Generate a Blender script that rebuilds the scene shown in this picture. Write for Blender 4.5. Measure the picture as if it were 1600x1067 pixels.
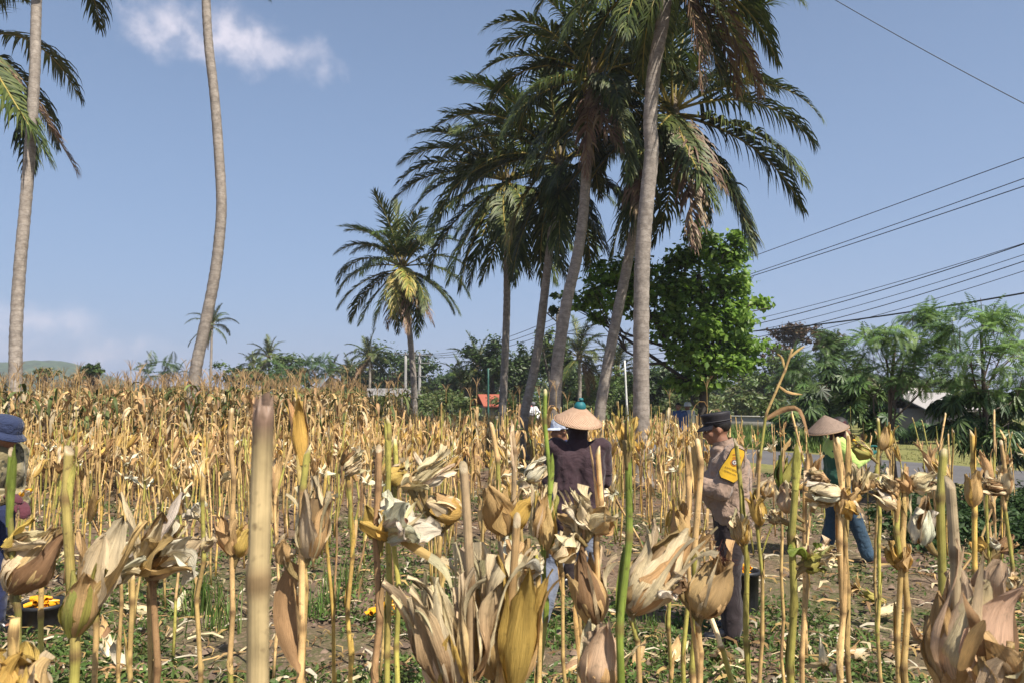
import bpy, math, random
import numpy as np
from mathutils import Vector, Matrix, noise as mnoise

R = math.radians
PI = math.pi
for _o in list(bpy.data.objects):
    bpy.data.objects.remove(_o)
SC = bpy.context.scene
COL = SC.collection
rng = np.random.default_rng(11)
random.seed(5)

# ------------------------------------------------------------------ camera
CAMH = 1.75
PITCH = R(4.53)
FPX = 1156.0
cam_d = bpy.data.cameras.new('camera')
cam_d.sensor_width = 36.0
cam_d.lens = 36.0 * FPX / 1600.0
cam_d.clip_start = 0.05
cam_d.clip_end = 6000
cam_d.dof.use_dof = True
cam_d.dof.focus_distance = 4.5
cam_d.dof.aperture_fstop = 11
cam = bpy.data.objects.new('camera', cam_d)
cam.location = (0, 0, CAMH)
cam.rotation_euler = (R(90) + PITCH, 0, 0)
COL.objects.link(cam)
SC.camera = cam

def ray(px, py):
    x = (px - 800) / FPX
    z = (533.5 - py) / FPX
    return np.array([x, math.cos(PITCH) - z * math.sin(PITCH), math.sin(PITCH) + z * math.cos(PITCH)])

def P(px, py, Y):
    r = ray(px, py)
    return np.array([0, 0, CAMH]) + r * (Y / r[1])

def G(px, py):
    r = ray(px, py)
    return np.array([0, 0, CAMH]) + r * (-CAMH / r[2])

def proj(p):
    q = np.asarray(p) - np.array([0, 0, CAMH])
    f = q[1] * math.cos(PITCH) + q[2] * math.sin(PITCH)
    u = -q[1] * math.sin(PITCH) + q[2] * math.cos(PITCH)
    return 800 + q[0] / f * FPX, 533.5 - u / f * FPX

# ------------------------------------------------------------------ sun and sky
SUN_EL = R(54)
SUN_AZ = R(142)          # clockwise from +Y : to the right and behind the camera
sdir = Vector((math.sin(SUN_AZ) * math.cos(SUN_EL), math.cos(SUN_AZ) * math.cos(SUN_EL), math.sin(SUN_EL)))
sun_d = bpy.data.lights.new('sun', 'SUN')
sun_d.energy = 5.0
sun_d.angle = R(0.55)
sun_d.color = (1.0, 0.92, 0.80)
sun = bpy.data.objects.new('sun', sun_d)
sun.rotation_euler = (-sdir).to_track_quat('-Z', 'Y').to_euler()
sun.location = (20, -20, 40)
COL.objects.link(sun)

world = bpy.data.worlds.new('World')
SC.world = world
world.use_nodes = True
wn = world.node_tree
wn.nodes.clear()
def N(nt, typ, **kw):
    n = nt.nodes.new(typ)
    for k, v in kw.items():
        setattr(n, k, v)
    return n
def LK(nt, a, b):
    nt.links.new(a, b)
def MATH(nt, op, a, b=None, c=None):
    n = nt.nodes.new('ShaderNodeMath'); n.operation = op
    for i, v in enumerate((a, b, c)):
        if v is None: continue
        if isinstance(v, (int, float)): n.inputs[i].default_value = v
        else: nt.links.new(v, n.inputs[i])
    return n.outputs[0]
def VMATH(nt, op, a, b=None):
    n = nt.nodes.new('ShaderNodeVectorMath'); n.operation = op
    for i, v in enumerate((a, b)):
        if v is None: continue
        if isinstance(v, (tuple, list)): n.inputs[i].default_value = v
        else: nt.links.new(v, n.inputs[i])
    return n
def MIXC(nt, fac, a, b, mode='MIX'):
    n = nt.nodes.new('ShaderNodeMix'); n.data_type = 'RGBA'; n.blend_type = mode
    for i, v in ((0, fac), (6, a), (7, b)):
        if isinstance(v, (int, float)): n.inputs[i].default_value = v
        elif isinstance(v, (tuple, list)): n.inputs[i].default_value = tuple(v) + ((1,) if len(v) == 3 else ())
        else: nt.links.new(v, n.inputs[i])
    return n.outputs[2]
def MAPR(nt, v, a, b, c=0.0, d=1.0, smooth=False):
    n = nt.nodes.new('ShaderNodeMapRange')
    if smooth: n.interpolation_type = 'SMOOTHSTEP'
    nt.links.new(v, n.inputs[0])
    for i, q in zip((1, 2, 3, 4), (a, b, c, d)): n.inputs[i].default_value = q
    return n.outputs[0]

sky = N(wn, 'ShaderNodeTexSky', sky_type='NISHITA')
sky.sun_disc = False
sky.sun_elevation = SUN_EL
sky.sun_rotation = SUN_AZ
sky.air_density = 1.0
sky.dust_density = 1.2
sky.ozone_density = 2.0
tc = N(wn, 'ShaderNodeTexCoord')
sep = N(wn, 'ShaderNodeSeparateXYZ'); LK(wn, tc.outputs['Generated'], sep.inputs[0])
el = MATH(wn, 'ARCSINE', sep.outputs[2])
az = MATH(wn, 'ARCTAN2', sep.outputs[0], sep.outputs[1])
# a dry season tropical sky: milky, a little lavender towards the horizon
fac = MAPR(wn, el, 0.0, 0.62, 0.80, 0.25)
milky = MIXC(wn, fac, sky.outputs[0], (2.95, 4.4, 7.1))
comb = N(wn, 'ShaderNodeCombineXYZ'); LK(wn, az, comb.inputs[0]); LK(wn, el, comb.inputs[1])
nz = N(wn, 'ShaderNodeTexNoise'); nz.inputs['Scale'].default_value = 14; nz.inputs['Detail'].default_value = 7; nz.inputs['Roughness'].default_value = 0.62
LK(wn, comb.outputs[0], nz.inputs['Vector'])
warp = VMATH(wn, 'SUBTRACT', nz.outputs['Color'], (0.5, 0.5, 0.5))
warp2 = VMATH(wn, 'MULTIPLY', warp.outputs[0], (0.14, 0.08, 0))
wc = VMATH(wn, 'ADD', comb.outputs[0], warp2.outputs[0])
tot = None
for (px, py, rx, ry, w) in [(245, 45, 55, 42, .9), (300, 60, 85, 34, 1.0), (365, 62, 75, 38, 1.0), (420, 80, 60, 26, .7), (480, 96, 55, 28, .5),
                            (225, 20, 40, 20, .5), (430, 35, 30, 16, .22), (60, 512, 90, 30, .60), (175, 552, 60, 20, .55), (10, 505, 60, 34, .5), (80, 548, 190, 26, .35)]:
    r = ray(px, py); r = r / np.linalg.norm(r)
    caz, cel = math.atan2(r[0], r[1]), math.asin(r[2])
    s1 = VMATH(wn, 'SUBTRACT', wc.outputs[0], (caz, cel, 0))
    s2 = VMATH(wn, 'MULTIPLY', s1.outputs[0], (FPX / rx, FPX / ry, 0))
    ln = VMATH(wn, 'LENGTH', s2.outputs[0])
    m = MAPR(wn, ln.outputs['Value'], 1.25, 0.1, 0.0, w, True)
    tot = m if tot is None else MATH(wn, 'MAXIMUM', tot, m)
nz2 = N(wn, 'ShaderNodeTexNoise'); nz2.inputs['Scale'].default_value = 24; nz2.inputs['Detail'].default_value = 6
LK(wn, comb.outputs[0], nz2.inputs['Vector'])
tot = MATH(wn, 'MULTIPLY', tot, MAPR(wn, nz2.outputs[0], 0.38, 0.58, 0.25, 1.0))
skyc = MIXC(wn, MATH(wn, 'MULTIPLY', tot, 0.72), milky, (9.6, 8.9, 9.6))
bg = N(wn, 'ShaderNodeBackground'); bg.inputs[1].default_value = 0.062
LK(wn, skyc, bg.inputs[0])
wo = N(wn, 'ShaderNodeOutputWorld'); LK(wn, bg.outputs[0], wo.inputs[0])

SC.render.engine = 'CYCLES'
vs = SC.view_settings
vs.view_transform = 'Standard'; vs.look = 'None'; vs.gamma = 1.0; vs.use_curve_mapping = False
vs.exposure = 0.82
SC.cycles.max_bounces = 6
SC.cycles.transparent_max_bounces = 8
SC.cycles.volume_bounces = 0

# ------------------------------------------------------------------ mesh helpers
def rot_z(a):
    c, s = math.cos(a), math.sin(a)
    return np.array([[c, -s, 0], [s, c, 0], [0, 0, 1.0]])

def unit(v):
    v = np.asarray(v, float)
    n = np.linalg.norm(v)
    return v / n if n > 1e-9 else np.array([0, 0, 1.0])

def basis(z, xhint=(1, 0, 0)):
    z = unit(z); x = np.asarray(xhint, float)
    x = x - z * np.dot(x, z)
    if np.linalg.norm(x) < 1e-4:
        x = np.array([0, 1.0, 0]); x = x - z * np.dot(x, z)
    x = unit(x); y = np.cross(z, x)
    return np.array([x, y, z])          # rows: local axes in world

class MB:
    def __init__(s):
        s.V, s.Q, s.T, s.C, s.U, s.n = [], [], [], [], [], 0
    def add(s, V, Q=None, T=None, C=(.5, .5, .5), U=None):
        V = np.asarray(V, float).reshape(-1, 3); m = len(V)
        if Q is not None and len(Q): s.Q.append(np.asarray(Q, int).reshape(-1, 4) + s.n)
        if T is not None and len(T): s.T.append(np.asarray(T, int).reshape(-1, 3) + s.n)
        C = np.asarray(C, float)
        if C.ndim == 1: C = np.tile(C, (m, 1))
        s.C.append(C)
        s.U.append(np.zeros((m, 3)) if U is None else np.asarray(U, float).reshape(m, 3))
        s.V.append(V); s.n += m
        return s
    def data(s):
        return (np.concatenate(s.V), np.concatenate(s.Q) if s.Q else np.zeros((0, 4), int),
                np.concatenate(s.T) if s.T else np.zeros((0, 3), int), np.concatenate(s.C), np.concatenate(s.U))
    def merge(s, o, M=None, t=(0, 0, 0)):
        V, Q, T, C, U = o.data()
        if M is not None: V = V @ np.asarray(M)
        s.add(V + np.asarray(t), Q, T, C, U)
        return s
    def mesh(s, name, mat=None, smooth=True):
        V, Q, T, C, U = s.data()
        me = bpy.data.meshes.new(name)
        me.vertices.add(len(V)); me.vertices.foreach_set('co', V.astype(np.float32).ravel())
        nl = Q.size + T.size
        me.loops.add(nl)
        me.loops.foreach_set('vertex_index', np.concatenate([Q.ravel(), T.ravel()]).astype(np.int32))
        npol = len(Q) + len(T)
        me.polygons.add(npol)
        st = np.concatenate([np.arange(len(Q)) * 4, Q.size + np.arange(len(T)) * 3]).astype(np.int32)
        me.polygons.foreach_set('loop_start', st)
        if smooth: me.polygons.foreach_set('use_smooth', np.ones(npol, bool))
        me.update(calc_edges=True)
        a = me.color_attributes.new('Col', 'FLOAT_COLOR', 'POINT')
        a.data.foreach_set('color', np.concatenate([C, np.ones((len(C), 1))], 1).astype(np.float32).ravel())
        u = me.attributes.new('uvp', 'FLOAT_VECTOR', 'POINT')
        u.data.foreach_set('vector', U.astype(np.float32).ravel())
        if mat: me.materials.append(mat)
        return me
    def build(s, name, mat=None, parent=None, smooth=True, origin=None, **kw):
        if origin is not None:
            s.V = [v - np.asarray(origin) for v in s.V]
        o = bpy.data.objects.new(name, s.mesh(name, mat, smooth))
        COL.objects.link(o)
        if parent is not None: o.parent = parent
        elif origin is not None: o.location = origin
        tag(o, **kw)
        return o

def tag(o, label=None, cat=None, group=None, kind=None):
    if label: o['label'] = label
    if cat: o['category'] = cat
    if group: o['group'] = group
    if kind: o['kind'] = kind
    return o

def empty(name, loc, label, cat, group=None, rz=0):
    o = bpy.data.objects.new(name, None)
    o.empty_display_size = .1
    o.location = [float(v) for v in loc]; o.rotation_euler = (0, 0, rz)
    COL.objects.link(o)
    return tag(o, label, cat, group)

def copy_tree(o, parent=None):
    c = o.copy(); COL.objects.link(c); c.parent = parent
    for ch in list(o.children): copy_tree(ch, c)
    return c

def grid_faces(nu, nv, wrap=False):
    q = []
    for i in range(nu):
        for j in range(nv):
            a = i * (nv + 1) + j if not wrap else i * nv + j
            if wrap:
                b = i * nv + (j + 1) % nv
                q.append((a, b, b + nv, a + nv))
            else:
                q.append((a, a + 1, a + nv + 2, a + nv + 1))
    return np.array(q)

def tube(mb, pts, rad, sides=8, C=(.5, .5, .5), cap=True, squash=1.0, vs_=None):
    pts = np.asarray(pts, float); n = len(pts)
    rad = np.full(n, rad) if np.isscalar(rad) else np.asarray(rad, float)
    C = np.asarray(C, float)
    if C.ndim == 1: C = np.tile(C, (n, 1))
    tang = np.gradient(pts, axis=0)
    up = np.array([1.0, 0, 0]); 
    if abs(unit(tang[0])[0]) > .9: up = np.array([0, 1.0, 0])
    V, CC, U = [], [], []
    ang = np.arange(sides) / sides * 2 * PI
    L = np.concatenate([[0], np.cumsum(np.linalg.norm(np.diff(pts, axis=0), axis=1))])
    for i in range(n):
        t = unit(tang[i]); x = unit(up - t * np.dot(up, t)); y = np.cross(t, x); up = x
        ring = pts[i] + rad[i] * (np.outer(np.cos(ang), x) + squash * np.outer(np.sin(ang), y))
        V.append(ring); CC.append(np.tile(C[i], (sides, 1)))
        U.append(np.stack([ang / (2 * PI), np.full(sides, L[i]), np.zeros(sides)], 1))
    V = np.concatenate(V); CC = np.concatenate(CC); U = np.concatenate(U)
    Q = grid_faces(n - 1, sides, True)
    T = []
    if cap:
        V = np.concatenate([V, pts[:1], pts[-1:]]); CC = np.concatenate([CC, C[:1], C[-1:]]); U = np.concatenate([U, U[:1], U[-1:]])
        a, b = n * sides, n * sides + 1
        for j in range(sides):
            k = (j + 1) % sides
            T.append((a, k, j)); T.append((b, (n - 1) * sides + j, (n - 1) * sides + k))
    mb.add(V, Q, T, CC, U)

def lathe(mb, prof, sides=24, C=(.5, .5, .5), M=None, t=(0, 0, 0)):
    prof = np.asarray(prof, float); n = len(prof)
    ang = np.arange(sides) / sides * 2 * PI
    V = np.stack([np.outer(prof[:, 0], np.cos(ang)), np.outer(prof[:, 0], np.sin(ang)), np.repeat(prof[:, 1:2], sides, 1)], 2).reshape(-1, 3)
    C = np.asarray(C, float)
    CC = np.repeat(C, sides, 0) if C.ndim == 2 else C
    U = np.stack([np.tile(ang / (2 * PI), n), np.repeat(np.linspace(0, 1, n), sides), np.zeros(n * sides)], 1)
    if M is not None: V = V @ np.asarray(M)
    mb.add(V + np.asarray(t), grid_faces(n - 1, sides, True), None, CC, U)

def ellipsoid(mb, c, r, C=(.5, .5, .5), M=None, su=12, sv=8):
    th = np.linspace(0.02, PI - 0.02, sv + 1)
    prof = np.stack([np.sin(th), -np.cos(th)], 1)
    ang = np.arange(su) / su * 2 * PI
    V = np.stack([np.outer(prof[:, 0], np.cos(ang)), np.outer(prof[:, 0], np.sin(ang)), np.repeat(prof[:, 1:2], su, 1)], 2).reshape(-1, 3)
    V = V * np.asarray(r)
    if M is not None: V = V @ np.asarray(M)
    V = V + np.asarray(c)
    n = len(V); V = np.concatenate([V, [V[:su].mean(0)], [V[-su:].mean(0)]])
    T = []
    for j in range(su):
        k = (j + 1) % su
        T.append((n, k, j)); T.append((n + 1, sv * su + j, sv * su + k))
    mb.add(V, grid_faces(sv, su, True), T, C)

def box(mb, c, s, C=(.5, .5, .5), M=None):
    x, y, z = np.asarray(s) / 2
    V = np.array([(-x, -y, -z), (x, -y, -z), (x, y, -z), (-x, y, -z), (-x, -y, z), (x, -y, z), (x, y, z), (-x, y, z)])
    if M is not None: V = V @ np.asarray(M)
    Q = [(0, 3, 2, 1), (4, 5, 6, 7), (0, 1, 5, 4), (1, 2, 6, 5), (2, 3, 7, 6), (3, 0, 4, 7)]
    mb.add(V + np.asarray(c), Q, None, C)

def spline(pts, n):
    pts = np.asarray(pts, float)
    m = len(pts)
    if m == 2: return pts[0] + np.linspace(0, 1, n)[:, None] * (pts[1] - pts[0])
    p = np.concatenate([[2 * pts[0] - pts[1]], pts, [2 * pts[-1] - pts[-2]]])
    out = []
    for q in np.linspace(0, m - 1 - 1e-6, n):
        i = int(q); f = q - i
        a, b, c, d = p[i], p[i + 1], p[i + 2], p[i + 3]
        out.append(.5 * ((2 * b) + (c - a) * f + (2 * a - 5 * b + 4 * c - d) * f * f + (3 * b - a - 3 * c + d) * f ** 3))
    return np.array(out)

# ------------------------------------------------------------------ materials
def newmat(name):
    m = bpy.data.materials.new(name); m.use_nodes = True
    nt = m.node_tree; nt.nodes.clear()
    out = nt.nodes.new('ShaderNodeOutputMaterial')
    b = nt.nodes.new('ShaderNodeBsdfPrincipled')
    nt.links.new(b.outputs[0], out.inputs[0])
    return m, nt, b, out

def attr(nt, name):
    a = nt.nodes.new('ShaderNodeAttribute'); a.attribute_name = name
    return a
def noise_n(nt, vec, scale, detail=4, rough=.55):
    n = nt.nodes.new('ShaderNodeTexNoise')
    n.inputs['Scale'].default_value = scale; n.inputs['Detail'].default_value = detail; n.inputs['Roughness'].default_value = rough
    if vec is not None: nt.links.new(vec, n.inputs['Vector'])
    return n
def bump_n(nt, h, strength, dist):
    b = nt.nodes.new('ShaderNodeBump'); b.inputs['Strength'].default_value = strength; b.inputs['Distance'].default_value = dist
    nt.links.new(h, b.inputs['Height'])
    return b.outputs[0]

def veg_mat(name, rough=.6, transl=.3, fibre=None, nscale=8, namp=.35, bump=0.0, spec=.3, tint=(1, 1, 1), rvar=.25, spots=0.0):
    """Col attribute x noise; fibre=(u,v) stretches a noise along the uvp coordinates."""
    m, nt, b, out = newmat(name)
    col = attr(nt, 'Col').outputs['Color']
    geo = nt.nodes.new('ShaderNodeTexCoord')
    n1 = noise_n(nt, geo.outputs['Object'], nscale, 5)
    f = MAPR(nt, n1.outputs[0], .3, .7, 1 - namp, 1 + namp)
    if fibre:
        uv = VMATH(nt, 'MULTIPLY', attr(nt, 'uvp').outputs['Vector'], (fibre[0], fibre[1], 1))
        n2 = noise_n(nt, uv.outputs[0], 1.0, 4, .6)
        f2 = MAPR(nt, n2.outputs[0], .30, .70, .70, 1.25)
        f = MATH(nt, 'MULTIPLY', f, f2)
        if bump:
            nt.links.new(bump_n(nt, n2.outputs[0], bump, .004), b.inputs['Normal'])
    elif bump:
        nt.links.new(bump_n(nt, n1.outputs[0], bump, .02), b.inputs['Normal'])
    oi = nt.nodes.new('ShaderNodeObjectInfo')
    f = MATH(nt, 'MULTIPLY', f, MAPR(nt, oi.outputs['Random'], 0, 1, 1 - rvar, 1 + rvar * .6))
    c = VMATH(nt, 'MULTIPLY', col, tuple(tint)).outputs[0]
    sc = nt.nodes.new('ShaderNodeVectorMath'); sc.operation = 'SCALE'
    nt.links.new(c, sc.inputs[0]); nt.links.new(f, sc.inputs['Scale'])
    c = sc.outputs[0]
    if spots:
        n3 = noise_n(nt, geo.outputs['Object'], 55, 3, .7)
        sm = MAPR(nt, n3.outputs[0], .60, .72, 0, spots)
        c = MIXC(nt, sm, c, (.09, .055, .03))
    nt.links.new(c, b.inputs['Base Color'])
    b.inputs['Roughness'].default_value = rough
    b.inputs['Specular IOR Level'].default_value = spec
    if transl:
        t = nt.nodes.new('ShaderNodeBsdfTranslucent'); nt.links.new(c, t.inputs[0])
        mx = nt.nodes.new('ShaderNodeMixShader'); mx.inputs[0].default_value = transl
        nt.links.new(b.outputs[0], mx.inputs[1]); nt.links.new(t.outputs[0], mx.inputs[2])
        nt.links.new(mx.outputs[0], out.inputs[0])
    return m

M_HUSK = veg_mat('husk', .5, .20, (44, 1.3), 14, .16, .9, .3, rvar=.10, spots=.35)
M_STALK = veg_mat('stalk', .45, 0, (30, 5.0), 22, .32, .45, .35, rvar=.18, spots=.75)
M_DRYLEAF = veg_mat('dry_leaf', .65, .3, (18, 2), 10, .3, .4, .2, rvar=.2, spots=.4)
M_FIELD = veg_mat('field_mass', .6, .15, None, 7, .4, 0, .25, rvar=.1)
M_PALM = veg_mat('palm_leaf', .50, .12, None, 2.5, .3, 0, .28, rvar=.28)
M_LEAF = veg_mat('tree_leaf', .45, .30, None, 1.5, .3, 0, .4, rvar=.12)
M_GRASS = veg_mat('grass_blade', .55, .35, None, 3, .3, 0, .3, rvar=.1)
M_COB = veg_mat('cob_kernel', .38, 0, None, 20, .12, 0, .5, rvar=.12)

def bark_mat(name, ring=0, col2=(.12, .10, .085), rough=.85, nsc=9, bumpd=.01):
    m, nt, b, out = newmat(name)
    col = attr(nt, 'Col').outputs['Color']
    geo = nt.nodes.new('ShaderNodeTexCoord')
    n1 = noise_n(nt, geo.outputs['Object'], nsc, 8, .65)
    f = MAPR(nt, n1.outputs[0], .35, .68, 0, 1)
    c = MIXC(nt, f, col, VMATH(nt, 'MULTIPLY', col, (.50, .48, .47)).outputs[0])
    h = n1.outputs[0]
    if ring:
        uv = attr(nt, 'uvp').outputs['Vector']
        n0 = noise_n(nt, VMATH(nt, 'MULTIPLY', uv, (5, 2.2, 1)).outputs[0], 1, 3)
        s = nt.nodes.new('ShaderNodeSeparateXYZ'); nt.links.new(uv, s.inputs[0])
        v = MATH(nt, 'ADD', MATH(nt, 'MULTIPLY', s.outputs[1], ring), MATH(nt, 'MULTIPLY', n0.outputs[0], 1.6))
        saw = MATH(nt, 'FRACT', v)
        dark = MAPR(nt, saw, 0.0, 0.16, 1, 0, True)
        n4 = noise_n(nt, VMATH(nt, 'MULTIPLY', uv, (7, ring * .9, 1)).outputs[0], 1, 2)
        dk = MATH(nt, 'MULTIPLY', dark, MAPR(nt, n4.outputs[0], .35, .6, .4, .95))
        c = MIXC(nt, dk, c, tuple(col2))
        light = MATH(nt, 'MULTIPLY', MAPR(nt, saw, 0.18, 0.42, 1, 0, True), MAPR(nt, n4.outputs[0], .5, .7, 0, .35))
        c = MIXC(nt, light, c, (.50, .46, .42))
        h = MATH(nt, 'ADD', MATH(nt, 'MULTIPLY', saw, .8), MATH(nt, 'MULTIPLY', n1.outputs[0], .7))
    nt.links.new(c, b.inputs['Base Color'])
    nt.links.new(bump_n(nt, h, .8, bumpd), b.inputs['Normal'])
    b.inputs['Roughness'].default_value = rough
    return m
M_PTRUNK = bark_mat('palm_bark', ring=8.5, bumpd=.02)
M_BARK = bark_mat('tree_bark')

def plain(name, col, rough=.6, nsc=12, amp=.2, bump=.2, bd=.004, metal=0, usecol=False, spec=.4, coat=0):
    m, nt, b, out = newmat(name)
    geo = nt.nodes.new('ShaderNodeTexCoord')
    n1 = noise_n(nt, geo.outputs['Object'], nsc, 6)
    f = MAPR(nt, n1.outputs[0], .3, .7, 1 - amp, 1 + amp)
    sc = nt.nodes.new('ShaderNodeVectorMath'); sc.operation = 'SCALE'
    if usecol: nt.links.new(attr(nt, 'Col').outputs['Color'], sc.inputs[0])
    else: sc.inputs[0].default_value = col
    nt.links.new(f, sc.inputs['Scale']); nt.links.new(sc.outputs[0], b.inputs['Base Color'])
    if bump: nt.links.new(bump_n(nt, n1.outputs[0], bump, bd), b.inputs['Normal'])
    b.inputs['Roughness'].default_value = rough; b.inputs['Metallic'].default_value = metal
    b.inputs['Specular IOR Level'].default_value = spec; b.inputs['Coat Weight'].default_value = coat
    return m
M_COL = plain('coloured', (0, 0, 0), .6, 15, .15, .1, usecol=True)
M_GLOSSB = plain('black_leather', (.012, .012, .014), .25, 18, .3, .3, .006, spec=.6)
M_BLACKP = plain('black_plastic', (.02, .021, .024), .45, 30, .4, .25, .003)

def cloth_mat(name, col, weave=900, folds=6, amp=.12, rough=.85, wr=.5, second=None, sscale=14):
    m, nt, b, out = newmat(name)
    geo = nt.nodes.new('ShaderNodeTexCoord')
    n1 = noise_n(nt, geo.outputs['Object'], folds, 4, .5); n1.inputs['Distortion'].default_value = 1.2
    n2 = noise_n(nt, geo.outputs['Object'], weave, 2)
    n3 = noise_n(nt, geo.outputs['Object'], 3, 4)
    f = MAPR(nt, n3.outputs[0], .3, .7, 1 - amp, 1 + amp)
    sc = nt.nodes.new('ShaderNodeVectorMath'); sc.operation = 'SCALE'
    if second:
        n4 = noise_n(nt, geo.outputs['Object'], sscale, 3)
        c = col
        for i, (cc, lo) in enumerate(second):
            n5 = noise_n(nt, VMATH(nt, 'ADD', geo.outputs['Object'], (i * 3.1, i * 1.7, 0)).outputs[0], sscale, 2)
            c = MIXC(nt, MAPR(nt, n5.outputs[0], lo, lo + .03), c, tuple(cc))
        nt.links.new(c, sc.inputs[0])
    else: sc.inputs[0].default_value = col
    nt.links.new(f, sc.inputs['Scale']); nt.links.new(sc.outputs[0], b.inputs['Base Color'])
    h = MATH(nt, 'ADD', n1.outputs[0], MATH(nt, 'MULTIPLY', n2.outputs[0], .02))
    nt.links.new(bump_n(nt, h, wr, .06), b.inputs['Normal'])
    b.inputs['Roughness'].default_value = rough; b.inputs['Specular IOR Level'].default_value = .2
    b.inputs['Sheen Weight'].default_value = .15
    return m

def skin_mat(name, col):
    m, nt, b, out = newmat(name)
    geo = nt.nodes.new('ShaderNodeTexCoord')
    n1 = noise_n(nt, geo.outputs['Object'], 25, 5)
    c = MIXC(nt, MAPR(nt, n1.outputs[0], .35, .65, 0, 1), tuple(np.array(col) * .85), tuple(np.array(col) * np.array([1.12, 1.04, 1.0])))
    nt.links.new(c, b.inputs['Base Color'])
    nt.links.new(bump_n(nt, n1.outputs[0], .15, .003), b.inputs['Normal'])
    b.inputs['Roughness'].default_value = .5
    b.inputs['Subsurface Weight'].default_value = .08
    b.inputs['Subsurface Scale'].default_value = .01
    return m

# ------------------------------------------------------------------ ground, road, hills
# road strip: n.(x,y) between 15.4 and 20.6 with n=(.888,.46)
RN = np.array([.888, .46]); RN = RN / np.linalg.norm(RN); RD = np.array([-RN[1], RN[0]])
ROAD0, ROAD1 = 15.3, 20.3

def fbm(x, y, sc, seed=0.0, octv=3):
    return np.array([mnoise.fractal(Vector((a * sc + seed, b * sc - seed, seed)), 1.0, 2.0, octv) for a, b in zip(x.ravel(), y.ravel())]).reshape(x.shape)

def ground_h(x, y):
    c = x * RN[0] + y * RN[1]
    rd = np.hypot(x, y)
    h = .02 * np.sin(x * 8.6 + 1.3 * np.sin(y * .7)) * (c < 13.5) * (rd < 40)
    return h
gx = np.sinh(np.linspace(-6.1, 6.1, 321)) * 6.2
gy = np.concatenate([-np.sinh(np.linspace(4.5, 0.1, 40)) * 8, np.sinh(np.linspace(0, 6.2, 330)) * 5.6])
X, Y = np.meshgrid(gx, gy, indexing='ij')
near = (np.abs(X) < 25) & (Y < 32) & (Y > 0)
Z = np.zeros_like(X)
xs, ys = X[near], Y[near]
cc = xs * RN[0] + ys * RN[1]
fade = np.clip((ROAD0 - .6 - cc) / 1.0, 0, 1) + np.clip((cc - ROAD1 - .6) / 1.0, 0, 1)
Z[near] = (ground_h(xs, ys) + .05 * fbm(xs, ys, 1.4, 3.1, 4) + .012 * fbm(xs, ys, 9, 7.7, 2)) * fade
g = MB()
g.add(np.stack([X, Y, Z], 2).reshape(-1, 3), grid_faces(len(gx) - 1, len(gy) - 1)[:, ::-1], None, (.1, .08, .05))

def ground_material():
    m, nt, b, out = newmat('field_soil')
    geo = nt.nodes.new('ShaderNodeNewGeometry')
    pos = geo.outputs['Position']
    sp = nt.nodes.new('ShaderNodeSeparateXYZ'); nt.links.new(pos, sp.inputs[0])
    c = MATH(nt, 'ADD', MATH(nt, 'MULTIPLY', sp.outputs[0], float(RN[0])), MATH(nt, 'MULTIPLY', sp.outputs[1], float(RN[1])))
    big = noise_n(nt, pos, .5, 4, .6)
    mid = noise_n(nt, pos, 3.5, 6, .6)
    fine = noise_n(nt, pos, 26, 6, .7)
    soil = MIXC(nt, MAPR(nt, mid.outputs[0], .35, .65), (.155, .105, .072), (.235, .165, .115))
    soil = MIXC(nt, MAPR(nt, fine.outputs[0], .4, .72), soil, (.085, .058, .042))
    # scattered straw coloured litter crumbs and moss
    lit = noise_n(nt, pos, 70, 3, .6)
    soil = MIXC(nt, MAPR(nt, lit.outputs[0], .62, .68, 0, .8), soil, (.46, .36, .22))
    moss = MATH(nt, 'MULTIPLY', MAPR(nt, big.outputs[0], .46, .60), MAPR(nt, fine.outputs[0], .38, .52))
    soil = MIXC(nt, MATH(nt, 'MULTIPLY', moss, .75), soil, (.075, .10, .03))
    far = MIXC(nt, MAPR(nt, mid.outputs[0], .3, .7), (.14, .15, .045), (.24, .22, .085))
    w = MATH(nt, 'ADD', c, MATH(nt, 'MULTIPLY', mid.outputs[0], 1.6))
    col = MIXC(nt, MAPR(nt, w, 14.2, 15.6), soil, far)
    col = MIXC(nt, MAPR(nt, sp.outputs[1], 60, 90), col, (.06, .085, .03))
    nt.links.new(col, b.inputs['Base Color'])
    b.inputs['Roughness'].default_value = .95; b.inputs['Specular IOR Level'].default_value = .15
    h = MATH(nt, 'ADD', fine.outputs[0], MATH(nt, 'MULTIPLY', mid.outputs[0], 1.5))
    nt.links.new(bump_n(nt, h, .9, .03), b.inputs['Normal'])
    return m
g.build('ground', ground_material(), kind='structure')

def road_material():
    m, nt, b, out = newmat('asphalt')
    geo = nt.nodes.new('ShaderNodeNewGeometry'); pos = geo.outputs['Position']
    a = noise_n(nt, pos, .8, 5); f = noise_n(nt, pos, 90, 3, .7)
    c = MIXC(nt, MAPR(nt, a.outputs[0], .3, .7), (.075, .072, .075), (.115, .11, .112))
    c = MIXC(nt, MAPR(nt, f.outputs[0], .55, .7, 0, .5), c, (.20, .19, .18))
    nt.links.new(c, b.inputs['Base Color']); b.inputs['Roughness'].default_value = .85
    nt.links.new(bump_n(nt, f.outputs[0], .5, .006), b.inputs['Normal'])
    return m
rd = MB()
ts = np.linspace(-20, 260, 300)
rows = []
for t in ts:
    j0 = .16 * mnoise.noise(Vector((t * .6, 0, 5))); j1 = .14 * mnoise.noise(Vector((t * .6, 9, 5)))
    for k, c in enumerate(np.linspace(ROAD0 + j0, ROAD1 + j1, 7)):
        p = RN * c + RD * t
        z = .0 if k in (0, 6) else .03 + .02 * (1 - abs(k - 3) / 3)
        rows.append((p[0], p[1], z + (-.03 if k in (0, 6) else 0)))
rd.add(rows, grid_faces(len(ts) - 1, 6), None, (.1, .1, .1))
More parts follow.
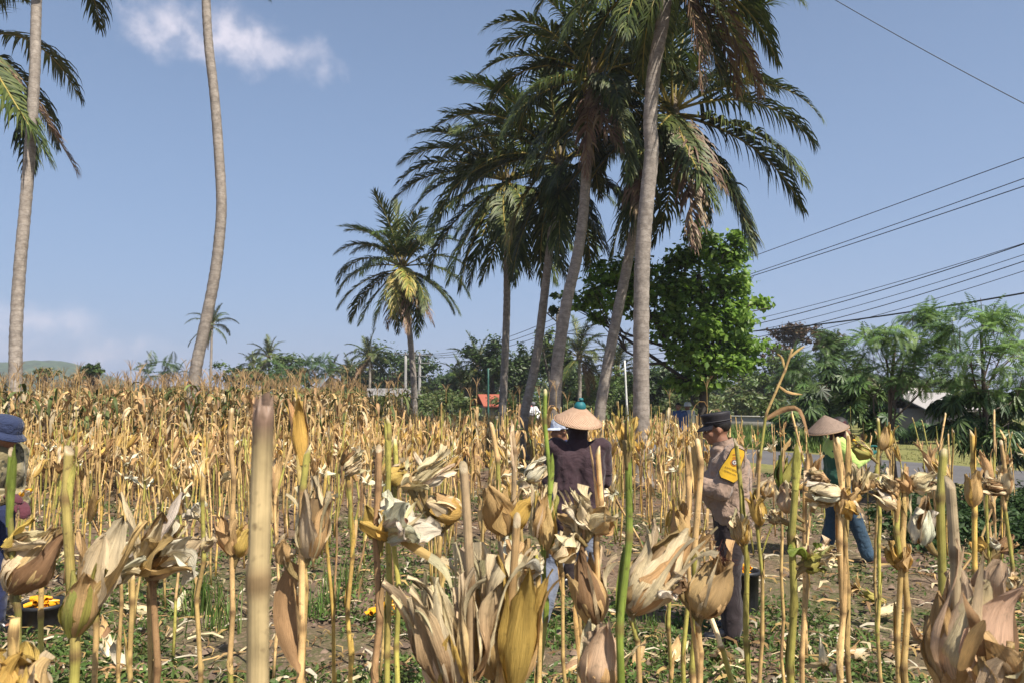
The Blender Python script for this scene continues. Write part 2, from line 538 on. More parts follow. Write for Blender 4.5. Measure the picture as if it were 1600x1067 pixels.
rd.build('road', road_material(), kind='structure')

hl = MB()
hx = np.linspace(-1150, -20, 170); hy = np.linspace(620, 1050, 34)
HX, HY = np.meshgrid(hx, hy, indexing='ij')
pxs = 800 + HX / HY * FPX
prof = np.interp(pxs, [-900, -200, 0, 60, 110, 150, 200, 235, 330], [70, 66, 61, 62, 60, 50, 34, 22, 0])
HZ = prof / FPX * 800 * np.exp(-((HY - 800) / 150) ** 2)
HZ = HZ * (1 + .10 * fbm(HX, HY, .012, 2.0, 4)) + 1.8 * fbm(HX, HY, .09, 4.0, 3) * (prof > 8) - 1.5
hl.add(np.stack([HX, HY, HZ], 2).reshape(-1, 3), grid_faces(len(hx) - 1, len(hy) - 1)[:, ::-1], None, (.045, .075, .03))
hl.build('hills', veg_mat('hill_forest', .9, 0, None, .12, .5, .6, .1, rvar=0), kind='structure')

# ------------------------------------------------------------------ leaf clouds
def leaf_quads(mb, pts, size, pal, outward=None, fold=.0, aspect=.5, hang=.0, srng=None):
    """one rhombus leaf (two triangles, folded along its rib) per point"""
    r = srng or rng
    n = len(pts)
    nrm = r.normal(size=(n, 3)); nrm[:, 2] = np.abs(nrm[:, 2]) + .5
    if outward is not None: nrm = nrm + outward * .9
    nrm /= np.linalg.norm(nrm, axis=1)[:, None]
    d = r.normal(size=(n, 3)); d[:, 2] -= hang
    d -= nrm * (d * nrm).sum(1)[:, None]
    d /= np.linalg.norm(d, axis=1)[:, None] + 1e-9
    s = np.cross(nrm, d)
    sz = size * r.uniform(.6, 1.3, n)[:, None]
    w = sz * aspect
    base = pts - d * sz * .5; tip = pts + d * sz * .5
    l = pts - s * w * .5 + nrm * sz * fold; rr = pts + s * w * .5 + nrm * sz * fold
    V = np.stack([base, l, tip, rr], 1).reshape(-1, 3)
    i = np.arange(n)[:, None] * 4
    T = np.concatenate([i + [0, 2, 1], i + [0, 3, 2]], 0)
    pal = np.asarray(pal)
    k = r.integers(0, len(pal), n); k2 = r.integers(0, len(pal), n)
    f = r.random(n)[:, None]
    C = pal[k] * f + pal[k2] * (1 - f)
    mb.add(V, None, T, np.repeat(C, 4, 0))

def blob_points(blobs, n, r=None, shell=.55):
    """clumpy points: each blob is filled by smaller clumps so gaps stay between them"""
    r = r or rng
    vol = np.array([b[3] * b[4] * b[5] for b in blobs]) ** .6
    cnt = np.maximum(1, (n * vol / vol.sum()).astype(int))
    out, outn = [], []
    for b, c in zip(blobs, cnt):
        ncl = max(3, c // 38)
        u = r.normal(size=(ncl, 3)); u /= np.linalg.norm(u, axis=1)[:, None]
        rad = r.random(ncl) ** shell
        cl = u * rad[:, None]
        k = r.integers(0, ncl, c)
        q = cl[k] + r.normal(size=(c, 3)) * .21
        out.append(np.array(b[:3]) + q * np.array(b[3:6]))
        outn.append(q / (np.linalg.norm(q, axis=1)[:, None] + 1e-6))
    return np.concatenate(out), np.concatenate(outn)

def limb_tubes(mb, base, blobs, r0, col, trunk_top=None, bend=.3, rr=None, sides=7):
    rr = rr or rng
    base = np.asarray(base, float)
    top = np.asarray(trunk_top if trunk_top is not None else np.mean([b[:3] for b in blobs], 0), float)
    mid = (base + top) / 2 + np.append(rr.normal(size=2) * bend * .3, 0)
    pts = spline([base - [0, 0, .1], mid, top], 12)
    rad = np.linspace(r0, r0 * .45, 12); rad[0] *= 1.35; rad[1] *= 1.1
    tube(mb, pts, rad, sides + 2, col)
    for b in blobs:
        c = np.array(b[:3])
        k = rr.integers(4, 11); s = pts[k]
        if c[2] < s[2] - .2: s = pts[max(2, k - 4)]
        m = (s + c) / 2 + rr.normal(size=3) * np.linalg.norm(c - s) * .12
        q = spline([s, m, c], 6)
        r1 = rad[k] * .55
        tube(mb, q, np.linspace(r1, max(.006, r1 * .2), 6), 5, col, cap=False)
        for _ in range(3):
            e = c + rr.normal(size=3) * np.array(b[3:6]) * .6
            tube(mb, spline([q[3], (q[3] + e) / 2 + rr.normal(size=3) * .08, e], 4), np.linspace(r1 * .4, .005, 4), 4, col, cap=False)

def pblob(px, py, Y, rx, ry, rd_=None):
    c = P(px, py, Y); k = Y / FPX
    return (c[0], c[1], c[2], rx * k, (rd_ if rd_ else rx) * k, ry * k)

GREEN_BRIGHT = [(.18, .31, .045), (.14, .25, .035), (.24, .36, .07), (.08, .16, .025)]
GREEN_DARK = [(.034, .066, .018), (.05, .085, .022), (.068, .108, .028), (.028, .05, .015)]
GREEN_MID = [(.07, .12, .03), (.095, .15, .035), (.12, .165, .045), (.055, .09, .02)]
GREEN_OLIVE = [(.11, .13, .04), (.135, .15, .05), (.085, .105, .03), (.15, .15, .06)]

def tree(name, label, cat, base, blobs, n, size, pal, r0=.15, barkcol=(.13, .11, .09), group=None, aspect=.55, hang=0., trunk_top=None, fold=.12, mat=None, seed=1, shell=.55):
    rr = np.random.default_rng(seed)
    base = np.asarray(base, float)
    t = empty(name, base, label, cat, group)
    tb = MB(); limb_tubes(tb, base, blobs, r0, barkcol, trunk_top, rr=rr)
    tb.build('trunk', M_BARK, t, origin=base)
    cm = MB(); p, nn = blob_points(blobs, n, rr, shell)
    leaf_quads(cm, p, size, pal, nn, fold, aspect, hang, rr)
    cm.build('crown', mat or M_LEAF, t, smooth=False, origin=base)
    return t

# ------------------------------------------------------------------ coconut palms
def frond_mb(L, e0, bend, dry=0., droop=.5, seed=0, n=74, leafl=.84, ragged=.1, pal=None):
    r = np.random.default_rng(seed)
    mb = MB()
    m = 16
    v = np.linspace(0, 1, m)
    e = R(e0) - R(bend) * v ** 1.25
    ds = L / (m - 1)
    rad = np.concatenate([[0], np.cumsum(np.cos(e[:-1]) * ds)]); zz = np.concatenate([[0], np.cumsum(np.sin(e[:-1]) * ds)])
    sway = r.normal() * .10 * L * v ** 2
    pts = np.stack([rad, sway, zz], 1)
    rc = np.array((.30, .24, .06)) if dry < .5 else np.array((.26, .17, .09))
    if pal is None: pal = np.array([(.072, .098, .022), (.05, .075, .020), (.105, .125, .035), (.04, .058, .018)])
    if dry >= .5: pal = np.array([(.21, .13, .085), (.15, .09, .06), (.26, .19, .11)])
    tube(mb, pts, np.linspace(.045, .006, m) * L / 4, 5, rc)
    tg = np.gradient(pts, axis=0); tg /= np.linalg.norm(tg, axis=1)[:, None]
    V, Q, T, C = [], [], [], []
    nv = 0
    for side in (-1, 1):
        for q in np.linspace(.14, .995, n):
            if r.random() < ragged: continue
            q += r.normal() * .004
            q = min(max(q, .1), 1)
            i = q * (m - 1); i0 = int(min(i, m - 2)); f = i - i0
            p = pts[i0] * (1 - f) + pts[i0 + 1] * f
            t = unit(tg[i0] * (1 - f) + tg[i0 + 1] * f)
            s = unit(np.cross(t, [0, 0, 1.0])) * side
            if abs(t[2]) > .98: s = np.array([0, side, 0.])
            nn = unit(np.cross(s * side, t))
            if nn[2] < 0: nn = -nn
            a = R(30 + 42 * q ** 1.5 + r.normal() * 11)
            d = s * math.cos(a) + t * math.sin(a) + nn * .22 + r.normal(size=3) * .11
            d = unit(d)
            ll = leafl * L / 4 * 1.25 * (math.sin(PI * (.13 + .80 * q)) ** .75) * r.uniform(.7, 1.15)
            wdt = .027 * L / 4 * (1.25 if q < .8 else .9)
            col = pal[r.integers(len(pal))] * r.uniform(.8, 1.2)
            cur = p.copy(); segs = 4
            ww = [.55, 1.0, .8, .45, .0]
            for k in range(segs + 1):
                wv = unit(np.cross(d, nn * .5 + t * .2 + np.array([.01, 0, 0]))) * wdt * ww[k]
                if k < segs:
                    V += [cur - wv, cur + wv]; C += [col, col]
                else:
                    V += [cur]; C += [col]
                cur = cur + d * ll / segs
                d = unit(d + np.array([0, 0, -1.0]) * droop * (.45 + .35 * k) * r.uniform(.7, 1.3))
            for k in range(segs - 1):
                b = nv + 2 * k
                Q.append((b, b + 1, b + 3, b + 2))
            b = nv + 2 * (segs - 1); T.append((b, b + 1, b + 2))
            nv += 2 * segs + 1
    mb.add(V, Q, T, C)
    return mb

# shared frond shapes, young (upright) to old (hanging)
YG = np.array([(.10, .16, .025), (.075, .13, .022), (.14, .19, .04), (.05, .09, .02)])
YEL = np.array([(.30, .26, .05), (.22, .22, .05), (.16, .19, .04), (.34, .25, .07)])
FR = {}
spec = {'spear': (82, 35, .10), 'up': (68, 75, .28), 'arch': (52, 100, .6), 'flat': (30, 98, .8), 'side': (8, 78, .95), 'droop': (-24, 52, 1.0), 'hang': (-56, 28, .8)}
for k, (e0, b, dr) in spec.items():
    FR[k] = [frond_mb(4, e0 + s * 5, b, 0, dr, abs(110 + s * 7 + int(e0)), ragged=.06 + .05 * s).mesh('frond', M_PALM, False) for s in (0, 1, 2)]
FR['young'] = [frond_mb(4, 60 - s * 14, 70, 0, .35, 70 + s, pal=YG).mesh('frond', M_PALM, False) for s in (0, 1)]
FR['yellow'] = [frond_mb(4, -15 - s * 30, 50, 0, .6, 80 + s, pal=YEL).mesh('frond', M_PALM, False) for s in (0, 1)]
FR['dry'] = [frond_mb(4, -45 - s * 22, 25, 1, .8, 90 + s, ragged=.3).mesh('frond', M_PALM, False) for s in (0, 1)]

def coconut_mesh():
    mb = MB(); ellipsoid(mb, (0, 0, 0), (.11, .11, .135), (.33, .27, .04), su=10, sv=7)
    return mb.mesh('coconut', M_COB)
CN = coconut_mesh()

def palm(label, pts_px, Y, r_bot, r_top, crown, scale=1.0, seed=0, nuts=4, group='tall coconut palms around the field', name='coconut_palm', top_px=None, tc=(.36, .315, .27)):
    """pts_px: trunk centreline in photo pixels at distance Y; crown: list of (kind, azimuth deg, scale)"""
    r = np.random.default_rng(seed)
    w = [P(px, py, Y) for px, py in pts_px]
    # continue down to the ground
    d = w[0] - w[1]; d = d / abs(d[2]); base = w[0] + d * w[0][2] * .9
    base[2] = 0; base[0] = w[0][0] + (w[0][0] - w[1][0]) / max(.1, (w[1][2] - w[0][2])) * w[0][2] * .5
    ctrl = [base] + w
    n = int(np.clip((w[-1][2]) / .11, 40, 150))
    pts = spline(ctrl, n)
    f = np.linspace(0, 1, n)
    rad = r_bot + (r_top - r_bot) * f ** .8
    rad[0] *= 1.7; rad[1] *= 1.4; rad[2] *= 1.18
    rad = rad * (1 + .035 * np.sin(np.arange(n) * 2.6) + r.normal(size=n) * .012)
    t = empty(name, base, label, 'palm tree', group)
    mb = MB(); tube(mb, pts, rad, 16, np.array(tc) * (1 + .08 * r.normal(size=(n, 1))))
    mb.build('trunk', M_PTRUNK, t, origin=base)
    top = pts[-1]
    # fibrous crown base
    cb = MB(); tube(cb, [top - [0, 0, .25], top, top + [0, 0, .35], top + [0, 0, .7]], np.array([r_top * 1.05, r_top * 1.7, r_top * 1.4, .05]), 9, (.16, .12, .07))
    cb.build('crown_base', M_BARK, t, origin=base)
    if Y < 40 and len(crown) > 20:
        crown = list(crown) + [(['hang', 'droop', 'hang', 'side', 'droop', 'arch', 'hang', 'flat', 'up', 'droop', 'hang', 'arch'][q], (q * 137.5 + seed * 31) % 360, .86) for q in range(6)]
    for i, (kind, a, s) in enumerate(crown):
        me = FR[kind][(i + seed) % len(FR[kind])]
        o = bpy.data.objects.new('frond', me); COL.objects.link(o); o.parent = t
        o.location = Vector(top + np.array([0, 0, .25 if kind not in ('hang', 'dry', 'droop') else .08]) - base) + Vector((math.cos(R(a)) * r_top, math.sin(R(a)) * r_top, 0))
        o.rotation_euler = (r.normal() * .08, r.normal() * .05, R(a))
        sc = s * scale * 1.1; o.scale = (sc, sc, sc)
    for i in range(nuts):
        a = r.uniform(0, 2 * PI)
        o = bpy.data.objects.new('coconut', CN); COL.objects.link(o); o.parent = t
        k = scale * 1.05
        o.scale = (k, k, k)
        o.location = Vector(top - base) + Vector((math.cos(a) * .28, math.sin(a) * .28, -.12 - .22 * r.random())) * scale
    return t

def rand_crown(seed, n=24, dry=2, yellow=0, young=3):
    r = np.random.default_rng(seed); out = []
    order = ['spear', 'up', 'up', 'arch', 'arch', 'flat', 'flat', 'side', 'side', 'droop', 'droop', 'hang']
    for i in range(n):
        k = order[int(i / n * len(order))]
        if k in ('up', 'arch') and young and r.random() < .4: k = 'young'; young -= 1
        out.append((k, (i * 137.5 + r.normal() * 12) % 360, r.uniform(.85, 1.1)))
    for i in range(dry): out.append(('dry', r.uniform(0, 360), r.uniform(.7, .95)))
    for i in range(yellow): out.append(('yellow', r.uniform(180, 360), r.uniform(.8, 1)))
    return out

palm('tallest palm in front of the group, thick pale trunk, brown dead fronds at top right',
     [(1002, 632), (1002, 500), (1004, 400), (1011, 310), (1018, 240), (1016, 190), (1022, 110), (1036, 30), (1044, -50)], 15, .175, .135,
     [('hang', 185, .8), ('hang', 215, .85), ('droop', 165, .85), ('droop', 195, .9), ('hang', 130, .7), ('dry', -20, .95), ('dry', -48, .88), ('dry', 12, .85), ('yellow', -8, .95), ('droop', 8, .9), ('droop', -28, .9),
      ('side', 180, .9), ('side', 210, .9), ('flat', 0, .95), ('side', 30, .9), ('flat', 90, .9), ('arch', 200, .9), ('arch', -30, .9), ('up', 60, .9), ('droop', 100, .8), ('hang', 250, .7), ('up', 270, .9), ('side', 340, .9)], .80, 1, 3)
palm('palm with broad dark crown, leaning trunk just left of the thick pale one',
     [(938, 640), (955, 540), (975, 440), (995, 345), (1022, 260), (1052, 185)], 20, .165, .12,
     [('side', 5, 1.0), ('flat', -15, .95), ('droop', -10, 1.0), ('droop', -35, 1.05), ('hang', -20, 1.0), ('hang', 10, .95), ('hang', -60, 1.0), ('hang', 200, 1.0), ('droop', 190, 1.0), ('droop', 170, 1.0), ('hang', 230, 1.05),
      ('side', 185, 1.0), ('flat', 200, 1.0), ('arch', 180, 1.), ('up', 150, .95), ('up', 30, .95), ('young', 320, .95), ('young', 220, .95), ('arch', 20, .9), ('spear', 60, .9), ('up', 250, .9), ('arch', 80, .9), ('arch', 120, .9),
      ('hang', 100, .9), ('droop', 60, .9), ('dry', -80, .95), ('dry', 215, .9), ('hang', -95, .95), ('dry', 265, .8), ('hang', 160, .9)], 1.0, 2, 5)
palm('palm with brown dead fronds hanging against its trunk, in the middle of the group',
     [(866, 650), (872, 560), (886, 470), (902, 400), (912, 330), (918, 240), (926, 130)], 18.5, .17, .12,
     [('dry', 250, .75), ('dry', 262, .78), ('hang', 285, .85), ('hang', 320, .9), ('hang', 0, .9), ('droop', 350, .95), ('droop', 20, .9), ('droop', 200, .9), ('side', 195, .95), ('flat', 170, .9), ('side', 340, .9), ('flat', 10, .9),
      ('young', 300, .95), ('young', 240, .95), ('up', 190, .9), ('up', 20, .9), ('spear', 90, .9), ('arch', 160, .95), ('arch', 200, .95), ('arch', 340, .9), ('hang', 180, .8), ('hang', 220, .85), ('up', 100, .9), ('flat', 90, .9), ('droop', 90, .9)], .80, 3, 6)
palm('palm with slender pale trunk curving right, second trunk from left in the dense group',
     [(820, 645), (838, 560), (852, 450), (860, 380), (866, 320), (874, 262)], 23, .16, .11,
     [('side', 180, 1.0), ('flat', 165, 1.0), ('side', 205, .9), ('droop', 190, .95), ('droop', 215, .95), ('hang', 200, .9), ('hang', 260, .9), ('hang', 300, .9), ('droop', 330, .95), ('side', 350, .95), ('arch', 150, 1.), ('arch', 190, 1.),
      ('up', 160, 1.0), ('up', 30, .95), ('young', 200, .95), ('spear', 90, .9), ('flat', 20, .95), ('yellow', 185, .85), ('hang', 170, .8), ('up', 270, .95), ('arch', 300, .9), ('droop', 90, .9), ('arch', 60, .9)], 1.0, 4, 5)
palm('dark palm with thin straight trunk and long hanging fronds, leftmost of the dense group',
     [(785, 645), (789, 560), (792, 470), (792, 380), (791, 292)], 28, .165, .12,
     [('hang', 180, 1.0), ('hang', 205, 1.05), ('hang', 235, 1.0), ('hang', 265, 1.05), ('hang', 295, 1.0), ('hang', 330, 1.0), ('hang', 355, 1.0), ('droop', 185, 1.05), ('droop', 215, 1.05), ('droop', 345, 1.05), ('droop', 315, 1.0), ('droop', 10, 1.0),
      ('side', 178, 1.05), ('side', 200, 1.0), ('side', 0, 1.), ('flat', 180, 1.05), ('arch', 175, 1.05), ('arch', 200, 1.0), ('up', 160, 1.0), ('up', 20, .95), ('spear', 90, .95), ('arch', 10, .9), ('flat', 330, .9), ('droop', 90, 1), ('hang', 90, 1), ('arch', 240, 1), ('up', 260, 1)], 1.0, 5, 5)
palm('lone shorter coconut palm with yellowing fronds standing left of the group near the poles',
     [(648, 655), (646, 590), (641, 530), (635, 470), (628, 424)], 36, .17, .13,
     [('side', 180, .95), ('flat', 175, 1.0), ('droop', 195, .95), ('droop', 170, .95), ('hang', 225, .9), ('yellow', 262, .85), ('yellow', 285, .9), ('dry', 285, .9), ('dry', 300, .95), ('hang', 315, .95), ('droop', 335, .95), ('droop', 5, .95), ('side', 355, 1.0), ('flat', 10, 1.0),
      ('arch', 0, .95), ('arch', 180, .95), ('young', 200, .95), ('young', 320, .95), ('up', 170, 1.), ('up', 15, 1.), ('spear', 90, 1.), ('spear', 250, 1.0), ('up', 290, 1.0), ('young', 260, .95), ('arch', 300, .95), ('up', 60, 1), ('arch', 100, .9), ('dry', 245, .8), ('droop', 90, .9)], .86, 6, 5)
palm('bare S-curved coconut trunk rising out of the top of the frame from the uncut corn',
     [(304, 590), (318, 520), (334, 440), (342, 380), (346, 320), (342, 240), (335, 150), (326, 70), (322, 0), (320, -90), (322, -150)], 18, .15, .10,
     [('hang', 190, .62), ('hang', 350, .66), ('arch', 20, .9), ('arch', 200, .9), ('arch', 180, .9), ('arch', 0, .9), ('flat', 90, .9), ('arch', 30, .9), ('arch', 210, .9), ('up', 120, .9), ('up', 300, .9), ('flat', 270, .9), ('arch', 90, .9), ('arch', 60, .9)], 1.0, 7, 2)
palm('coconut palm at the far left edge, straight ringed trunk leaning right with reddish dead fronds',
     [(24, 592), (25, 520), (31, 420), (40, 320), (48, 220), (54, 120), (56, 40), (58, -25)], 17, .15, .11,
     [('side', 0, .5), ('side', 160, .5),  ('side', 190, .9), ('flat', 200, .9), ('droop', 190, .95), ('arch', 20, .9), ('up', 90, .9), ('arch', 160, .9), ('up', 200, .9), ('flat', 90, .9)], .9, 8, 2, tc=(.40, .35, .30))
palm('coconut palm just outside the left edge, only its dark and rusty fronds reaching in',
     [(-70, 600), (-62, 450), (-52, 300), (-44, 180), (-38, 70)], 17.5, .165, .12,
     [('dry', 2, .86), ('hang', -5, .9), ('hang', -40, .95), ('hang', 25, .8), ('droop', 60, .7), ('side', 200, .9), ('hang', 240, .9), ('flat', 90, .9), ('arch', 160, .9), ('arch', 140, .7), ('up', 90, .9), ('up', 200, .8)], .95, 12, 2)
palm('tiny far coconut palm right beside the S-curved trunk above the corn tops',
     [(329, 590), (330, 560), (331, 512)], 75, .16, .11, rand_crown(31, 16, 2), .62, 9, 0, group='distant coconut palms in the tree line')

# distant palms in the tree line
for i, (px, pb, pt, Y, s, lab) in enumerate([
        (577, 620, 562, 85, .75, 'distant palm rising above the dark trees left of the lone palm'),
        (517, 620, 590, 90, .6, 'small distant palm at the left end of the dark tree line'),
        (745, 640, 575, 70, .75, 'distant palm left of the dark mango trees with a brown skirt'),
        (905, 640, 562, 55, .75, 'distant palm with arching fronds between the two leaning trunks'),
        (722, 640, 606, 70, .65, 'low pale green palm by the red roof'),
        (965, 640, 585, 60, .85, 'bushy distant palm between the leaning trunk and the thick trunk'),
        (420, 620, 562, 80, .6, 'distant palm in the clump right of the S-curved trunk'),
        (395, 620, 575, 85, .5, 'smaller distant palm in the clump right of the S-curved trunk'),
        (545, 620, 585, 95, .6, 'distant palm left of the round dark tree')]):
    palm(lab, [(px, pb), (px + 1, (pb + pt) / 2), (px, pt)], Y, .17, .13, rand_crown(40 + i, 18, 3), s, 20 + i, 0, group='distant coconut palms in the tree line')

# ------------------------------------------------------------------ broadleaf tree in the palm group
b = [pblob(*q) for q in [(1060, 480, 21.3, 40, 34), (1010, 455, 21.3, 34, 30), (1135, 490, 21.3, 44, 34), (1085, 545, 21.3, 46, 34), (1140, 565, 21.5, 44, 32), (1118, 392, 22, 46, 34), (1150, 372, 22, 26, 16), (1092, 365, 22, 30, 24), (1060, 405, 22, 55, 28), (955, 428, 21.5, 46, 28), (925, 462, 21.5, 40, 30), (990, 428, 21.5, 46, 30), (965, 465, 21.5, 40, 24),
                         (1060, 448, 22, 70, 36), (1130, 440, 21.5, 52, 32), (1185, 470, 22, 26, 14), (1040, 512, 21.5, 38, 20), (1104, 510, 21, 60, 36), (1158, 535, 22, 50, 24), (1110, 578, 22, 58, 28),
                         (1058, 590, 22, 26, 18), (1165, 575, 22, 32, 14), (940, 500, 22.5, 22, 12), (1000, 492, 22, 26, 12), (900, 480, 23, 16, 10), (1140, 405, 22.5, 34, 22), (1080, 605, 22.3, 50, 20), (1120, 550, 22.6, 50, 40), (1152, 432, 22, 30, 12)]]
base = P(1087, 625, 22); base[2] = 0
tree('broadleaf_tree', 'leafy bright green broadleaf tree with dark trunk under the palms', 'tree', base, b, 14000, .20, GREEN_BRIGHT, .17, (.07, .06, .05), trunk_top=P(1092, 430, 22), aspect=.68, hang=.6, seed=3, shell=.8, mat=veg_mat('thin_leaf', .45, .5, None, 1.5, .3, 0, .4, rvar=.12))
b = [pblob(880, 462, 26, 22, 10), pblob(865, 480, 26, 10, 14)]
base = P(880, 625, 26); base[2] = 0
tree('broadleaf_tree', 'small sprig of round leaves left of the leafy tree beside the leaning trunk', 'tree', base, b, 110, .24, GREEN_DARK, .05, (.07, .06, .05), trunk_top=P(878, 475, 26), aspect=.7, seed=4)

# ------------------------------------------------------------------ tree line
bgt = [
    # px, py_centre, rx, ry, Y, leaf, n, palette, label
    (375, 586, 30, 22, 80, .5, 500, GREEN_MID, 'low olive tree at the left end of the far clump'),
    (432, 580, 42, 26, 78, .5, 800, GREEN_MID, 'rounded green tree in the far clump right of the curved trunk'),
    (606, 582, 62, 48, 88, .6, 1500, GREEN_DARK, 'broad dark tree behind the twin poles'),
    (545, 592, 30, 34, 95, .6, 600, GREEN_OLIVE, 'brownish tree left of the broad dark tree'),
    (672, 590, 34, 34, 92, .6, 700, GREEN_DARK, 'dark tree right of the twin poles'),
    (768, 568, 28, 48, 66, .45, 1300, GREEN_DARK, 'upright dark mango tree behind the thin palm trunk'),
    (812, 566, 36, 44, 64, .45, 1400, GREEN_DARK, 'round dark mango tree between two palm trunks'),
    (862, 548, 26, 36, 60, .4, 1000, GREEN_MID, 'pale green tree beside the wooden pole'),
    (905, 598, 40, 34, 62, .45, 1000, GREEN_DARK, 'dark bush tree under the arching distant palm'),
    (700, 612, 30, 26, 72, .45, 700, GREEN_OLIVE, 'olive bushy tree left of the red roof'),
    (735, 605, 26, 34, 74, .45, 700, GREEN_OLIVE, 'yellowish tree just left of the red roof'),
    (955, 605, 44, 36, 58, .4, 1200, GREEN_MID, 'mid green tree behind the white leaning pole'),
    (1035, 592, 44, 42, 50, .4, 1300, GREEN_DARK, 'dark tree to the right of the thick trunk'),
    (1005, 612, 40, 30, 52, .4, 1000, GREEN_MID, 'green thicket tree behind the thick trunk'),
    (1150, 612, 50, 34, 60, .45, 1200, GREEN_OLIVE, 'olive tree behind the officer'),
    (1215, 590, 44, 44, 56, .4, 1300, GREEN_MID, 'green tree below the reddish crown'),
    (1240, 522, 34, 20, 60, .35, 900, [(.12, .065, .035), (.09, .055, .03), (.07, .07, .03)], 'reddish brown flowering crown above the cassava'),
    (1300, 530, 26, 22, 58, .35, 600, [(.12, .085, .035), (.08, .09, .03)], 'brown tinged crown right of the reddish one'),
    (1215, 548, 20, 20, 60, .35, 350, [(.10, .06, .035), (.06, .05, .03)], 'small reddish crown at the left of the reddish pair'),
    (1420, 618, 70, 30, 60, .4, 1200, GREEN_OLIVE, 'yellowish green scrub tree behind the grey roof'),
    (1540, 628, 60, 24, 50, .4, 1000, GREEN_MID, 'hedge tree at the far right behind the road'),
    (1340, 600, 40, 40, 62, .4, 1000, GREEN_OLIVE, 'loose olive tree behind the cassava'),
    (1480, 610, 50, 26, 60, .45, 800, GREEN_MID, 'green tree right of the grey roof'),
    (140, 580, 12, 12, 60, .35, 330, GREEN_DARK, 'small dark tree in front of the hill'),
    (152, 576, 9, 10, 60, .35, 200, GREEN_MID, 'narrow tree beside the small dark tree by the hill'),
    (72, 582, 18, 10, 58, .35, 300, GREEN_OLIVE, 'pale bush in front of the hill at far left'),
    (118, 588, 12, 6, 60, .35, 160, GREEN_OLIVE, 'low brownish bush below the hill'),
]
for i, (px, py, rx, ry, Y, ls, n, pal, lab) in enumerate(bgt):
    r = np.random.default_rng(200 + i)
    bl = [pblob(px + r.normal() * rx * .48, py + r.uniform(-.55, .7) * ry, Y + r.normal() * .6, rx * r.uniform(.45, .72), ry * r.uniform(.36, .6)) for _ in range(12)]
    base = P(px, py, Y); base[2] = 0
    tree('background_tree', lab, 'tree', base, bl, int(n * 2.2), ls * .8, pal, .2 * Y / 60, (.10, .085, .07), group='trees of the far tree line', seed=300 + i, trunk_top=P(px, py, Y))

fw = MB(); r = np.random.default_rng(78); bl = []
for i in range(150):
    px = r.uniform(505, 1420); Y = r.uniform(100, 125)
    top = np.interp(px, [505, 560, 620, 700, 760, 860, 950, 1060, 1150, 1250, 1420], [600, 582, 572, 592, 566, 560, 590, 575, 588, 575, 592]) + r.uniform(-7, 16)
    bl.append(pblob(px, top + 14, Y, r.uniform(15, 28), r.uniform(10, 17)))
for i in range(90): bl.append(pblob(r.uniform(505, 1500), r.uniform(600, 630), r.uniform(98, 115), r.uniform(20, 36), r.uniform(12, 20)))
p, nn = blob_points(bl, 42000, r)
leaf_quads(fw, p, .75, GREEN_MID + GREEN_DARK + [(.08, .12, .035)], nn, .1, .5, .2, r)
tag(fw.build('far_wood', M_LEAF, smooth=False), kind='stuff')
# scrub that fills the foot of the tree line, one undergrowth mass
sc_ = MB()
r = np.random.default_rng(77)
bl = []
for i in range(150):
    px = r.uniform(500, 1750); Y = r.uniform(46, 75)
    if px > 1180: Y = r.uniform(34, 55)
    bl.append(pblob(px, 625 + r.uniform(-8, 24), Y, r.uniform(16, 32), r.uniform(9, 20)))
for i in range(40):
    px = r.uniform(-100, 560); Y = r.uniform(90, 110)
    bl.append(pblob(px, 612 + r.uniform(-6, 10), Y, r.uniform(16, 32), r.uniform(5, 9)))
p, nn = blob_points(bl, 52000, r)
p[:, 2] = np.abs(p[:, 2])
leaf_quads(sc_, p, .34, GREEN_MID + GREEN_OLIVE + [(.09, .14, .04)], nn, .1, .5, .2, r)
tag(sc_.build('undergrowth', M_LEAF, smooth=False), kind='stuff')

# ------------------------------------------------------------------ feathery leucaena trees and cassava
def pinnate(mb, base, d, L, pal, r, npair=11, droop=.5, wid=.32, lw=.16):
    d = unit(d); p = np.array(base, float); n = npair
    V, T, C = [], [], []
    col = np.array(pal[r.integers(len(pal))]) * r.uniform(.8, 1.25)
    for k in range(n):
        s = unit(np.cross(d, [0, 0, 1.0]) + 1e-4)
        q = k / (n - 1)
        ll = L * wid * math.sin(PI * (.2 + .7 * q))
        for sg in (-1, 1):
            dd = unit(s * sg + d * .45 + [0, 0, -.25 - droop * .2])
            w = d * L / n * lw * 3.0
            a = p; tip = p + dd * ll
            i = len(V); V += [a - w * .2, a + dd * ll * .5 + w, tip, a + dd * ll * .5 - w * .6]
            T += [(i, i + 1, i + 2), (i, i + 2, i + 3)]; C += [col] * 4
        p = p + d * L / n
        d = unit(d + np.array([0, 0, -1.0]) * droop / n * 2)
    mb.add(V, None, T, C)

def feather_tree(label, bpx, Y, blobs_px, n, L, pal, top, r0=.04, seed=1, stem_col=(.13, .10, .075), group='feathery trees'):
    r = np.random.default_rng(seed)
    bl = [pblob(px, py, Y + r.normal() * .3, rx, ry) for px, py, rx, ry in blobs_px]
    base = P(bpx, 625, Y); base[2] = 0
    t = empty('feathery_tree', base, label, 'tree', group)
    tb = MB(); limb_tubes(tb, base, bl, r0, stem_col, P(*top, Y), rr=r)
    tb.build('trunk', M_BARK, t, origin=base)
    cm = MB()
    p, nn = blob_points(bl, n, r, .8)
    for a, b_ in zip(p, nn):
        d = unit(b_ * np.array([1, 1, .4]) + r.normal(size=3) * .55 + [0, 0, .35])
        pinnate(cm, a, d, L * r.uniform(.7, 1.3), pal, r, droop=r.uniform(.5, 1.1))
    cm.build('crown', M_LEAF, t, smooth=False, origin=base)
    return t
PALE = [(.15, .25, .065), (.11, .19, .055), (.19, .29, .085), (.08, .145, .05)]
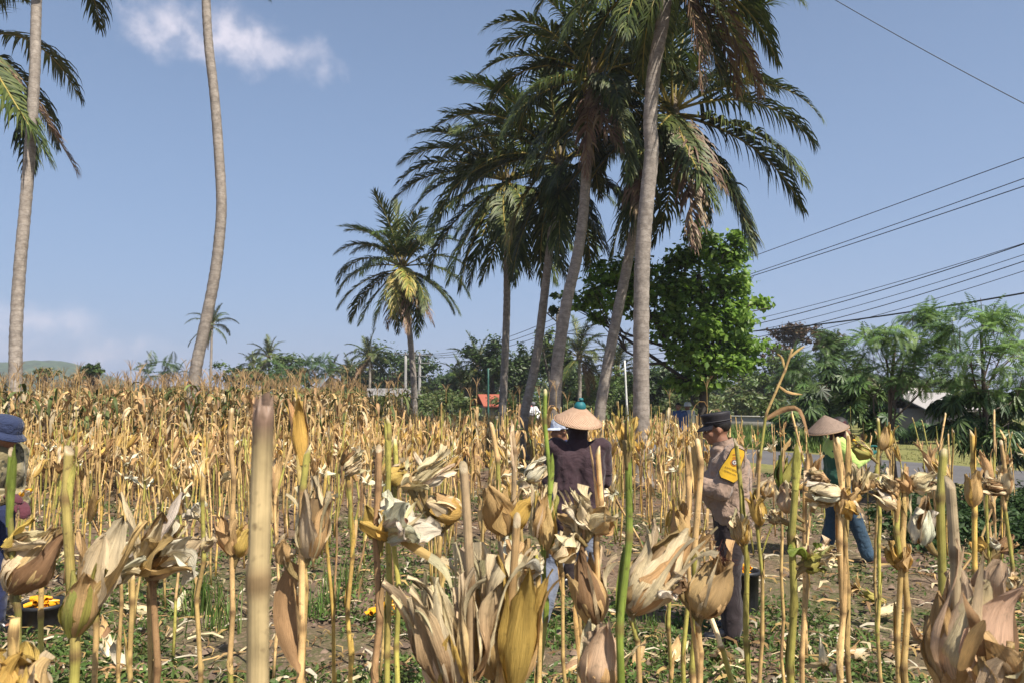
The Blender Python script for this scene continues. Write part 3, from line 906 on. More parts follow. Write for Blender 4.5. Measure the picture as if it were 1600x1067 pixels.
feather_tree('feathery tree with a thin dark trunk at the road edge right of the farthest farmer', 1396, 13.5,
             [(1390, 520, 55, 24), (1425, 490, 45, 22), (1460, 490, 35, 20), (1370, 545, 50, 20), (1420, 545, 55, 28), (1450, 560, 40, 26), (1390, 580, 45, 24), (1360, 515, 30, 16), (1475, 530, 30, 24), (1430, 590, 40, 18)],
             520, .34, PALE, (1400, 520), .05, 41)
feather_tree('feathery tree at the right edge with pale stems branching upward', 1530, 12,
             [(1530, 490, 42, 20), (1560, 520, 45, 24), (1500, 510, 35, 20), (1590, 500, 30, 24), (1520, 550, 50, 26), (1570, 560, 45, 26), (1620, 520, 40, 30), (1500, 580, 40, 22), (1600, 580, 40, 26), (1545, 610, 40, 18)],
             520, .32, PALE, (1533, 520), .05, 42)
feather_tree('feathery green tree behind the farthest farmer, left of the cassava', 1290, 32,
             [(1285, 545, 34, 24), (1300, 570, 34, 28), (1262, 570, 28, 26), (1320, 530, 20, 14), (1240, 590, 28, 20), (1325, 590, 26, 22)],
             420, .75, [(.07, .13, .035), (.09, .15, .04), (.05, .09, .03)], (1290, 560), .07, 43)
feather_tree('pale feathery shrub just left of the S-curved trunk', 252, 42,
             [(235, 585, 18, 10), (255, 575, 20, 10), (272, 582, 16, 12), (262, 568, 14, 6)], 60, .9, [(.07, .11, .045), (.05, .08, .035)], (253, 580), .06, 44)
feather_tree('feathery green tree at the right of the far clump', 482, 60,
             [(480, 580, 28, 18), (495, 570, 20, 12), (465, 590, 24, 14), (505, 585, 14, 12)], 170, 1.1, [(.06, .11, .04), (.08, .13, .045)], (483, 575), .1, 45)
feather_tree('feathery green tree in the middle of the far clump', 440, 60,
             [(425, 590, 28, 14), (450, 575, 20, 12), (440, 595, 24, 10)], 110, 1.1, [(.07, .13, .035), (.09, .15, .04)], (440, 580), .1, 46)

def cassava(label, px, Y, blobs_px, n, L, pal, seed, r0=.03, lobes=7, hang=.5, group=None, name='cassava_plant'):
    r = np.random.default_rng(seed)
    bl = [pblob(a, b_, Y + r.normal() * .3, rx, ry) for a, b_, rx, ry in blobs_px]
    base = P(px, 625, Y); base[2] = 0
    t = empty(name, base, label, 'shrub', group)
    tb = MB(); limb_tubes(tb, base, bl, r0, (.14, .12, .10), None, rr=r)
    tb.build('trunk', M_BARK, t, origin=base)
    cm = MB(); p, nn = blob_points(bl, n, r, .6)
    for a, o in zip(p, nn):
        nrm = unit(o * .7 + r.normal(size=3) * .35 + [0, -.2, .75])
        Bx = basis(nrm, r.normal(size=3))
        col = np.array(pal[r.integers(len(pal))]) * r.uniform(.75, 1.3)
        V, T = [], []
        for k in range(lobes):
            an = (k - (lobes - 1) / 2) * R(38)
            ll = L * (1 - .06 * abs(k - (lobes - 1) / 2)) * r.uniform(.85, 1.1)
            d = Bx[0] * math.cos(an) + Bx[1] * math.sin(an); s = -Bx[0] * math.sin(an) + Bx[1] * math.cos(an)
            i = len(V)
            mid = a + d * ll * .55 - np.array([0, 0, hang * ll * .18])
            tip = a + d * ll - np.array([0, 0, hang * ll * .6])
            V += [a, mid + s * ll * .12, tip, mid - s * ll * .12]
            T += [(i, i + 1, i + 2), (i, i + 2, i + 3)]
        cm.add(V, None, T, col)
    cm.build('foliage', M_LEAF, t, smooth=False, origin=base)
    return t
CAS = [(.055, .10, .030), (.08, .14, .036), (.11, .17, .045), (.03, .06, .022)]
cassava('tall dark cassava with finger leaves behind the farthest farmer', 1290, 26, [(1265, 620, 30, 34), (1300, 610, 30, 34), (1280, 650, 36, 28), (1315, 640, 24, 26), (1240, 660, 22, 18), (1320, 590, 16, 20)], 420, .40, CAS, 51, .05)
cassava('dark leafy shrub around the thin trunk of the feathery tree', 1370, 17, [(1360, 610, 30, 24), (1385, 640, 30, 26), (1360, 660, 28, 24), (1405, 600, 30, 20), (1340, 640, 20, 24), (1390, 665, 26, 18)], 420, .28, CAS, 52, .04, 6)
cassava('dark broad-leaved shrub drooping over the road at the right edge', 1540, 12.2, [(1490, 625, 34, 20), (1530, 640, 36, 26), (1575, 640, 36, 28), (1560, 680, 40, 24), (1500, 665, 30, 18), (1610, 680, 36, 30), (1600, 620, 30, 24), (1585, 710, 26, 14)], 560, .21, CAS, 53, .035, 5, hang=1.0)
cassava('low bright green bush right of the grey roof', 1470, 30, [(1440, 665, 40, 18), (1480, 668, 34, 16), (1420, 680, 34, 12), (1500, 680, 30, 12)], 420, .30, [(.06, .12, .035), (.08, .15, .04), (.04, .08, .03)], 54, .03, 5)

# ------------------------------------------------------------------ poles and cables
M_CONC = plain('pole_concrete', (.30, .29, .28), .85, 20, .2, .3)
M_WIRE = plain('cable_sheath', (.02, .02, .022), .6, 3, .1, 0)
def pole(label, px, py, Y, r0, arms, mat, lean=(0, 0), col=(.3, .29, .28), name='utility_pole'):
    top = P(px, py, Y); base = top.copy(); base[2] = 0; base[0] -= lean[0]
    t = empty(name, base, label, 'pole', 'utility poles')
    m = MB(); tube(m, spline([base, (base + top) / 2, top], 6), np.linspace(r0 * 1.4, r0, 6), 10, col)
    m.build('post', mat, t, origin=base)
    for dz, w, dx in arms:
        a = MB(); box(a, top - [0, .12, dz], (w, .1, .1), (.12, .12, .12))
        for k in np.linspace(-.45, .45, 3):
            ellipsoid(a, top - [k * w, .12, dz - .14], (.06, .06, .12), (.10, .07, .06), su=6, sv=4)
        a.build('crossarm', M_COL, t, origin=base)
    return t, top
pole('left one of the twin transformer poles beside the lone palm', 634, 552, 80, .14, [(.1, 2.4, 0)], M_CONC)
pole('right one of the twin transformer poles beside the lone palm', 656, 553, 80, .14, [(.15, 2.6, 0), (1.0, 2.2, 0), (2.4, 2.0, 0)], M_CONC)
tA, topA = pole('dark wooden pole with a slanting stay seen between two leaning palm trunks', 872, 482, 50, .14, [(.3, 1.4, 0)], plain('pole_wood', (.09, .075, .06), .9, 12, .3, .4))
s = MB(); tube(s, [P(853, 488, 50), P(870, 503, 50.0)], .05, 6, (.05, .05, .05)); s.build('stay_arm', M_COL, tA, origin=np.array(tA.location))
pole('thin white leaning pole left of the thick pale palm trunk', 976, 563, 30, .035, [], plain('white_paint', (.6, .6, .58), .6, 10, .15, .1), lean=(-.12, 0), name='white_pole')
pole('thin green pole behind the thin dark palm trunk', 763, 575, 45, .05, [], plain('green_paint', (.03, .10, .08), .6, 10, .15, .1), name='green_pole')
tf = MB(); tb_ = P(645, 590, 79.6)
def cable(label, a, b_, sag, rad=.018, group='overhead cables'):
    a, b_ = np.asarray(a), np.asarray(b_)
    v = np.linspace(0, 1, 28)
    pts = a + v[:, None] * (b_ - a); pts[:, 2] -= sag * 4 * v * (1 - v)
    m = MB(); tube(m, pts, rad, 5, (.02, .02, .02)); 
    return m.build('overhead_cable', M_WIRE, label=label, cat='cable', group=group, origin=a)
def pa(py): return P(872, py, 50)
YB = 19.7
for lab, ya, yb, sag, rr_ in [
        ('topmost cable of the three wide spaced ones right of the leafy tree', 512, 137, 0., .016),
        ('second cable from the top right of the leafy tree', 524, 170, .25, .016),
        ('third cable from the top running just under the second', 522, 188, .25, .018),
        ('upper cable of the lower bundle at the right', 545, 280, 1.0, .012),
        ('second cable of the lower bundle at the right', 548, 272, 1.25, .018),
        ('middle cable of the lower bundle at the right', 552, 292, 1.3, .012),
        ('fourth cable of the lower bundle at the right', 556, 300, 1.45, .016),
        ('lowest cable of the lower bundle at the right', 560, 318, 1.5, .012),
        ('thick sagging black cable crossing above the feathery trees', 520, 400, 1.0, .03)]:
    cable(lab, pa(ya), P(1900, yb, YB), sag, rr_)
for i, (ya, yb) in enumerate([(495, 553), (505, 555), (515, 557)]):
    cable(['upper', 'middle', 'lower'][i] + ' thin wire running from the twin poles to the wooden pole', P(872, ya, 50), P(657, yb, 80), .7, .022, 'wires to the twin poles')
cable('single wire crossing the top right corner of the sky', P(1180, -75, 16), P(1750, 238, 12), .12, .008)

# ------------------------------------------------------------------ sheds and walls far away
M_SHEET = plain('corrugated_sheet', (.32, .31, .30), .55, 6, .3, .1, metal=.2)
def gable(label, px, py, Y, w, d_, h, rise, roofcol, wallcol, name, rot=0., posts=True, cat='shed', tiles=False):
    c = P(px, py, Y); base = np.array([c[0], c[1], 0.])
    t = empty(name, base, label, cat, rz=rot)
    rf = MB()
    nx = 26
    for sgn in (-1, 1):
        V = []
        for i in range(nx * 2 + 1):
            u = i / (nx * 2)
            zz = .025 * (1 if i % 2 else -1)
            V += [(-w / 2 - .3 + u * (w + .6), 0.02 * sgn, h + rise + zz), (-w / 2 - .3 + u * (w + .6), sgn * (d_ / 2 + .4), h - .2 + zz)]
        q = [(2 * i, 2 * i + 1, 2 * i + 3, 2 * i + 2) for i in range(nx * 2)]
        rf.add(V, q, None, roofcol)
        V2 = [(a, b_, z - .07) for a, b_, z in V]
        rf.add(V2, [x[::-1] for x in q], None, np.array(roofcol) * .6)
    rf.build('roof', M_COL if tiles else M_COL, t, smooth=False)
    for x in (-w / 2, w / 2):
        for y in (-d_ / 2, d_ / 2):
            m = MB(); box(m, (x, y, (h - .2) / 2), (.12, .12, h - .2), wallcol); m.build('post', M_COL, t, smooth=False)
    wl = MB()
    if not posts:
        box(wl, (0, 0, h * .45), (w - .2, d_ - .2, h * .9), wallcol)
        wl.build('wall', M_COL, t, smooth=False)
    else:
        box(wl, (0, 0, h * .5), (w - .13, .08, .1), wallcol); wl.build('rail', M_COL, t, smooth=False)
    return t
gable('grey corrugated roof shed under the feathery tree right of the farthest farmer', 1440, 640, 34, 2.6, 3.0, 1.55, .55, (.30, .285, .28), (.22, .2, .19), 'shed', .3, posts=False)
gable('white sheet roof lean-to attached left of the grey corrugated shed', 1412, 636, 36, 1.3, 2.6, 1.8, .55, (.62, .58, .55), (.25, .23, .2), 'shed', .1, posts=False)
gable('open pale framed shelter left of the twin poles', 612, 640, 62, 3.6, 3.6, 2.2, .55, (.22, .21, .20), (.55, .53, .5), 'field_shelter', .15)
gable('little house with an orange tiled roof left of the thin palm trunk', 768, 634, 60, 1.7, 2.2, 1.5, .75, (.30, .085, .05), (.3, .28, .25), 'small_house', .35, posts=False, cat='house', tiles=True)
a = P(1040, 655, 48); c_ = P(1260, 655, 42)
wl = MB(); mid = (a + c_) / 2; wM = rot_z(-math.atan2(c_[1] - a[1], c_[0] - a[0])); wL = np.linalg.norm((c_ - a)[:2])
box(wl, (mid[0], mid[1], .38), (wL, .15, .76), (.24, .23, .21), M=wM)
box(wl, (mid[0], mid[1], .80), (wL + .1, .22, .07), (.34, .33, .31), M=wM)
wl.build('low_wall', M_COL, label='long low pale wall beyond the road behind the officer', cat='wall', smooth=False)

# ------------------------------------------------------------------ corn: husk leaves, ears, stalks
TAN = np.array((.68, .45, .20)); CREAM = np.array((.82, .66, .40)); WHITE = np.array((.85, .755, .56))
YELLOW = np.array((.68, .455, .12)); BROWN = np.array((.34, .205, .10)); PINK = np.array((.76, .54, .34)); OLIVE = np.array((.40, .36, .09)); GREENL = np.array((.20, .26, .045))
STRAW = np.array((.54, .375, .145)); GREY = np.array((.44, .345, .21))
HC = {'tan': TAN, 'cream': CREAM, 'white': WHITE, 'yellow': YELLOW, 'brown': BROWN, 'pink': PINK, 'olive': OLIVE, 'green': GREENL, 'grey': GREY, 'straw': STRAW, 'old': np.array((.50, .385, .20))}

def husk(L, W, Rr, phi, open_=0., a0=.55, nseg=9, nw=5, col=TAN, tipcol=None, ripple=.003, r=None, rho0=.008, curl=0., taper=1.0, twist=0., offs=0.):
    """one husk leaf in ear space (axis +Z, base at the origin); returns V,Q,C,U"""
    r = r or rng
    v = np.linspace(0, 1, nseg + 1)
    a0 = min(1.0, a0); 
    al = np.where(v < .35, a0 * np.cos(PI / 2 * v / .35), -.54 * a0 * np.sin(PI * np.clip((v - .35) / .65, 0, 1)))
    al = al * (1 - min(1, open_ * .5)) + open_ * np.clip(v * 1.6, 0, 1) ** .8 + curl * v ** 2.5
    ds = L / nseg
    rho = rho0 + offs + np.concatenate([[0], np.cumsum(np.sin((al[:-1] + al[1:]) / 2) * ds)])
    z = np.concatenate([[0], np.cumsum(np.cos((al[:-1] + al[1:]) / 2) * ds)])
    w = W * np.where(v < .38, .42 + .58 * np.sin(PI / 2 * v / .38), np.clip(1 - (v - .38) / .62, 0, 1) ** .72 * taper)
    w[-1] = W * .02
    V, U = [], []
    ph0 = r.uniform(0, 6)
    Rc0 = Rr * (1 + open_ * 1.2)
    edge = r.normal(size=(nseg + 1, 2)) * W * .07
    for i in range(nseg + 1):
        mo = min(1., open_ * 1.3)
        Rc = max(.007, rho[i] * 1.04) * (1 - mo) + max(.01, Rc0 * (.7 + .6 * v[i])) * mo
        n_r, n_z = math.cos(al[i]), -math.sin(al[i])
        for j in range(nw + 1):
            q = j / nw * 2 - 1
            s = q * w[i] + (edge[i, 0] if j == 0 else (edge[i, 1] if j == nw else 0)) * v[i]
            an = np.clip(s / Rc, -2.3, 2.3)
            lat = Rc * math.sin(an); inw = Rc * (1 - math.cos(an))
            rp = ripple * math.sin(q * 5 + ph0 + v[i] * 5) * (.2 + v[i]) + ripple * .55 * math.sin(q * 14 + ph0 * 2 + v[i] * 3) + ripple * 1.8 * abs(q) ** 4 * math.sin(v[i] * 9 + ph0 * 3 + (2 if q > 0 else 0))
            tw = twist * v[i]
            latx = lat * math.cos(tw); k = -inw + rp + lat * math.sin(tw)
            V.append((rho[i] + n_r * k, latx, z[i] + n_z * k))
            U.append((q * .5 * W / .03, v[i] * L / .1, ph0))
    V = np.array(V) @ rot_z(-phi)
    tipc = col * .8 if tipcol is None else tipcol
    f = (v ** 2.2)[:, None] * np.ones((1, nw + 1)) 
    C = col[None, None] * (1 - f[..., None]) + tipc[None, None] * f[..., None]
    e = np.abs(np.linspace(-1, 1, nw + 1))[None, :, None] ** 3
    C = C * (1 - .12 * e)
    return V, grid_faces(nseg, nw), C.reshape(-1, 3), np.array(U)

def jit(c, r, a=.12):
    c = np.asarray(c) * r.uniform(1 - a, 1 + a) * (1 + r.normal(size=3) * .03)
    return np.clip(c, .01, .86)

def ear_leaves(kind, L, Rr, r, cols, n=6, lod=0):
    """list of husk leaf tuples for an ear of a kind"""
    ns, nw = [(13, 10), (8, 5), (4, 2)][lod]
    out = []
    def add(**k):
        k.setdefault('nseg', ns); k.setdefault('nw', nw)
        out.append(husk(r=r, **k))
    def cc(): return jit(HC[cols[r.integers(len(cols))]], r)
    if kind == 'closed':
        for k in range(n):
            ph = k * 2.4 + r.normal() * .3
            add(L=L * r.uniform(.85, 1.08), W=Rr * r.uniform(1.2, 1.7), Rr=Rr * r.uniform(.95, 1.1), phi=ph, a0=(Rr * .95 - .006) / (.223 * L), open_=r.uniform(0, .06) + .10 * (k > n - 3), col=cc(), offs=.0012 * k, ripple=.0028, twist=r.normal() * .25, curl=r.uniform(0, .8))
        for k in range(4 if lod < 2 else 0):
            add(L=L * r.uniform(1.0, 1.2), W=Rr * r.uniform(.10, .3), Rr=Rr, phi=r.uniform(0, 6.28), a0=(Rr - .006) / (.223 * L), open_=r.uniform(0, .08), col=cc(), offs=.004, ripple=.002, curl=r.uniform(-.5, 1.0), nw=2)
    elif kind == 'loose':
        for k in range(n):
            ph = k * 2.4 + r.normal() * .3
            add(L=L * r.uniform(.8, 1.15), W=Rr * r.uniform(.9, 1.35), Rr=Rr * r.uniform(.9, 1.2), phi=ph, a0=(Rr * .95 - .006) / (.223 * L), open_=r.uniform(.0, .28), col=cc(), offs=.0015 * k, ripple=.004, curl=r.normal() * .4, twist=r.normal() * .4)
        for k in range(5 if lod < 2 else 0):
            add(L=L * r.uniform(.9, 1.2), W=Rr * r.uniform(.08, .3), Rr=Rr, phi=r.uniform(0, 6.28), a0=(Rr - .006) / (.223 * L), open_=r.uniform(0, .35), col=jit(CREAM, r), offs=.004, ripple=.003, curl=r.uniform(-1, 1.5), twist=r.normal(), nw=2)
    elif kind == 'cup':
        for k in range(n):
            ph = k * 2 * PI / n + r.normal() * .3
            add(L=L * r.uniform(.75, 1.1), W=Rr * r.uniform(.9, 1.3), Rr=Rr * r.uniform(1.1, 1.4), phi=ph, a0=.4, open_=r.uniform(.25, .65), col=cc(), curl=r.uniform(-.6, .3), ripple=.004, twist=r.normal() * .3)
    elif kind == 'flare':
        for k in range(n):
            ph = k * 2 * PI / n * 1.0 + r.normal() * .35
            inner = k % 2
            c = jit(WHITE if inner and 'white' in cols else HC[cols[r.integers(len(cols))]], r)
            add(L=L * r.uniform(.7, 1.15), W=Rr * r.uniform(.6, 1.15), Rr=Rr * 1.5, phi=ph, a0=.3, open_=r.uniform(.55, 1.55), col=c, curl=r.uniform(-.9, .8), ripple=.006, twist=r.normal() * .7)
        for k in range(n):      # torn strips
            add(L=L * r.uniform(.5, 1.0), W=Rr * r.uniform(.10, .25), Rr=Rr, phi=r.uniform(0, 6.28), a0=.3, open_=r.uniform(.2, 1.4), col=jit(CREAM, r), curl=r.uniform(-1.2, 1.2), ripple=.002, twist=r.normal(), nw=2 if lod else 3)
    elif kind == 'frayed':
        for k in range(n):
            add(L=L * r.uniform(.75, 1.05), W=Rr * r.uniform(.5, .9), Rr=Rr * 1.1, phi=k * 2.4, a0=.62, open_=r.uniform(.05, .35), col=cc(), tipcol=jit(CREAM, r), curl=r.uniform(-.3, .9), ripple=.006, twist=r.normal() * .9)
        for k in range(n + 2):
            add(L=L * r.uniform(.8, 1.15), W=Rr * r.uniform(.10, .22), Rr=Rr, phi=r.uniform(0, 6.28), a0=.6, open_=r.uniform(.05, .4), col=jit(CREAM, r), curl=r.uniform(-1, 1.4), ripple=.002, twist=r.normal())
    return out

def cob_core(L, Rr, col=(.50, .33, .16)):
    m = MB()
    z = np.linspace(0, L, 9); rad = Rr * np.sin(np.linspace(.35, 2.9, 9)) ** .5
    lathe(m, np.stack([rad, z], 1), 12, col)
    return m

def stalk_mb(pts, r0, r1, r, low=OLIVE, high=STRAW, sides=9, node=.16, split=.45, sheath=True, cut='slant', browns=.35):
    """pts base->top; nodes every `node` metres"""
    pts = np.asarray(pts, float)
    L = np.linalg.norm(np.diff(pts, axis=0), axis=1).sum()
    npt = 4
    nn = max(1, int(L / node))
    ts = [0]; nodes_ = []
    for i in range(1, nn + 1):
        t = (i + r.normal() * .12) / (nn + .5)
        e = .010 / L; nodes_.append(t)
        ts += [t - e * 1.6, t - e * .4, t + e * .4, t + e * 1.8]
    ts += [1 - .09 / L, 1 - .05 / L, 1 - .03 / L, 1 - .012 / L, 1]
    ts = np.clip(np.array(ts), 0, 1); ts = np.unique(ts)
    d = np.linspace(0, 1, 60); sp = spline(pts, 240)
    al_ = np.concatenate([[0], np.cumsum(np.linalg.norm(np.diff(sp, axis=0), axis=1))]); al_ /= al_[-1]
    sp = np.stack([np.interp(d, al_, sp[:, k]) for k in range(3)], 1)
    P3 = np.stack([np.interp(ts, d, sp[:, k]) for k in range(3)], 1)
    zz_ = np.array([0] + nodes_ + [1]); zo = np.array([[0, 0]] + [[(-1) ** k_ * .0028 + r.normal() * .0015, r.normal() * .002] for k_ in range(len(nodes_))] + [[0, 0]])
    for k_ in (0, 1):
        P3[:, k_] += np.interp(ts, zz_, zo[:, k_]) * 1.6; sp[:, k_] += np.interp(d, zz_, zo[:, k_]) * 1.6
    rad = np.interp(ts, [0, 1], [r0, r1])
    C = []
    ic = {}
    for k, t in enumerate(ts):
        seg = int(np.searchsorted(nodes_, t))
        if seg not in ic: ic[seg] = r.random()
        base = low if (t < split and ic[seg] < .75) else high
        if t >= split and ic[seg] > .82: base = OLIVE
        if ic[seg] < .18 * browns / .35: base = base * .6 + BROWN * .4
        base = np.array(base) * (.78 + .4 * ((ic[seg] * 7.3) % 1))
        c = np.array(base, float)
        C.append(c)
    C = np.array(C)
    # widen and darken the nodes
    for q in nodes_:
        for k, t in enumerate(ts):
            if abs(t - q) < .0065 / L:
                rad[k] *= 1.17; C[k] = C[k] * .30 + np.array((.15, .085, .04)) * .70
            elif 0 < t - q < .016 / L: C[k] = C[k] * .8 + np.array((.50, .42, .16)) * .2
    C = np.clip(C, 0, 1)
    m = MB(); tube(m, P3, rad, sides, C)
    if cut == 'ragged':
        V = m.V[0]; a = sides * (len(ts) - 1)
        V[a:a + sides, 2] += r.uniform(-.006, .016, sides); V[a:a + sides, :2] += r.normal(size=(sides, 2)) * r1 * .14
        m.C[0][a - sides:a + sides] = np.array((.20, .13, .09)); m.C[0][a - 2 * sides:a - sides] *= .7; m.C[0][-1] = (.10, .07, .05); V[-1, 2] -= .012
    if cut == 'slant':
        # push the last ring into a slanting cut, pale pith inside
        V = m.V[0]; a = sides * (len(ts) - 1)
        ang = np.arange(sides) / sides * 2 * PI + r.uniform(0, 6)
        V[a:a + sides, 2] += np.cos(ang) * r1 * r.uniform(1.0, 2.2)
        m.C[0][a:a + sides] = (.45, .36, .22); m.C[0][-1] = (.30, .22, .13)
    if sheath and cut == 'slant' and r.random() < .62:
        tpos = 1 - min(.5, r.uniform(.08, .16) / L); p = sp[int(tpos * 59)]; Bx = basis(unit(sp[-1] - sp[-4]), r.normal(size=3))
        hv, hq, hc, hu = husk((1 - tpos) * L + r.uniform(.02, .06), r1 * 2.0, r1 * 1.3, 0, open_=r.uniform(0, .06), a0=.0, nseg=9, nw=6, col=jit(high, r) * r.uniform(.9, 1.15), ripple=.0012, r=r, rho0=r1 * 1.12)
        m.add(hv @ Bx + p, hq, None, np.clip(hc, 0, .8), hu)
    if sheath:
        for i in range(nn - 1):
            if r.random() < .6:
                t0 = (i + 1) / (nn + .5); k = int(t0 * 59); p = sp[min(k, 59)]; d_ = unit(sp[min(k + 1, 59)] - sp[max(0, k - 1)])
                Bx = basis(d_, r.normal(size=3))
                hv, hq, hc, hu = husk(min(L / (nn + .5), node) * r.uniform(.45, .9), r0 * 1.9, r0 * 1.05, 0, open_=r.uniform(0, .03), a0=.0, nseg=6, nw=5, col=jit(high, r) * r.uniform(.75, 1.15), ripple=.0004, r=r, rho0=r0 * 1.03)
                m.add(hv @ Bx + p, hq, None, np.clip(hc, 0, .8), hu)
    return m

def place_ear(t, base, tip, kind, Rr, cols, r, n=6, origin=(0, 0, 0), core=None, tuft=None, shank=None, label=None):
    base = np.asarray(base, float); tip = np.asarray(tip, float)
    L = np.linalg.norm(tip - base)
    Bx = basis(tip - base, r.normal(size=3) * .3 + np.array([1, 0, 0]))
    m = cob_core(L * (.55 if kind not in ('closed', 'loose') else .75), Rr * (.22 if kind in ('cup', 'flare', 'frayed') else .6), core or (.30, .20, .10))
    e = MB(); e.merge(m, Bx, base)
    if shank is not None:
        tube(e, spline([shank, (np.asarray(shank) + base) / 2, base + Bx[2] * .02], 5), [.006, .006, .007, .009, .011], 7, (.33, .24, .10))
    eo = e.build('ear', M_HUSK, t, origin=np.asarray(origin))
    tag(eo, label)
    for V, Q, C, U in ear_leaves(kind, L, Rr, r, cols, n):
        h = MB(); h.add(V @ Bx + base, Q, None, np.clip(C, 0, .85), U)
        h.build('husk_leaf', M_HUSK, eo, origin=np.asarray(origin))
    if tuft is not None:
        h = MB()
        for k in range(26):
            d = unit(Bx[2] + r.normal(size=3) * .45)
            p0 = base + Bx[2] * L * .86
            tube(h, spline([p0, p0 + d * .02 + r.normal(size=3) * .004, p0 + d * .045 + r.normal(size=3) * .014], 4), [.0012, .001, .0008, .0005], 3, tuft, cap=False)
        h.build('silk', M_DRYLEAF, eo, origin=np.asarray(origin))
    return eo

def long_leaf(mb, p, d, L, W, r, col, droop=1.0, seg=9, fold=.35):
    """a corn foliage blade"""
    d = unit(d); p = np.array(p, float); V, C, U = [], [], []
    for k in range(seg + 1):
        q = k / seg
        s = unit(np.cross(d, [0, 0, 1.0]) + r.normal(size=3) * .02)
        tw = r.normal() * .25
        s = unit(s * math.cos(tw) + np.cross(d, s) * math.sin(tw))
        nn = np.cross(s, d)
        w = W * (math.sin(PI * min(1, q * .86 + .13)) ** .7) * .5
        for j, o in enumerate((-1, 0, 1)):
            V.append(p + s * w * o + nn * w * fold * abs(o)); C.append(col * (1.1 if j == 1 else 1) * (1 - .3 * q)); U.append((o * .5, q * L / .1, 0))
        p = p + d * L / seg
        d = unit(d + np.array([0, 0, -1.0]) * droop / seg * 2.0 + r.normal(size=3) * .06)
    mb.add(V, grid_faces(seg, 2), None, np.clip(C, 0, .8), U)

GH = 'cut corn stalks standing close to the camera'
def hero(label, pts_px, d, w_px, ears=(), low='olive', high='straw', seed=0, split=.45, leaves=(), node=.17, group=GH, cut='slant', sheath=True, browns=.35):
    """pts_px: stalk centreline from the lowest seen point up to the cut top; d: distance"""
    r = np.random.default_rng(1000 + seed)
    w = [P(px, py, d) for px, py in pts_px]
    b = w[0] + (w[0] - w[-1]) / (w[-1][2] - w[0][2]) * w[0][2] * .6 if w[0][2] > .02 else w[0].copy()
    if w[0][2] > .02: b[1] = d
    b[2] = 0
    ctrl = [b] + w if w[0][2] > .05 else [b] + w[1:]
    t = empty('corn_stalk', b, label, 'corn stalk', group)
    r0 = w_px * d / FPX / 2
    m = stalk_mb(ctrl, r0 * 1.0, r0 * (.78 if cut != 'none' else .5), r, HC[low], HC[high], 16 if d < 2 else 9, node, split, sheath, cut, browns)
    m.build('stalk', M_STALK, t, origin=b)
    for e in ears:
        base = P(e['b'][0], e['b'][1], d + e.get('db', 0)); tip = P(e['t'][0], e['t'][1], d + e.get('dt', 0))
        rr = e['w'] * d / FPX / 2
        sp = spline(ctrl, 40); k = np.argmin(np.abs(sp[:, 2] - (base[2] - .03)))
        place_ear(t, base, tip, e['k'], rr, e['c'].split(), r, e.get('n', 6), b, core=e.get('core'), tuft=e.get('tuft'), shank=sp[k])
    for lf in leaves:
        # (px path, width px, colour)
        lp = spline([P(x, y, d + dz) for x, y, dz in lf[0]], 10)
        W = lf[1] * d / FPX
        tg = np.gradient(lp, axis=0); V, C, U = [], [], []
        for k in range(10):
            q = k / 9; s = unit(np.cross(unit(tg[k]), [0, 1.0, 0]) + r.normal(size=3) * .06 + np.array([0, .35, 0])); nn = unit(np.cross(s, tg[k]))
            ww = W * (math.sin(PI * min(1, q * .9 + .09)) ** .6) * .5
            for o in (-1, -.5, 0, .5, 1):
                V.append(lp[k] + s * ww * o + nn * ww * .45 * abs(o)); C.append(HC[lf[2]] * (1.05 - .2 * abs(o)) * r.uniform(.9, 1.08)); U.append((o, q * 4, 0))
        lm = MB(); lm.add(V, grid_faces(9, 4), None, np.clip(C, 0, .85), U)
        lm.build('leaf', M_DRYLEAF, t, origin=b)
    return t

E = lambda b, t, w, k, c, **kw: dict(b=b, t=t, w=w, k=k, c=c, **kw)
hero('thick blurred pale stalk very close to the lens with a ragged cut top', [(403, 1080), (405, 1040), (408, 850), (412, 637)], .66, 41, seed=1, low='old', high='old', split=.2, node=.36, cut='ragged', browns=.1)
hero('tall greenish stalk at the left with a closed tan ear beside an opened husk', [(116, 1080), (113, 985), (109, 875), (108, 760), (108, 702)], 1.45, 17, [
     E((117, 992), (142, 880), 44, 'closed', 'olive tan olive', n=5), E((130, 960), (188, 812), 62, 'cup', 'tan tan cream', n=4, dt=.03)], seed=2, low='green', high='olive', node=.26)
hero('short stalk hidden behind the closed ear with a wide white torn husk', [(150, 1080), (150, 960), (152, 930)], 1.7, 10, [
     E((158, 915), (205, 850), 70, 'cup', 'white cream white cream', n=6), E((160, 915), (170, 845), 50, 'flare', 'white cream', n=4)], seed=3)
hero('bright green tipped stalk at the left edge with a big closed tan ear leaning right', [(30, 1080), (30, 990), (14, 880), (14, 780), (18, 705)], 1.7, 11, [
     E((16, 925), (92, 825), 70, 'loose', 'tan tan brown cream', n=7, dt=.05), E((8, 855), (72, 822), 32, 'cup', 'cream yellow', n=3)], seed=4, low='olive', high='green', node=.25)
hero('thin yellow stalk with a short cut top right of the big leaning ear', [(66, 1080), (66, 1010), (66, 905), (68, 858)], 1.9, 9.5, seed=5, low='yellow', node=.30)
hero('bottom left corner stalk with a large yellow husk cut by the frame', [(20, 1080), (22, 1060), (24, 1040)], 1.05, 16, [
     E((20, 1110), (3, 990), 80, 'cup', 'yellow yellow cream', n=5), E((38, 1100), (40, 1015), 60, 'loose', 'yellow tan', n=4)], seed=6)
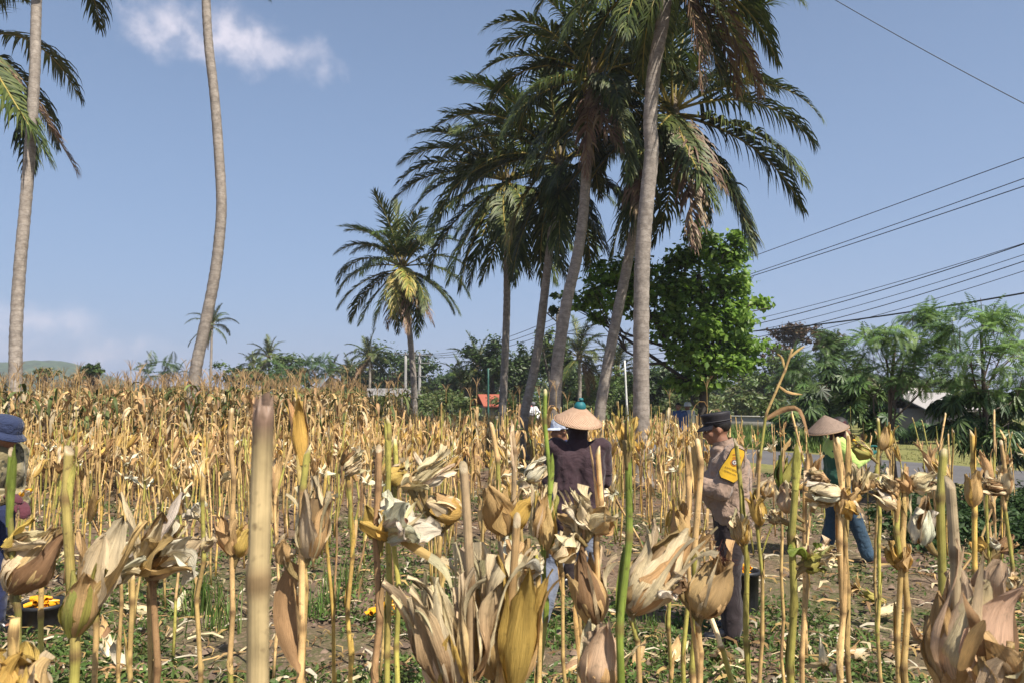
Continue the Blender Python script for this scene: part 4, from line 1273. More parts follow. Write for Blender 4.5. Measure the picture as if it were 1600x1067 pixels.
hero('brown stalk carrying the wide white flared husk left of the thick blurred stalk', [(243, 1080), (243, 1000), (245, 905), (246, 870)], 1.75, 12, [
     E((222, 892), (245, 772), 40, 'cup', 'white white cream', n=3), E((220, 893), (300, 845), 56, 'cup', 'tan tan cream', n=3, dt=-.05),
     E((250, 880), (318, 840), 60, 'flare', 'white white cream', n=5, dt=.03), E((235, 880), (262, 815), 46, 'cup', 'brown tan', n=3, db=.05)], seed=7, low='brown', high='brown')
hero('yellow stalk just left of the brown one under the white flared husk', [(233, 1080), (233, 1000), (236, 890)], 1.9, 9, seed=8, low='straw', node=.2)
hero('second yellow stalk under the white flared husk with a green patch', [(206, 1080), (206, 990), (207, 900)], 2.1, 9.5, seed=9, low='olive')
hero('thin tan stalk left of the two yellow stalks below the torn husk', [(183, 1080), (184, 1000), (189, 905)], 2.3, 7, seed=10)
hero('slim yellow stalk carrying the orange tan husk leaf just left of the thick blurred stalk', [(360, 1080), (362, 960), (364, 870), (362, 640)], 2.2, 9.5, [
     E((364, 866), (346, 802), 36, 'cup', 'tan tan', n=3), E((372, 868), (384, 820), 24, 'closed', 'yellow tan', n=4)], seed=11, low='yellow', high='tan')
hero('stalk with a small tan ear left of the orange tan husk leaf', [(311, 1080), (310, 940), (318, 850), (318, 740)], 2.6, 8, [
     E((318, 860), (330, 828), 20, 'cup', 'tan cream', n=4), E((312, 808), (295, 786), 20, 'flare', 'white cream', n=4)], seed=12)
hero('yellow green stalk right of the thick blurred one with a long tan ear behind it', [(473, 1080), (472, 1000), (470, 900), (478, 790), (481, 700)], 1.6, 13, [
     E((484, 870), (494, 748), 40, 'loose', 'yellow tan cream', n=6), E((440, 880), (452, 838), 34, 'cup', 'cream tan', n=3)], seed=13, low='green', high='tan', node=.25,
     leaves=[([(462, 880, .02), (446, 930, .02), (448, 990, .0), (468, 1050, -.02)], 34, 'brown')])
hero('stalk topped by a flat spear shaped tan husk right of the thick blurred stalk top', [(476, 900), (474, 800), (473, 730), (472, 722)], 2.3, 8, [
     E((473, 726), (458, 618), 18, 'closed', 'yellow tan', n=4)], seed=14, low='tan')
hero('slender curved yellow stalk with a pale capped top, right of the long tan ear', [(523, 1080), (518, 900), (508, 800), (509, 742)], 2.6, 6.5, seed=15, low='yellow', high='yellow', node=.3)
hero('curved yellow stalk with a pale husk tip pointing right', [(546, 1080), (545, 960), (549, 830), (543, 735)], 2.5, 8, [
     E((540, 738), (572, 714), 18, 'loose', 'cream tan', n=5)], seed=16, low='straw', high='yellow')
hero('dark brown stalk at the left of the group of three below the white silky husk', [(590, 1080), (590, 960), (588, 800), (592, 700)], 2.0, 12.5, [
     E((600, 842), (572, 800), 44, 'cup', 'tan yellow', n=3, dt=-.04), E((606, 838), (660, 790), 64, 'flare', 'white white cream pink', n=6, core=(.42, .22, .15), dt=-.05), E((606, 836), (628, 800), 40, 'frayed', 'white pink', n=4, core=(.4, .2, .14))], seed=17, low='brown', high='brown',
     leaves=[([(612, 832, 0), (640, 850, -.02), (670, 868, -.04), (704, 888, -.06)], 14, 'straw')])
hero('green topped stalk in the middle of the group of three', [(606, 1080), (606, 940), (608, 800), (607, 655)], 2.1, 10.5, seed=18, low='straw', high='olive', split=.3)
hero('right stalk of the group of three with a yellow green section at the top', [(621, 1080), (620, 940), (614, 820), (617, 690)], 2.2, 9.5, [
     E((604, 748), (640, 738), 30, 'loose', 'tan yellow', n=5)], seed=19, low='straw', high='olive')
hero('stalk with a wide tan ear pointing left above the central ear cluster', [(700, 1080), (690, 900), (690, 830)], 2.1, 9, [
     E((722, 800), (666, 785), 58, 'loose', 'tan cream yellow', n=7), E((628, 762), (666, 744), 40, 'cup', 'tan cream', n=4), E((645, 758), (708, 712), 26, 'frayed', 'white cream', n=4)], seed=20)
hero('dark broken stalk rising through the central ear cluster', [(738, 1080), (735, 1000), (731, 880), (728, 800), (724, 728)], 1.25, 17, seed=21, low='straw', high='grey', node=.3, browns=1.2)
hero('pale split stalk with a ragged top leaning right through the central cluster', [(786, 1080), (790, 1000), (800, 900), (808, 812)], 1.3, 15, [
     E((802, 1075), (824, 882), 46, 'closed', 'yellow yellow tan', n=4)], seed=22, low='olive', high='tan', node=.3)
hero('stalk bearing the largest cream ear with a frayed top in the centre foreground', [(770, 1110), (770, 1080), (771, 1060)], 1.35, 13, [
     E((776, 1056), (765, 872), 84, 'loose', 'cream tan cream tan', n=8), E((772, 1040), (768, 838), 70, 'frayed', 'white cream', n=6)], seed=23)
hero('stalk bearing the greyish brown frayed husk left of the largest cream ear', [(715, 1110), (712, 1090), (708, 1075)], 1.25, 13, [
     E((712, 1090), (664, 890), 74, 'frayed', 'pink grey brown tan', n=9), E((735, 1060), (730, 872), 36, 'frayed', 'tan yellow brown', n=4), E((700, 1110), (700, 985), 60, 'cup', 'brown yellow', n=4)], seed=24)
hero('stalk with an orange tan pair of wide husk leaves above the largest ear', [(786, 1000), (788, 850), (778, 740), (768, 662)], 2.3, 9, [
     E((790, 832), (765, 756), 62, 'cup', 'tan tan', n=4, dt=-.03), E((800, 826), (822, 770), 44, 'closed', 'tan yellow', n=4)], seed=25, low='olive', high='tan')
hero('tall grey brown stalk right of the orange tan husk pair', [(806, 1000), (805, 860), (802, 760), (799, 668)], 2.4, 10, seed=26, low='straw', high='grey')
hero('stalk with a pale pleated ear pointing right toward the plum shirt', [(815, 1000), (815, 860), (814, 770)], 2.8, 7, [
     E((822, 748), (856, 722), 22, 'loose', 'white cream', n=5), E((812, 762), (838, 745), 26, 'flare', 'white cream', n=4)], seed=27)
hero('stalk with torn pale leaves right behind the largest ear', [(842, 1000), (840, 900), (836, 860)], 1.9, 9, [
     E((812, 900), (838, 850), 52, 'flare', 'cream white tan', n=6), E((800, 920), (812, 842), 50, 'cup', 'cream tan', n=4)], seed=28)
hero('slim green stalk in front of the plum shirt with a closed yellow green ear', [(846, 1080), (851, 940), (856, 820), (855, 700), (852, 612)], 2.0, 8.5, [
     E((853, 858), (852, 770), 24, 'closed', 'yellow olive tan', n=4), E((838, 838), (848, 760), 28, 'loose', 'cream tan', n=4)], seed=29, low='straw', high='green', split=.5)
hero('stalk holding the spiky white flared husk over the farmer back', [(914, 970), (917, 900), (915, 812)], 1.9, 9, [
     E((922, 826), (885, 766), 40, 'frayed', 'white cream', n=5), E((925, 830), (955, 790), 54, 'cup', 'cream tan', n=4), E((905, 838), (868, 812), 40, 'flare', 'cream tan', n=4)], seed=30, low='tan', high='brown')
hero('stalk with a drooping pale husk below the spiky white one', [(880, 1000), (876, 900), (872, 850)], 2.1, 7, [
     E((865, 870), (900, 830), 56, 'cup', 'tan cream', n=5)], seed=31)
hero('slim tan stalk right of the spiky white husk in front of the plum shirt', [(934, 1000), (936, 900), (938, 800), (934, 704)], 1.9, 10, [
     E((930, 975), (906, 862), 44, 'loose', 'tan brown tan', n=6)], seed=32, low='olive', high='tan')
hero('thick green stalk with a pointed yellow tip right of the woven hat', [(972, 1080), (976, 960), (980, 840), (981, 740), (980, 700)], 1.35, 14, [
     E((980, 704), (979, 640), 15, 'closed', 'olive yellow', n=2)], seed=33, low='green', high='green', node=.22, split=.7)
hero('bottom stalk with a pinkish tan ear cut by the lower frame', [(950, 1110), (950, 1090), (950, 1075)], 1.4, 12, [
     E((932, 1078), (948, 966), 64, 'loose', 'tan pink cream', n=7)], seed=34)
hero('stalk bearing the large cream ear leaning right beside the thick green stalk', [(1000, 1080), (992, 1000), (985, 960)], 1.7, 10, [
     E((986, 955), (1062, 826), 66, 'loose', 'cream tan cream', n=7, dt=.04), E((975, 940), (1000, 900), 30, 'closed', 'brown', n=3)], seed=35, low='brown')
hero('pair of slim stalks joined by a pale bag shaped ear before the officer, left one', [(1070, 1080), (1072, 960), (1076, 820), (1078, 700)], 2.1, 8, [
     E((1062, 850), (1060, 780), 32, 'closed', 'yellow tan', n=4)], seed=36, low='straw', high='tan')
hero('tall pale stalk with an empty sheath just left of the officer', [(1086, 1000), (1088, 860), (1092, 760), (1090, 690)], 2.0, 12, seed=37, low='tan', high='tan')
hero('stalk with the bag shaped brown topped ear in front of the officer legs', [(1092, 1100), (1091, 1020), (1090, 968)], 1.65, 12, [
     E((1094, 962), (1124, 872), 66, 'loose', 'tan tan brown', n=7, tuft=(.12, .04, .03)), E((1125, 905), (1128, 838), 24, 'cup', 'yellow tan', n=3), E((1062, 925), (1046, 900), 44, 'flare', 'pink white brown', n=5)], seed=38, low='olive', high='tan')
hero('pale bare broken stalk leaning across the ground below the officer', [(1146, 1080), (1130, 1010), (1110, 962)], 2.3, 10, seed=39, low='cream', high='cream', split=.1, sheath=False)
hero('slim stalk with a small frayed ear in front of the officer trousers', [(1168, 1030), (1166, 930), (1162, 830), (1150, 690)], 2.4, 8.5, [
     E((1160, 850), (1146, 796), 28, 'frayed', 'cream yellow tan', n=6), E((1160, 850), (1165, 812), 16, 'closed', 'yellow tan', n=3)], seed=40, low='straw', high='olive')
hero('tall uncut stalk with an arched dry leaf and broken tassel between officer and farthest farmer', [(1190, 975), (1186, 840), (1182, 740), (1198, 650), (1219, 590), (1238, 545)], 3.0, 7.5, [
     E((1188, 820), (1178, 765), 24, 'closed', 'tan yellow', n=4), E((1196, 775), (1206, 742), 26, 'loose', 'tan cream', n=4)], seed=41, low='straw', high='straw', cut='none', node=.22,
     leaves=[([(1196, 655, 0), (1222, 640, 0), (1250, 640, -.05), (1264, 682, -.1)], 9, 'brown'), ([(1214, 600, 0), (1232, 612, .05), (1254, 616, .1)], 5, 'tan'),
             ([(1226, 575, 0), (1222, 560, .02), (1214, 552, .03)], 4, 'straw'), ([(1232, 560, 0), (1246, 548, .02), (1258, 540, .03)], 4, 'straw')])
hero('left brown stalk of the pair with a green husk cluster, right of the tasselled one', [(1240, 1080), (1240, 940), (1241, 800), (1246, 700)], 2.0, 13, [
     E((1262, 878), (1262, 830), 26, 'flare', 'green olive cream', n=5, core=(.14, .06, .04)), E((1264, 872), (1308, 862), 32, 'frayed', 'white green cream', n=5), E((1255, 885), (1290, 874), 24, 'closed', 'olive green', n=3)], seed=42, low='straw', high='olive')
hero('right slim stalk of the pair with the green husk cluster', [(1254, 1080), (1256, 940), (1258, 800), (1262, 720)], 2.2, 9, [
     E((1218, 812), (1196, 800), 30, 'frayed', 'tan cream', n=6), E((1232, 800), (1226, 750), 34, 'loose', 'tan brown pink', n=5)], seed=43, low='straw', high='tan')
hero('left stalk of the pair with spreading tan ears in front of the farthest farmer', [(1314, 1080), (1314, 950), (1314, 800), (1309, 690)], 2.0, 10.5, [
     E((1312, 774), (1262, 768), 26, 'loose', 'tan cream white', n=5), E((1312, 802), (1332, 756), 30, 'cup', 'tan yellow', n=4), E((1318, 778), (1334, 812), 26, 'loose', 'white cream yellow', n=4)], seed=44, low='straw', high='tan')
hero('right stalk of the pair with the spreading tan ears', [(1327, 1080), (1326, 950), (1324, 800), (1325, 680)], 2.1, 9, [
     E((1290, 755), (1262, 738), 40, 'frayed', 'tan brown cream', n=7), E((1340, 770), (1352, 728), 34, 'frayed', 'tan brown', n=6)], seed=45, low='straw', high='straw')
hero('stalk with a yellow leaf crowned ear, left one of the pair near the fallen husks', [(1403, 1080), (1404, 960), (1403, 850), (1404, 760)], 2.2, 9.5, [
     E((1412, 892), (1400, 842), 34, 'cup', 'yellow tan', n=5), E((1398, 790), (1360, 768), 26, 'closed', 'white cream tan', n=4)], seed=46, low='brown', high='straw')
hero('right one of the pair near the fallen husks, with a brown tipped top', [(1415, 1080), (1415, 960), (1412, 850), (1412, 735)], 2.2, 11, [
     E((1400, 775), (1376, 742), 38, 'frayed', 'tan brown', n=6), E((1420, 770), (1398, 738), 28, 'cup', 'tan', n=3), E((1425, 760), (1460, 745), 34, 'loose', 'tan cream brown', n=5)], seed=47, low='brown', high='straw')
hero('thick green and yellow stalk at the right, left of the pink husk', [(1472, 1060), (1474, 900), (1472, 800), (1474, 706)], 1.55, 15, [
     E((1440, 850), (1452, 780), 26, 'loose', 'tan white', n=5)], seed=48, low='yellow', high='olive', node=.25, split=.55)
hero('thick grey sheathed stalk crossing the large pink husk at the right', [(1497, 1080), (1493, 960), (1488, 850), (1484, 752)], 1.25, 19, [
     E((1506, 1078), (1532, 862), 104, 'closed', 'pink pink cream', n=7), E((1480, 1090), (1478, 935), 60, 'cup', 'pink tan', n=4, dt=.04)], seed=49, low='green', high='grey', node=.28, split=.62,
     leaves=[([(1540, 1060, -.06), (1530, 1000, -.10), (1520, 960, -.12), (1505, 925, -.08)], 16, 'brown'), ([(1500, 1075, -.04), (1520, 1010, -.12), (1538, 968, -.15)], 22, 'tan')])
hero('corner stalk with a wide orange husk right of the large pink one', [(1575, 1110), (1575, 1090), (1576, 1070)], 1.15, 12, [
     E((1560, 1120), (1545, 1005), 74, 'cup', 'tan pink', n=4), E((1592, 1090), (1602, 985), 80, 'flare', 'cream tan pink', n=6), E((1600, 1110), (1620, 1040), 70, 'cup', 'white cream', n=4)], seed=50)
hero('stalk with small frayed white husks above the orange one at the right edge', [(1575, 1040), (1574, 960), (1570, 900)], 1.9, 9, [
     E((1560, 920), (1556, 880), 34, 'flare', 'white tan', n=6), E((1585, 935), (1592, 895), 36, 'frayed', 'tan brown', n=6)], seed=51)
hero('slim tall stalk with a yellow sheathed husk before the road at the right', [(1524, 900), (1524, 800), (1520, 740), (1519, 675)], 2.4, 9, [
     E((1520, 790), (1518, 735), 20, 'closed', 'yellow tan', n=4)], seed=52, low='straw', high='yellow')
hero('leaning thin stalk at the right edge with a tan ear pointing left', [(1582, 1000), (1580, 850), (1572, 780), (1564, 690)], 2.7, 6.5, [
     E((1570, 765), (1532, 758), 16, 'loose', 'tan brown', n=4), E((1574, 770), (1570, 730), 16, 'closed', 'tan cream', n=3)], seed=53, low='straw', high='tan')
hero('thin yellow stalk at the right with a folded orange and white husk pair', [(1541, 1000), (1542, 900), (1543, 800), (1540, 775)], 2.8, 5, [
     E((1560, 860), (1590, 838), 26, 'cup', 'tan brown', n=3), E((1558, 858), (1548, 840), 18, 'cup', 'white', n=2), E((1532, 860), (1524, 842), 22, 'cup', 'yellow', n=3)], seed=54, low='yellow', high='olive')
hero('stalk with a spear shaped tan husk in front of the farthest farmer hands', [(1372, 960), (1374, 840), (1372, 740), (1372, 655)], 3.4, 6, [
     E((1378, 702), (1388, 662), 17, 'closed', 'tan yellow', n=4), E((1360, 712), (1330, 690), 22, 'loose', 'olive green yellow', n=5)], seed=55, low='straw', high='olive')
hero('thin dark stalk with a small closed green husk left of the farthest farmer', [(1222, 940), (1222, 840), (1222, 700)], 3.4, 5.5, [
     E((1222, 765), (1222, 705), 22, 'closed', 'green olive', n=4)], seed=56, low='brown', high='straw')
hero('stalk with a plain brown ear in front of the thick green stalk foot', [(905, 1000), (905, 960)], 2.6, 8, [E((918, 968), (940, 930), 30, 'loose', 'tan brown', n=4)], seed=57)

# ------------------------------------------------------------------ corn: shared mid-field plants
def proto(seed, h, kinds):
    r = np.random.default_rng(seed)
    ctrl = [(0, 0, 0), (r.normal() * .02, r.normal() * .02, h * .33), (r.normal() * .03, r.normal() * .03, h * .66), (r.normal() * .05, r.normal() * .05, h)]
    lows = ['straw', 'olive', 'yellow', 'brown', 'tan']; highs = ['straw', 'tan', 'tan', 'straw', 'olive']
    st = stalk_mb(ctrl, .0105, .007, r, HC[lows[seed % 5]], HC[highs[(seed // 2) % 5]], 6, .2, .5, True)
    parts = [('stalk', st.mesh('stalk', M_STALK), [])]
    sp = spline(ctrl, 40)
    for (kind, z, Rr, cols) in kinds:
        k = np.argmin(np.abs(sp[:, 2] - z)); p = sp[k]
        a = r.uniform(0, 6.28); tilt = r.uniform(.15, .5) if kind == 'closed' else r.uniform(.3, 1.1)
        d = np.array([math.cos(a) * math.sin(tilt), math.sin(a) * math.sin(tilt), math.cos(tilt)])
        Bx = basis(d, r.normal(size=3)); b0 = p + d * .02
        e = MB(); e.merge(cob_core(.13, .012 if kind != 'closed' else .02, (.32, .22, .11)), Bx, b0)
        hs = []
        for V, Q, C, U in ear_leaves(kind, r.uniform(.17, .23), Rr, r, cols.split(), 5, 1):
            h_ = MB(); h_.add(V @ Bx + b0, Q, None, np.clip(C, 0, .85), U); hs.append(h_.mesh('husk_leaf', M_HUSK))
        parts.append(('ear', e.mesh('ear', M_HUSK), hs))
    if r.random() < .5:
        lf = MB(); a = r.uniform(0, 6.28)
        long_leaf(lf, sp[int(40 * .45)], (math.cos(a), math.sin(a), .6), .35, .03, r, HC['tan'] * .8, 2.2)
        parts.append(('leaf', lf.mesh('leaf', M_DRYLEAF), []))
    return parts
PROTOS = [
    ('with a closed tan ear', proto(1, 1.42, [('closed', 1.0, .026, 'tan yellow')])),
    ('with an opened cream husk', proto(2, 1.50, [('cup', 1.05, .03, 'cream tan')])),
    ('with a white flared husk', proto(3, 1.36, [('flare', 1.0, .032, 'white cream')])),
    ('with two tan ears', proto(4, 1.55, [('closed', 1.08, .024, 'tan'), ('loose', .92, .026, 'tan brown')])),
    ('with a brownish frayed husk', proto(5, 1.40, [('frayed', .98, .028, 'brown tan')])),
    ('with a loose yellow ear', proto(6, 1.48, [('loose', 1.04, .027, 'yellow tan')])),
    ('stripped bare with a slanting cut', proto(7, 1.38, [])),
    ('with a drooping tan husk', proto(8, 1.52, [('cup', 1.1, .028, 'tan brown')])),
    ('with a slender yellow ear', proto(9, 1.34, [('closed', .96, .022, 'yellow tan')])),
    ('with a torn white and tan husk', proto(10, 1.45, [('flare', 1.02, .028, 'tan white cream')])),
    ('stripped bare and thin', proto(11, 1.58, [])),
]
landm = [(0, 'by the picker'), (150, 'right of the picker'), (300, 'left of the blurred stalk'), (420, 'behind the blurred stalk'),
         (540, 'right of the blurred stalk'), (680, 'below the lone palm'), (800, 'left of the plum shirt'), (905, 'around the plum shirt'),
         (1000, 'left of the officer'), (1120, 'around the officer'), (1215, 'right of the officer'), (1300, 'around the farthest farmer'), (1420, 'right of the farthest farmer'), (1540, 'at the right edge')]
def where(px):
    return min(landm, key=lambda q: abs(q[0] - px))[1]
def depthword(d):
    return 'nearest rows' if d < 4 else ('middle rows' if d < 6 else ('farther rows' if d < 9 else 'far rows'))

def put_plant(pr, x, y, s, r):
    desc, parts = PROTOS[pr]
    px, _ = proj((x, y, 1.2))
    t = empty('corn_stalk', (x, y, 0), 'dry stalk %s %s, %s' % (desc, depthword(math.hypot(x, y)), where(px)), 'corn stalk', 'cut corn stalks across the field', r.uniform(0, 2 * PI))
    tl_ = .05 if r.random() > .07 else .38
    t.rotation_euler[0] = r.normal() * tl_; t.rotation_euler[1] = r.normal() * tl_
    t.scale = (1, 1, s)
    for nm, me, sub in parts:
        o = bpy.data.objects.new(nm, me); COL.objects.link(o); o.parent = t
        for h_ in sub:
            q = bpy.data.objects.new('husk_leaf', h_); COL.objects.link(q); q.parent = o

# zones kept clear so that the people stay readable: (px0, px1, dmax)
CLEAR = [(-60, 45, 5.5), (868, 948, 5.8), (1096, 1180, 5.7), (1272, 1345, 5.5)]
def blocked(x, y):
    px, _ = proj((x, y, 1.2)); d = y
    for a, b_, dm in CLEAR:
        if a < px < b_ and d < dm: return True
    for cx, cy, rr_ in [(.54, 5.9, .45), (1.66, 5.65, .45), (3.7, 8.3, .6), (-3.95, 5.6, .7), (2.05, 6.4, .35)]:
        if math.hypot(x - cx, y - cy) < rr_: return True
    return False

r = np.random.default_rng(99)
mid, farp = [], []
y = 2.2
row = 0
xs_ = np.arange(-26, 14, .70)
for ri, xr in enumerate(xs_):
    yy = 2.0 + r.uniform(0, .3)
    while yy < 27:
        x = xr + r.normal() * .05 + .06 * math.sin(yy); yv = yy
        yy += r.uniform(.19, .33) if yy < 7.5 else r.uniform(.14, .24)
        cval = x * RN[0] + yv * RN[1]
        px, _ = proj((x, yv, 1.0))
        if px < -120 or px > 1720 or cval > 13.3: continue
        # keep probability: dense far left rows, thinned near the camera and on the right
        left = px < 820
        if yv < 3.2: keep = .03
        elif yv < 4.5: keep = .12 if left else .08
        elif yv < 6.5: keep = .38 if left else .2
        elif yv < 9: keep = .8 if left else .26
        else: keep = .97 if px < 1090 else .26
        if px > 1190 and yv > 6: keep = .16
        if px < 560 and yv > 15: continue
        if r.random() > keep or blocked(x, yv): continue
        (mid if yv < 9.0 else farp).append((x, yv))
mid.sort(key=lambda q: q[1])
N_IND = 240
mid = sorted(mid + farp, key=lambda q: q[1]); farp = []
extra = mid[N_IND:]
for x, yv in mid[:N_IND]:
    px, _ = proj((x, yv, 1.0))
    s = r.uniform(.84, 1.1)
    put_plant(int(r.integers(len(PROTOS))), x, yv, s, r)
farp = extra + farp

# the remaining rows: joined, lighter plants
def light_plant(r, tall=False):
    m = MB(); h = r.uniform(1.12, 1.55)
    top = np.array([r.normal() * .05, r.normal() * .05, h])
    c0 = [STRAW, OLIVE, TAN, BROWN, YELLOW][r.integers(5)] * .85; c1 = [STRAW, TAN, TAN, OLIVE][r.integers(4)]
    tube(m, [(0, 0, 0), top * .5 + [r.normal() * .01, 0, 0], top], [.010, .009, .006], 4, np.array([c0, c0, c1]), cap=False)
    for e in range(1 + (r.random() < .6)):
        z = r.uniform(.82, 1.12); a = r.uniform(0, 6.28); tl = r.uniform(.1, .7)
        Bx = basis((math.cos(a) * math.sin(tl), math.sin(a) * math.sin(tl), math.cos(tl)), r.normal(size=3))
        kind = ['closed', 'closed', 'cup', 'flare', 'loose'][r.integers(5)]
        cols = [['tan', 'yellow'], ['tan', 'brown'], ['tan', 'cream'], ['cream', 'white'], ['tan', 'yellow']][r.integers(5)]
        lv = ear_leaves(kind, r.uniform(.16, .22), r.uniform(.022, .03), r, cols, 3, 2)
        for V, Q, C, U in lv[:4]:
            m.add(V @ Bx + top * (z / h), Q, None, np.clip(C, 0, .8), U)
    if r.random() < .5:
        a = r.uniform(0, 6.28)
        long_leaf(m, top * r.uniform(.3, .6), (math.cos(a), math.sin(a), .3), .35, .035, r, HC['tan'] * r.uniform(.6, 1), 2.5, 4)
    return m
LP = [light_plant(np.random.default_rng(500 + i)) for i in range(26)]
LPD = [m.data() for m in LP]
fm = MB()
for x, yv in farp:
    V, Q, T, C, U = LPD[r.integers(len(LPD))]
    a = r.uniform(0, 6.28); k = r.uniform(.86, 1.08)
    fm.add(V * [1, 1, k] @ rot_z(a) + [x, yv, 0], Q, T, np.clip(C * r.uniform(.95, 1.4), 0, .85), U)
print('mid', len(mid), 'far', len(farp))
tag(fm.build('corn_rows', M_HUSK), kind='stuff')

# ------------------------------------------------------------------ uncut leafy corn behind, at the left
def leafy(r, lod=1):
    m = MB(); h = r.uniform(2.0, 2.35)
    top = np.array([r.normal() * .08, r.normal() * .08, h])
    ctrl = spline([(0, 0, 0), top * .5 + [r.normal() * .03, r.normal() * .03, 0], top], 6)
    tube(m, ctrl, np.linspace(.011, .005, 6), 5 if lod else 4, STRAW * .8, cap=False)
    base_c = [TAN * .9, CREAM * .75, BROWN * 1.2, np.array((.15, .18, .06)), np.array((.10, .13, .035)), TAN * .7]
    for k in range(11):
        z = .5 + 1.55 * k / 11 * h / 2.2; a = k * PI + r.normal() * .5; 
        c = base_c[r.integers(6)] * r.uniform(.6, 1.05)
        if k < 5: c = [TAN, BROWN * 1.1, TAN * .7][r.integers(3)] * .8
        q = np.array([np.interp(z, ctrl[:, 2], ctrl[:, i]) for i in (0, 1)] + [z])
        long_leaf(m, q, (math.cos(a), math.sin(a), r.uniform(.6, 1.6)), r.uniform(.4, .72), r.uniform(.045, .08), r, c, r.uniform(1.6, 3.4), 6 if lod else 5)
    for V, Q, C, U in ear_leaves('closed', .2, .028, r, ['tan', 'yellow'], 3, 2):
        m.add(V @ basis((math.cos(k), math.sin(k), 1.6)) + top * .5, Q, None, C, U)
    for k in range(7):
        a = r.uniform(0, 6.28); d = unit((math.cos(a) * .6, math.sin(a) * .6, 1.3))
        tube(m, spline([top - [0, 0, .02], top + d * .12, top + d * .2 + [d[0] * .1, d[1] * .1, .0]], 4), [.004, .004, .003, .001], 3, (.42, .28, .14), cap=False)
    return m
LF = [leafy(np.random.default_rng(700 + i)) for i in range(14)]
LFM = [m.mesh('leafy_corn', M_FIELD) for m in LF]
LFD = [m.data() for m in LF]
lv = MB(); nlf = 0; r = np.random.default_rng(123)
front = []
def edge_y(x):     # near edge of the uncut block
    px = 800 + x / 14 * FPX
    return np.interp(px, [-200, 300, 480, 560, 640], [13.2, 13.0, 14.0, 15.5, 17.0])
for xr in np.arange(-34, -1.5, .62):
    yy = 12.6
    while yy < 34:
        x = xr + r.normal() * .06; yv = yy; yy += r.uniform(.24, .36) * (1 + (yy - 13) * .05)
        px, _ = proj((x, yv, 1.8))
        if px < -130 or px > 640: continue
        if yv < edge_y(x * 14 / yv): continue
        if px > 470 and r.random() < (px - 470) / 260: continue
        front.append((x, yv, px))
front.sort(key=lambda q: q[1])
for i, (x, yv, px) in enumerate(front):
    k = int(r.integers(14)); a = r.uniform(0, 6.28); s = r.uniform(.93, 1.05)
    if i < 60:
        o = bpy.data.objects.new('leafy_corn_plant', LFM[k]); COL.objects.link(o)
        o.location = (x, yv, 0); o.rotation_euler = (0, 0, a); o.scale = (1, 1, s)
        kk = ['tan and olive leaves', 'brown tassel and drooping leaves', 'mostly dry leaves', 'some green leaves left'][k % 4]
        tag(o, 'uncut corn plant with %s, %s' % (kk, where(px)), 'corn plant', 'uncut leafy corn plants at the edge of the block')
    else:
        V, Q, T, C, U = LFD[k]
        lv.add(V * [1, 1, s] @ rot_z(a) + [x, yv, 0], Q, T, np.clip(C * r.uniform(.75, 1.15), 0, .8), U)
tag(lv.build('leafy_corn_block', M_FIELD), kind='stuff')
print('leafy', len(front))
# a few uncut straggler plants with tassels in front of the palms
for i, (px, d) in enumerate([(735, 11), (748, 13), (795, 11.5), (812, 13), (848, 12), (868, 9.5), (885, 10.5), (700, 14), (840, 10), (1100, 10), (1052, 12)]):
    o = bpy.data.objects.new('leafy_corn_plant', LFM[i % 14]); COL.objects.link(o)
    p = P(px, 640, d); o.location = (p[0], d, 0); o.rotation_euler = (0, 0, i * 1.7); o.scale = (.7, .7, .86)
    tag(o, 'lone dry uncut corn plant with curled brown leaves, %s' % where(px), 'corn plant', 'lone uncut corn plants before the palms')

# ------------------------------------------------------------------ people
def capsule(mb, a, b_, ra, rb, C=(.5, .5, .5), su=14, flat=None):
    """tapered capsule; flat=(axis, k) squashes it along an axis"""
    a = np.asarray(a, float); b_ = np.asarray(b_, float)
    d = b_ - a; L = np.linalg.norm(d); Bx = basis(d if L > 1e-6 else (0, 0, 1))
    prof = []
    for t in np.linspace(-PI / 2, 0, 5)[:-1]: prof.append((ra * math.cos(t), ra * math.sin(t)))
    for q in np.linspace(0, 1, 4): prof.append((ra + (rb - ra) * q, L * q))
    for t in np.linspace(0, PI / 2, 5)[1:]: prof.append((rb * math.cos(t), L + rb * math.sin(t)))
    prof = np.array(prof); prof[0, 0] = prof[-1, 0] = 1e-4
    ang = np.arange(su) / su * 2 * PI
    V = np.stack([np.outer(prof[:, 0], np.cos(ang)), np.outer(prof[:, 0], np.sin(ang)), np.repeat(prof[:, 1:2], su, 1)], 2).reshape(-1, 3)
    V = V @ Bx
    if flat is not None:
        ax, k = flat; ax = unit(ax); V = V - np.outer(V @ ax, ax) * (1 - k)
    V = V + a
    n = len(V); m = len(prof)
    V = np.concatenate([V, [V[:su].mean(0)], [V[-su:].mean(0)]])
    T = []
    for j in range(su):
        k2 = (j + 1) % su
        T.append((n, k2, j)); T.append((n + 1, (m - 1) * su + j, (m - 1) * su + k2))
    mb.add(V, grid_faces(m - 1, su, True), T, C)

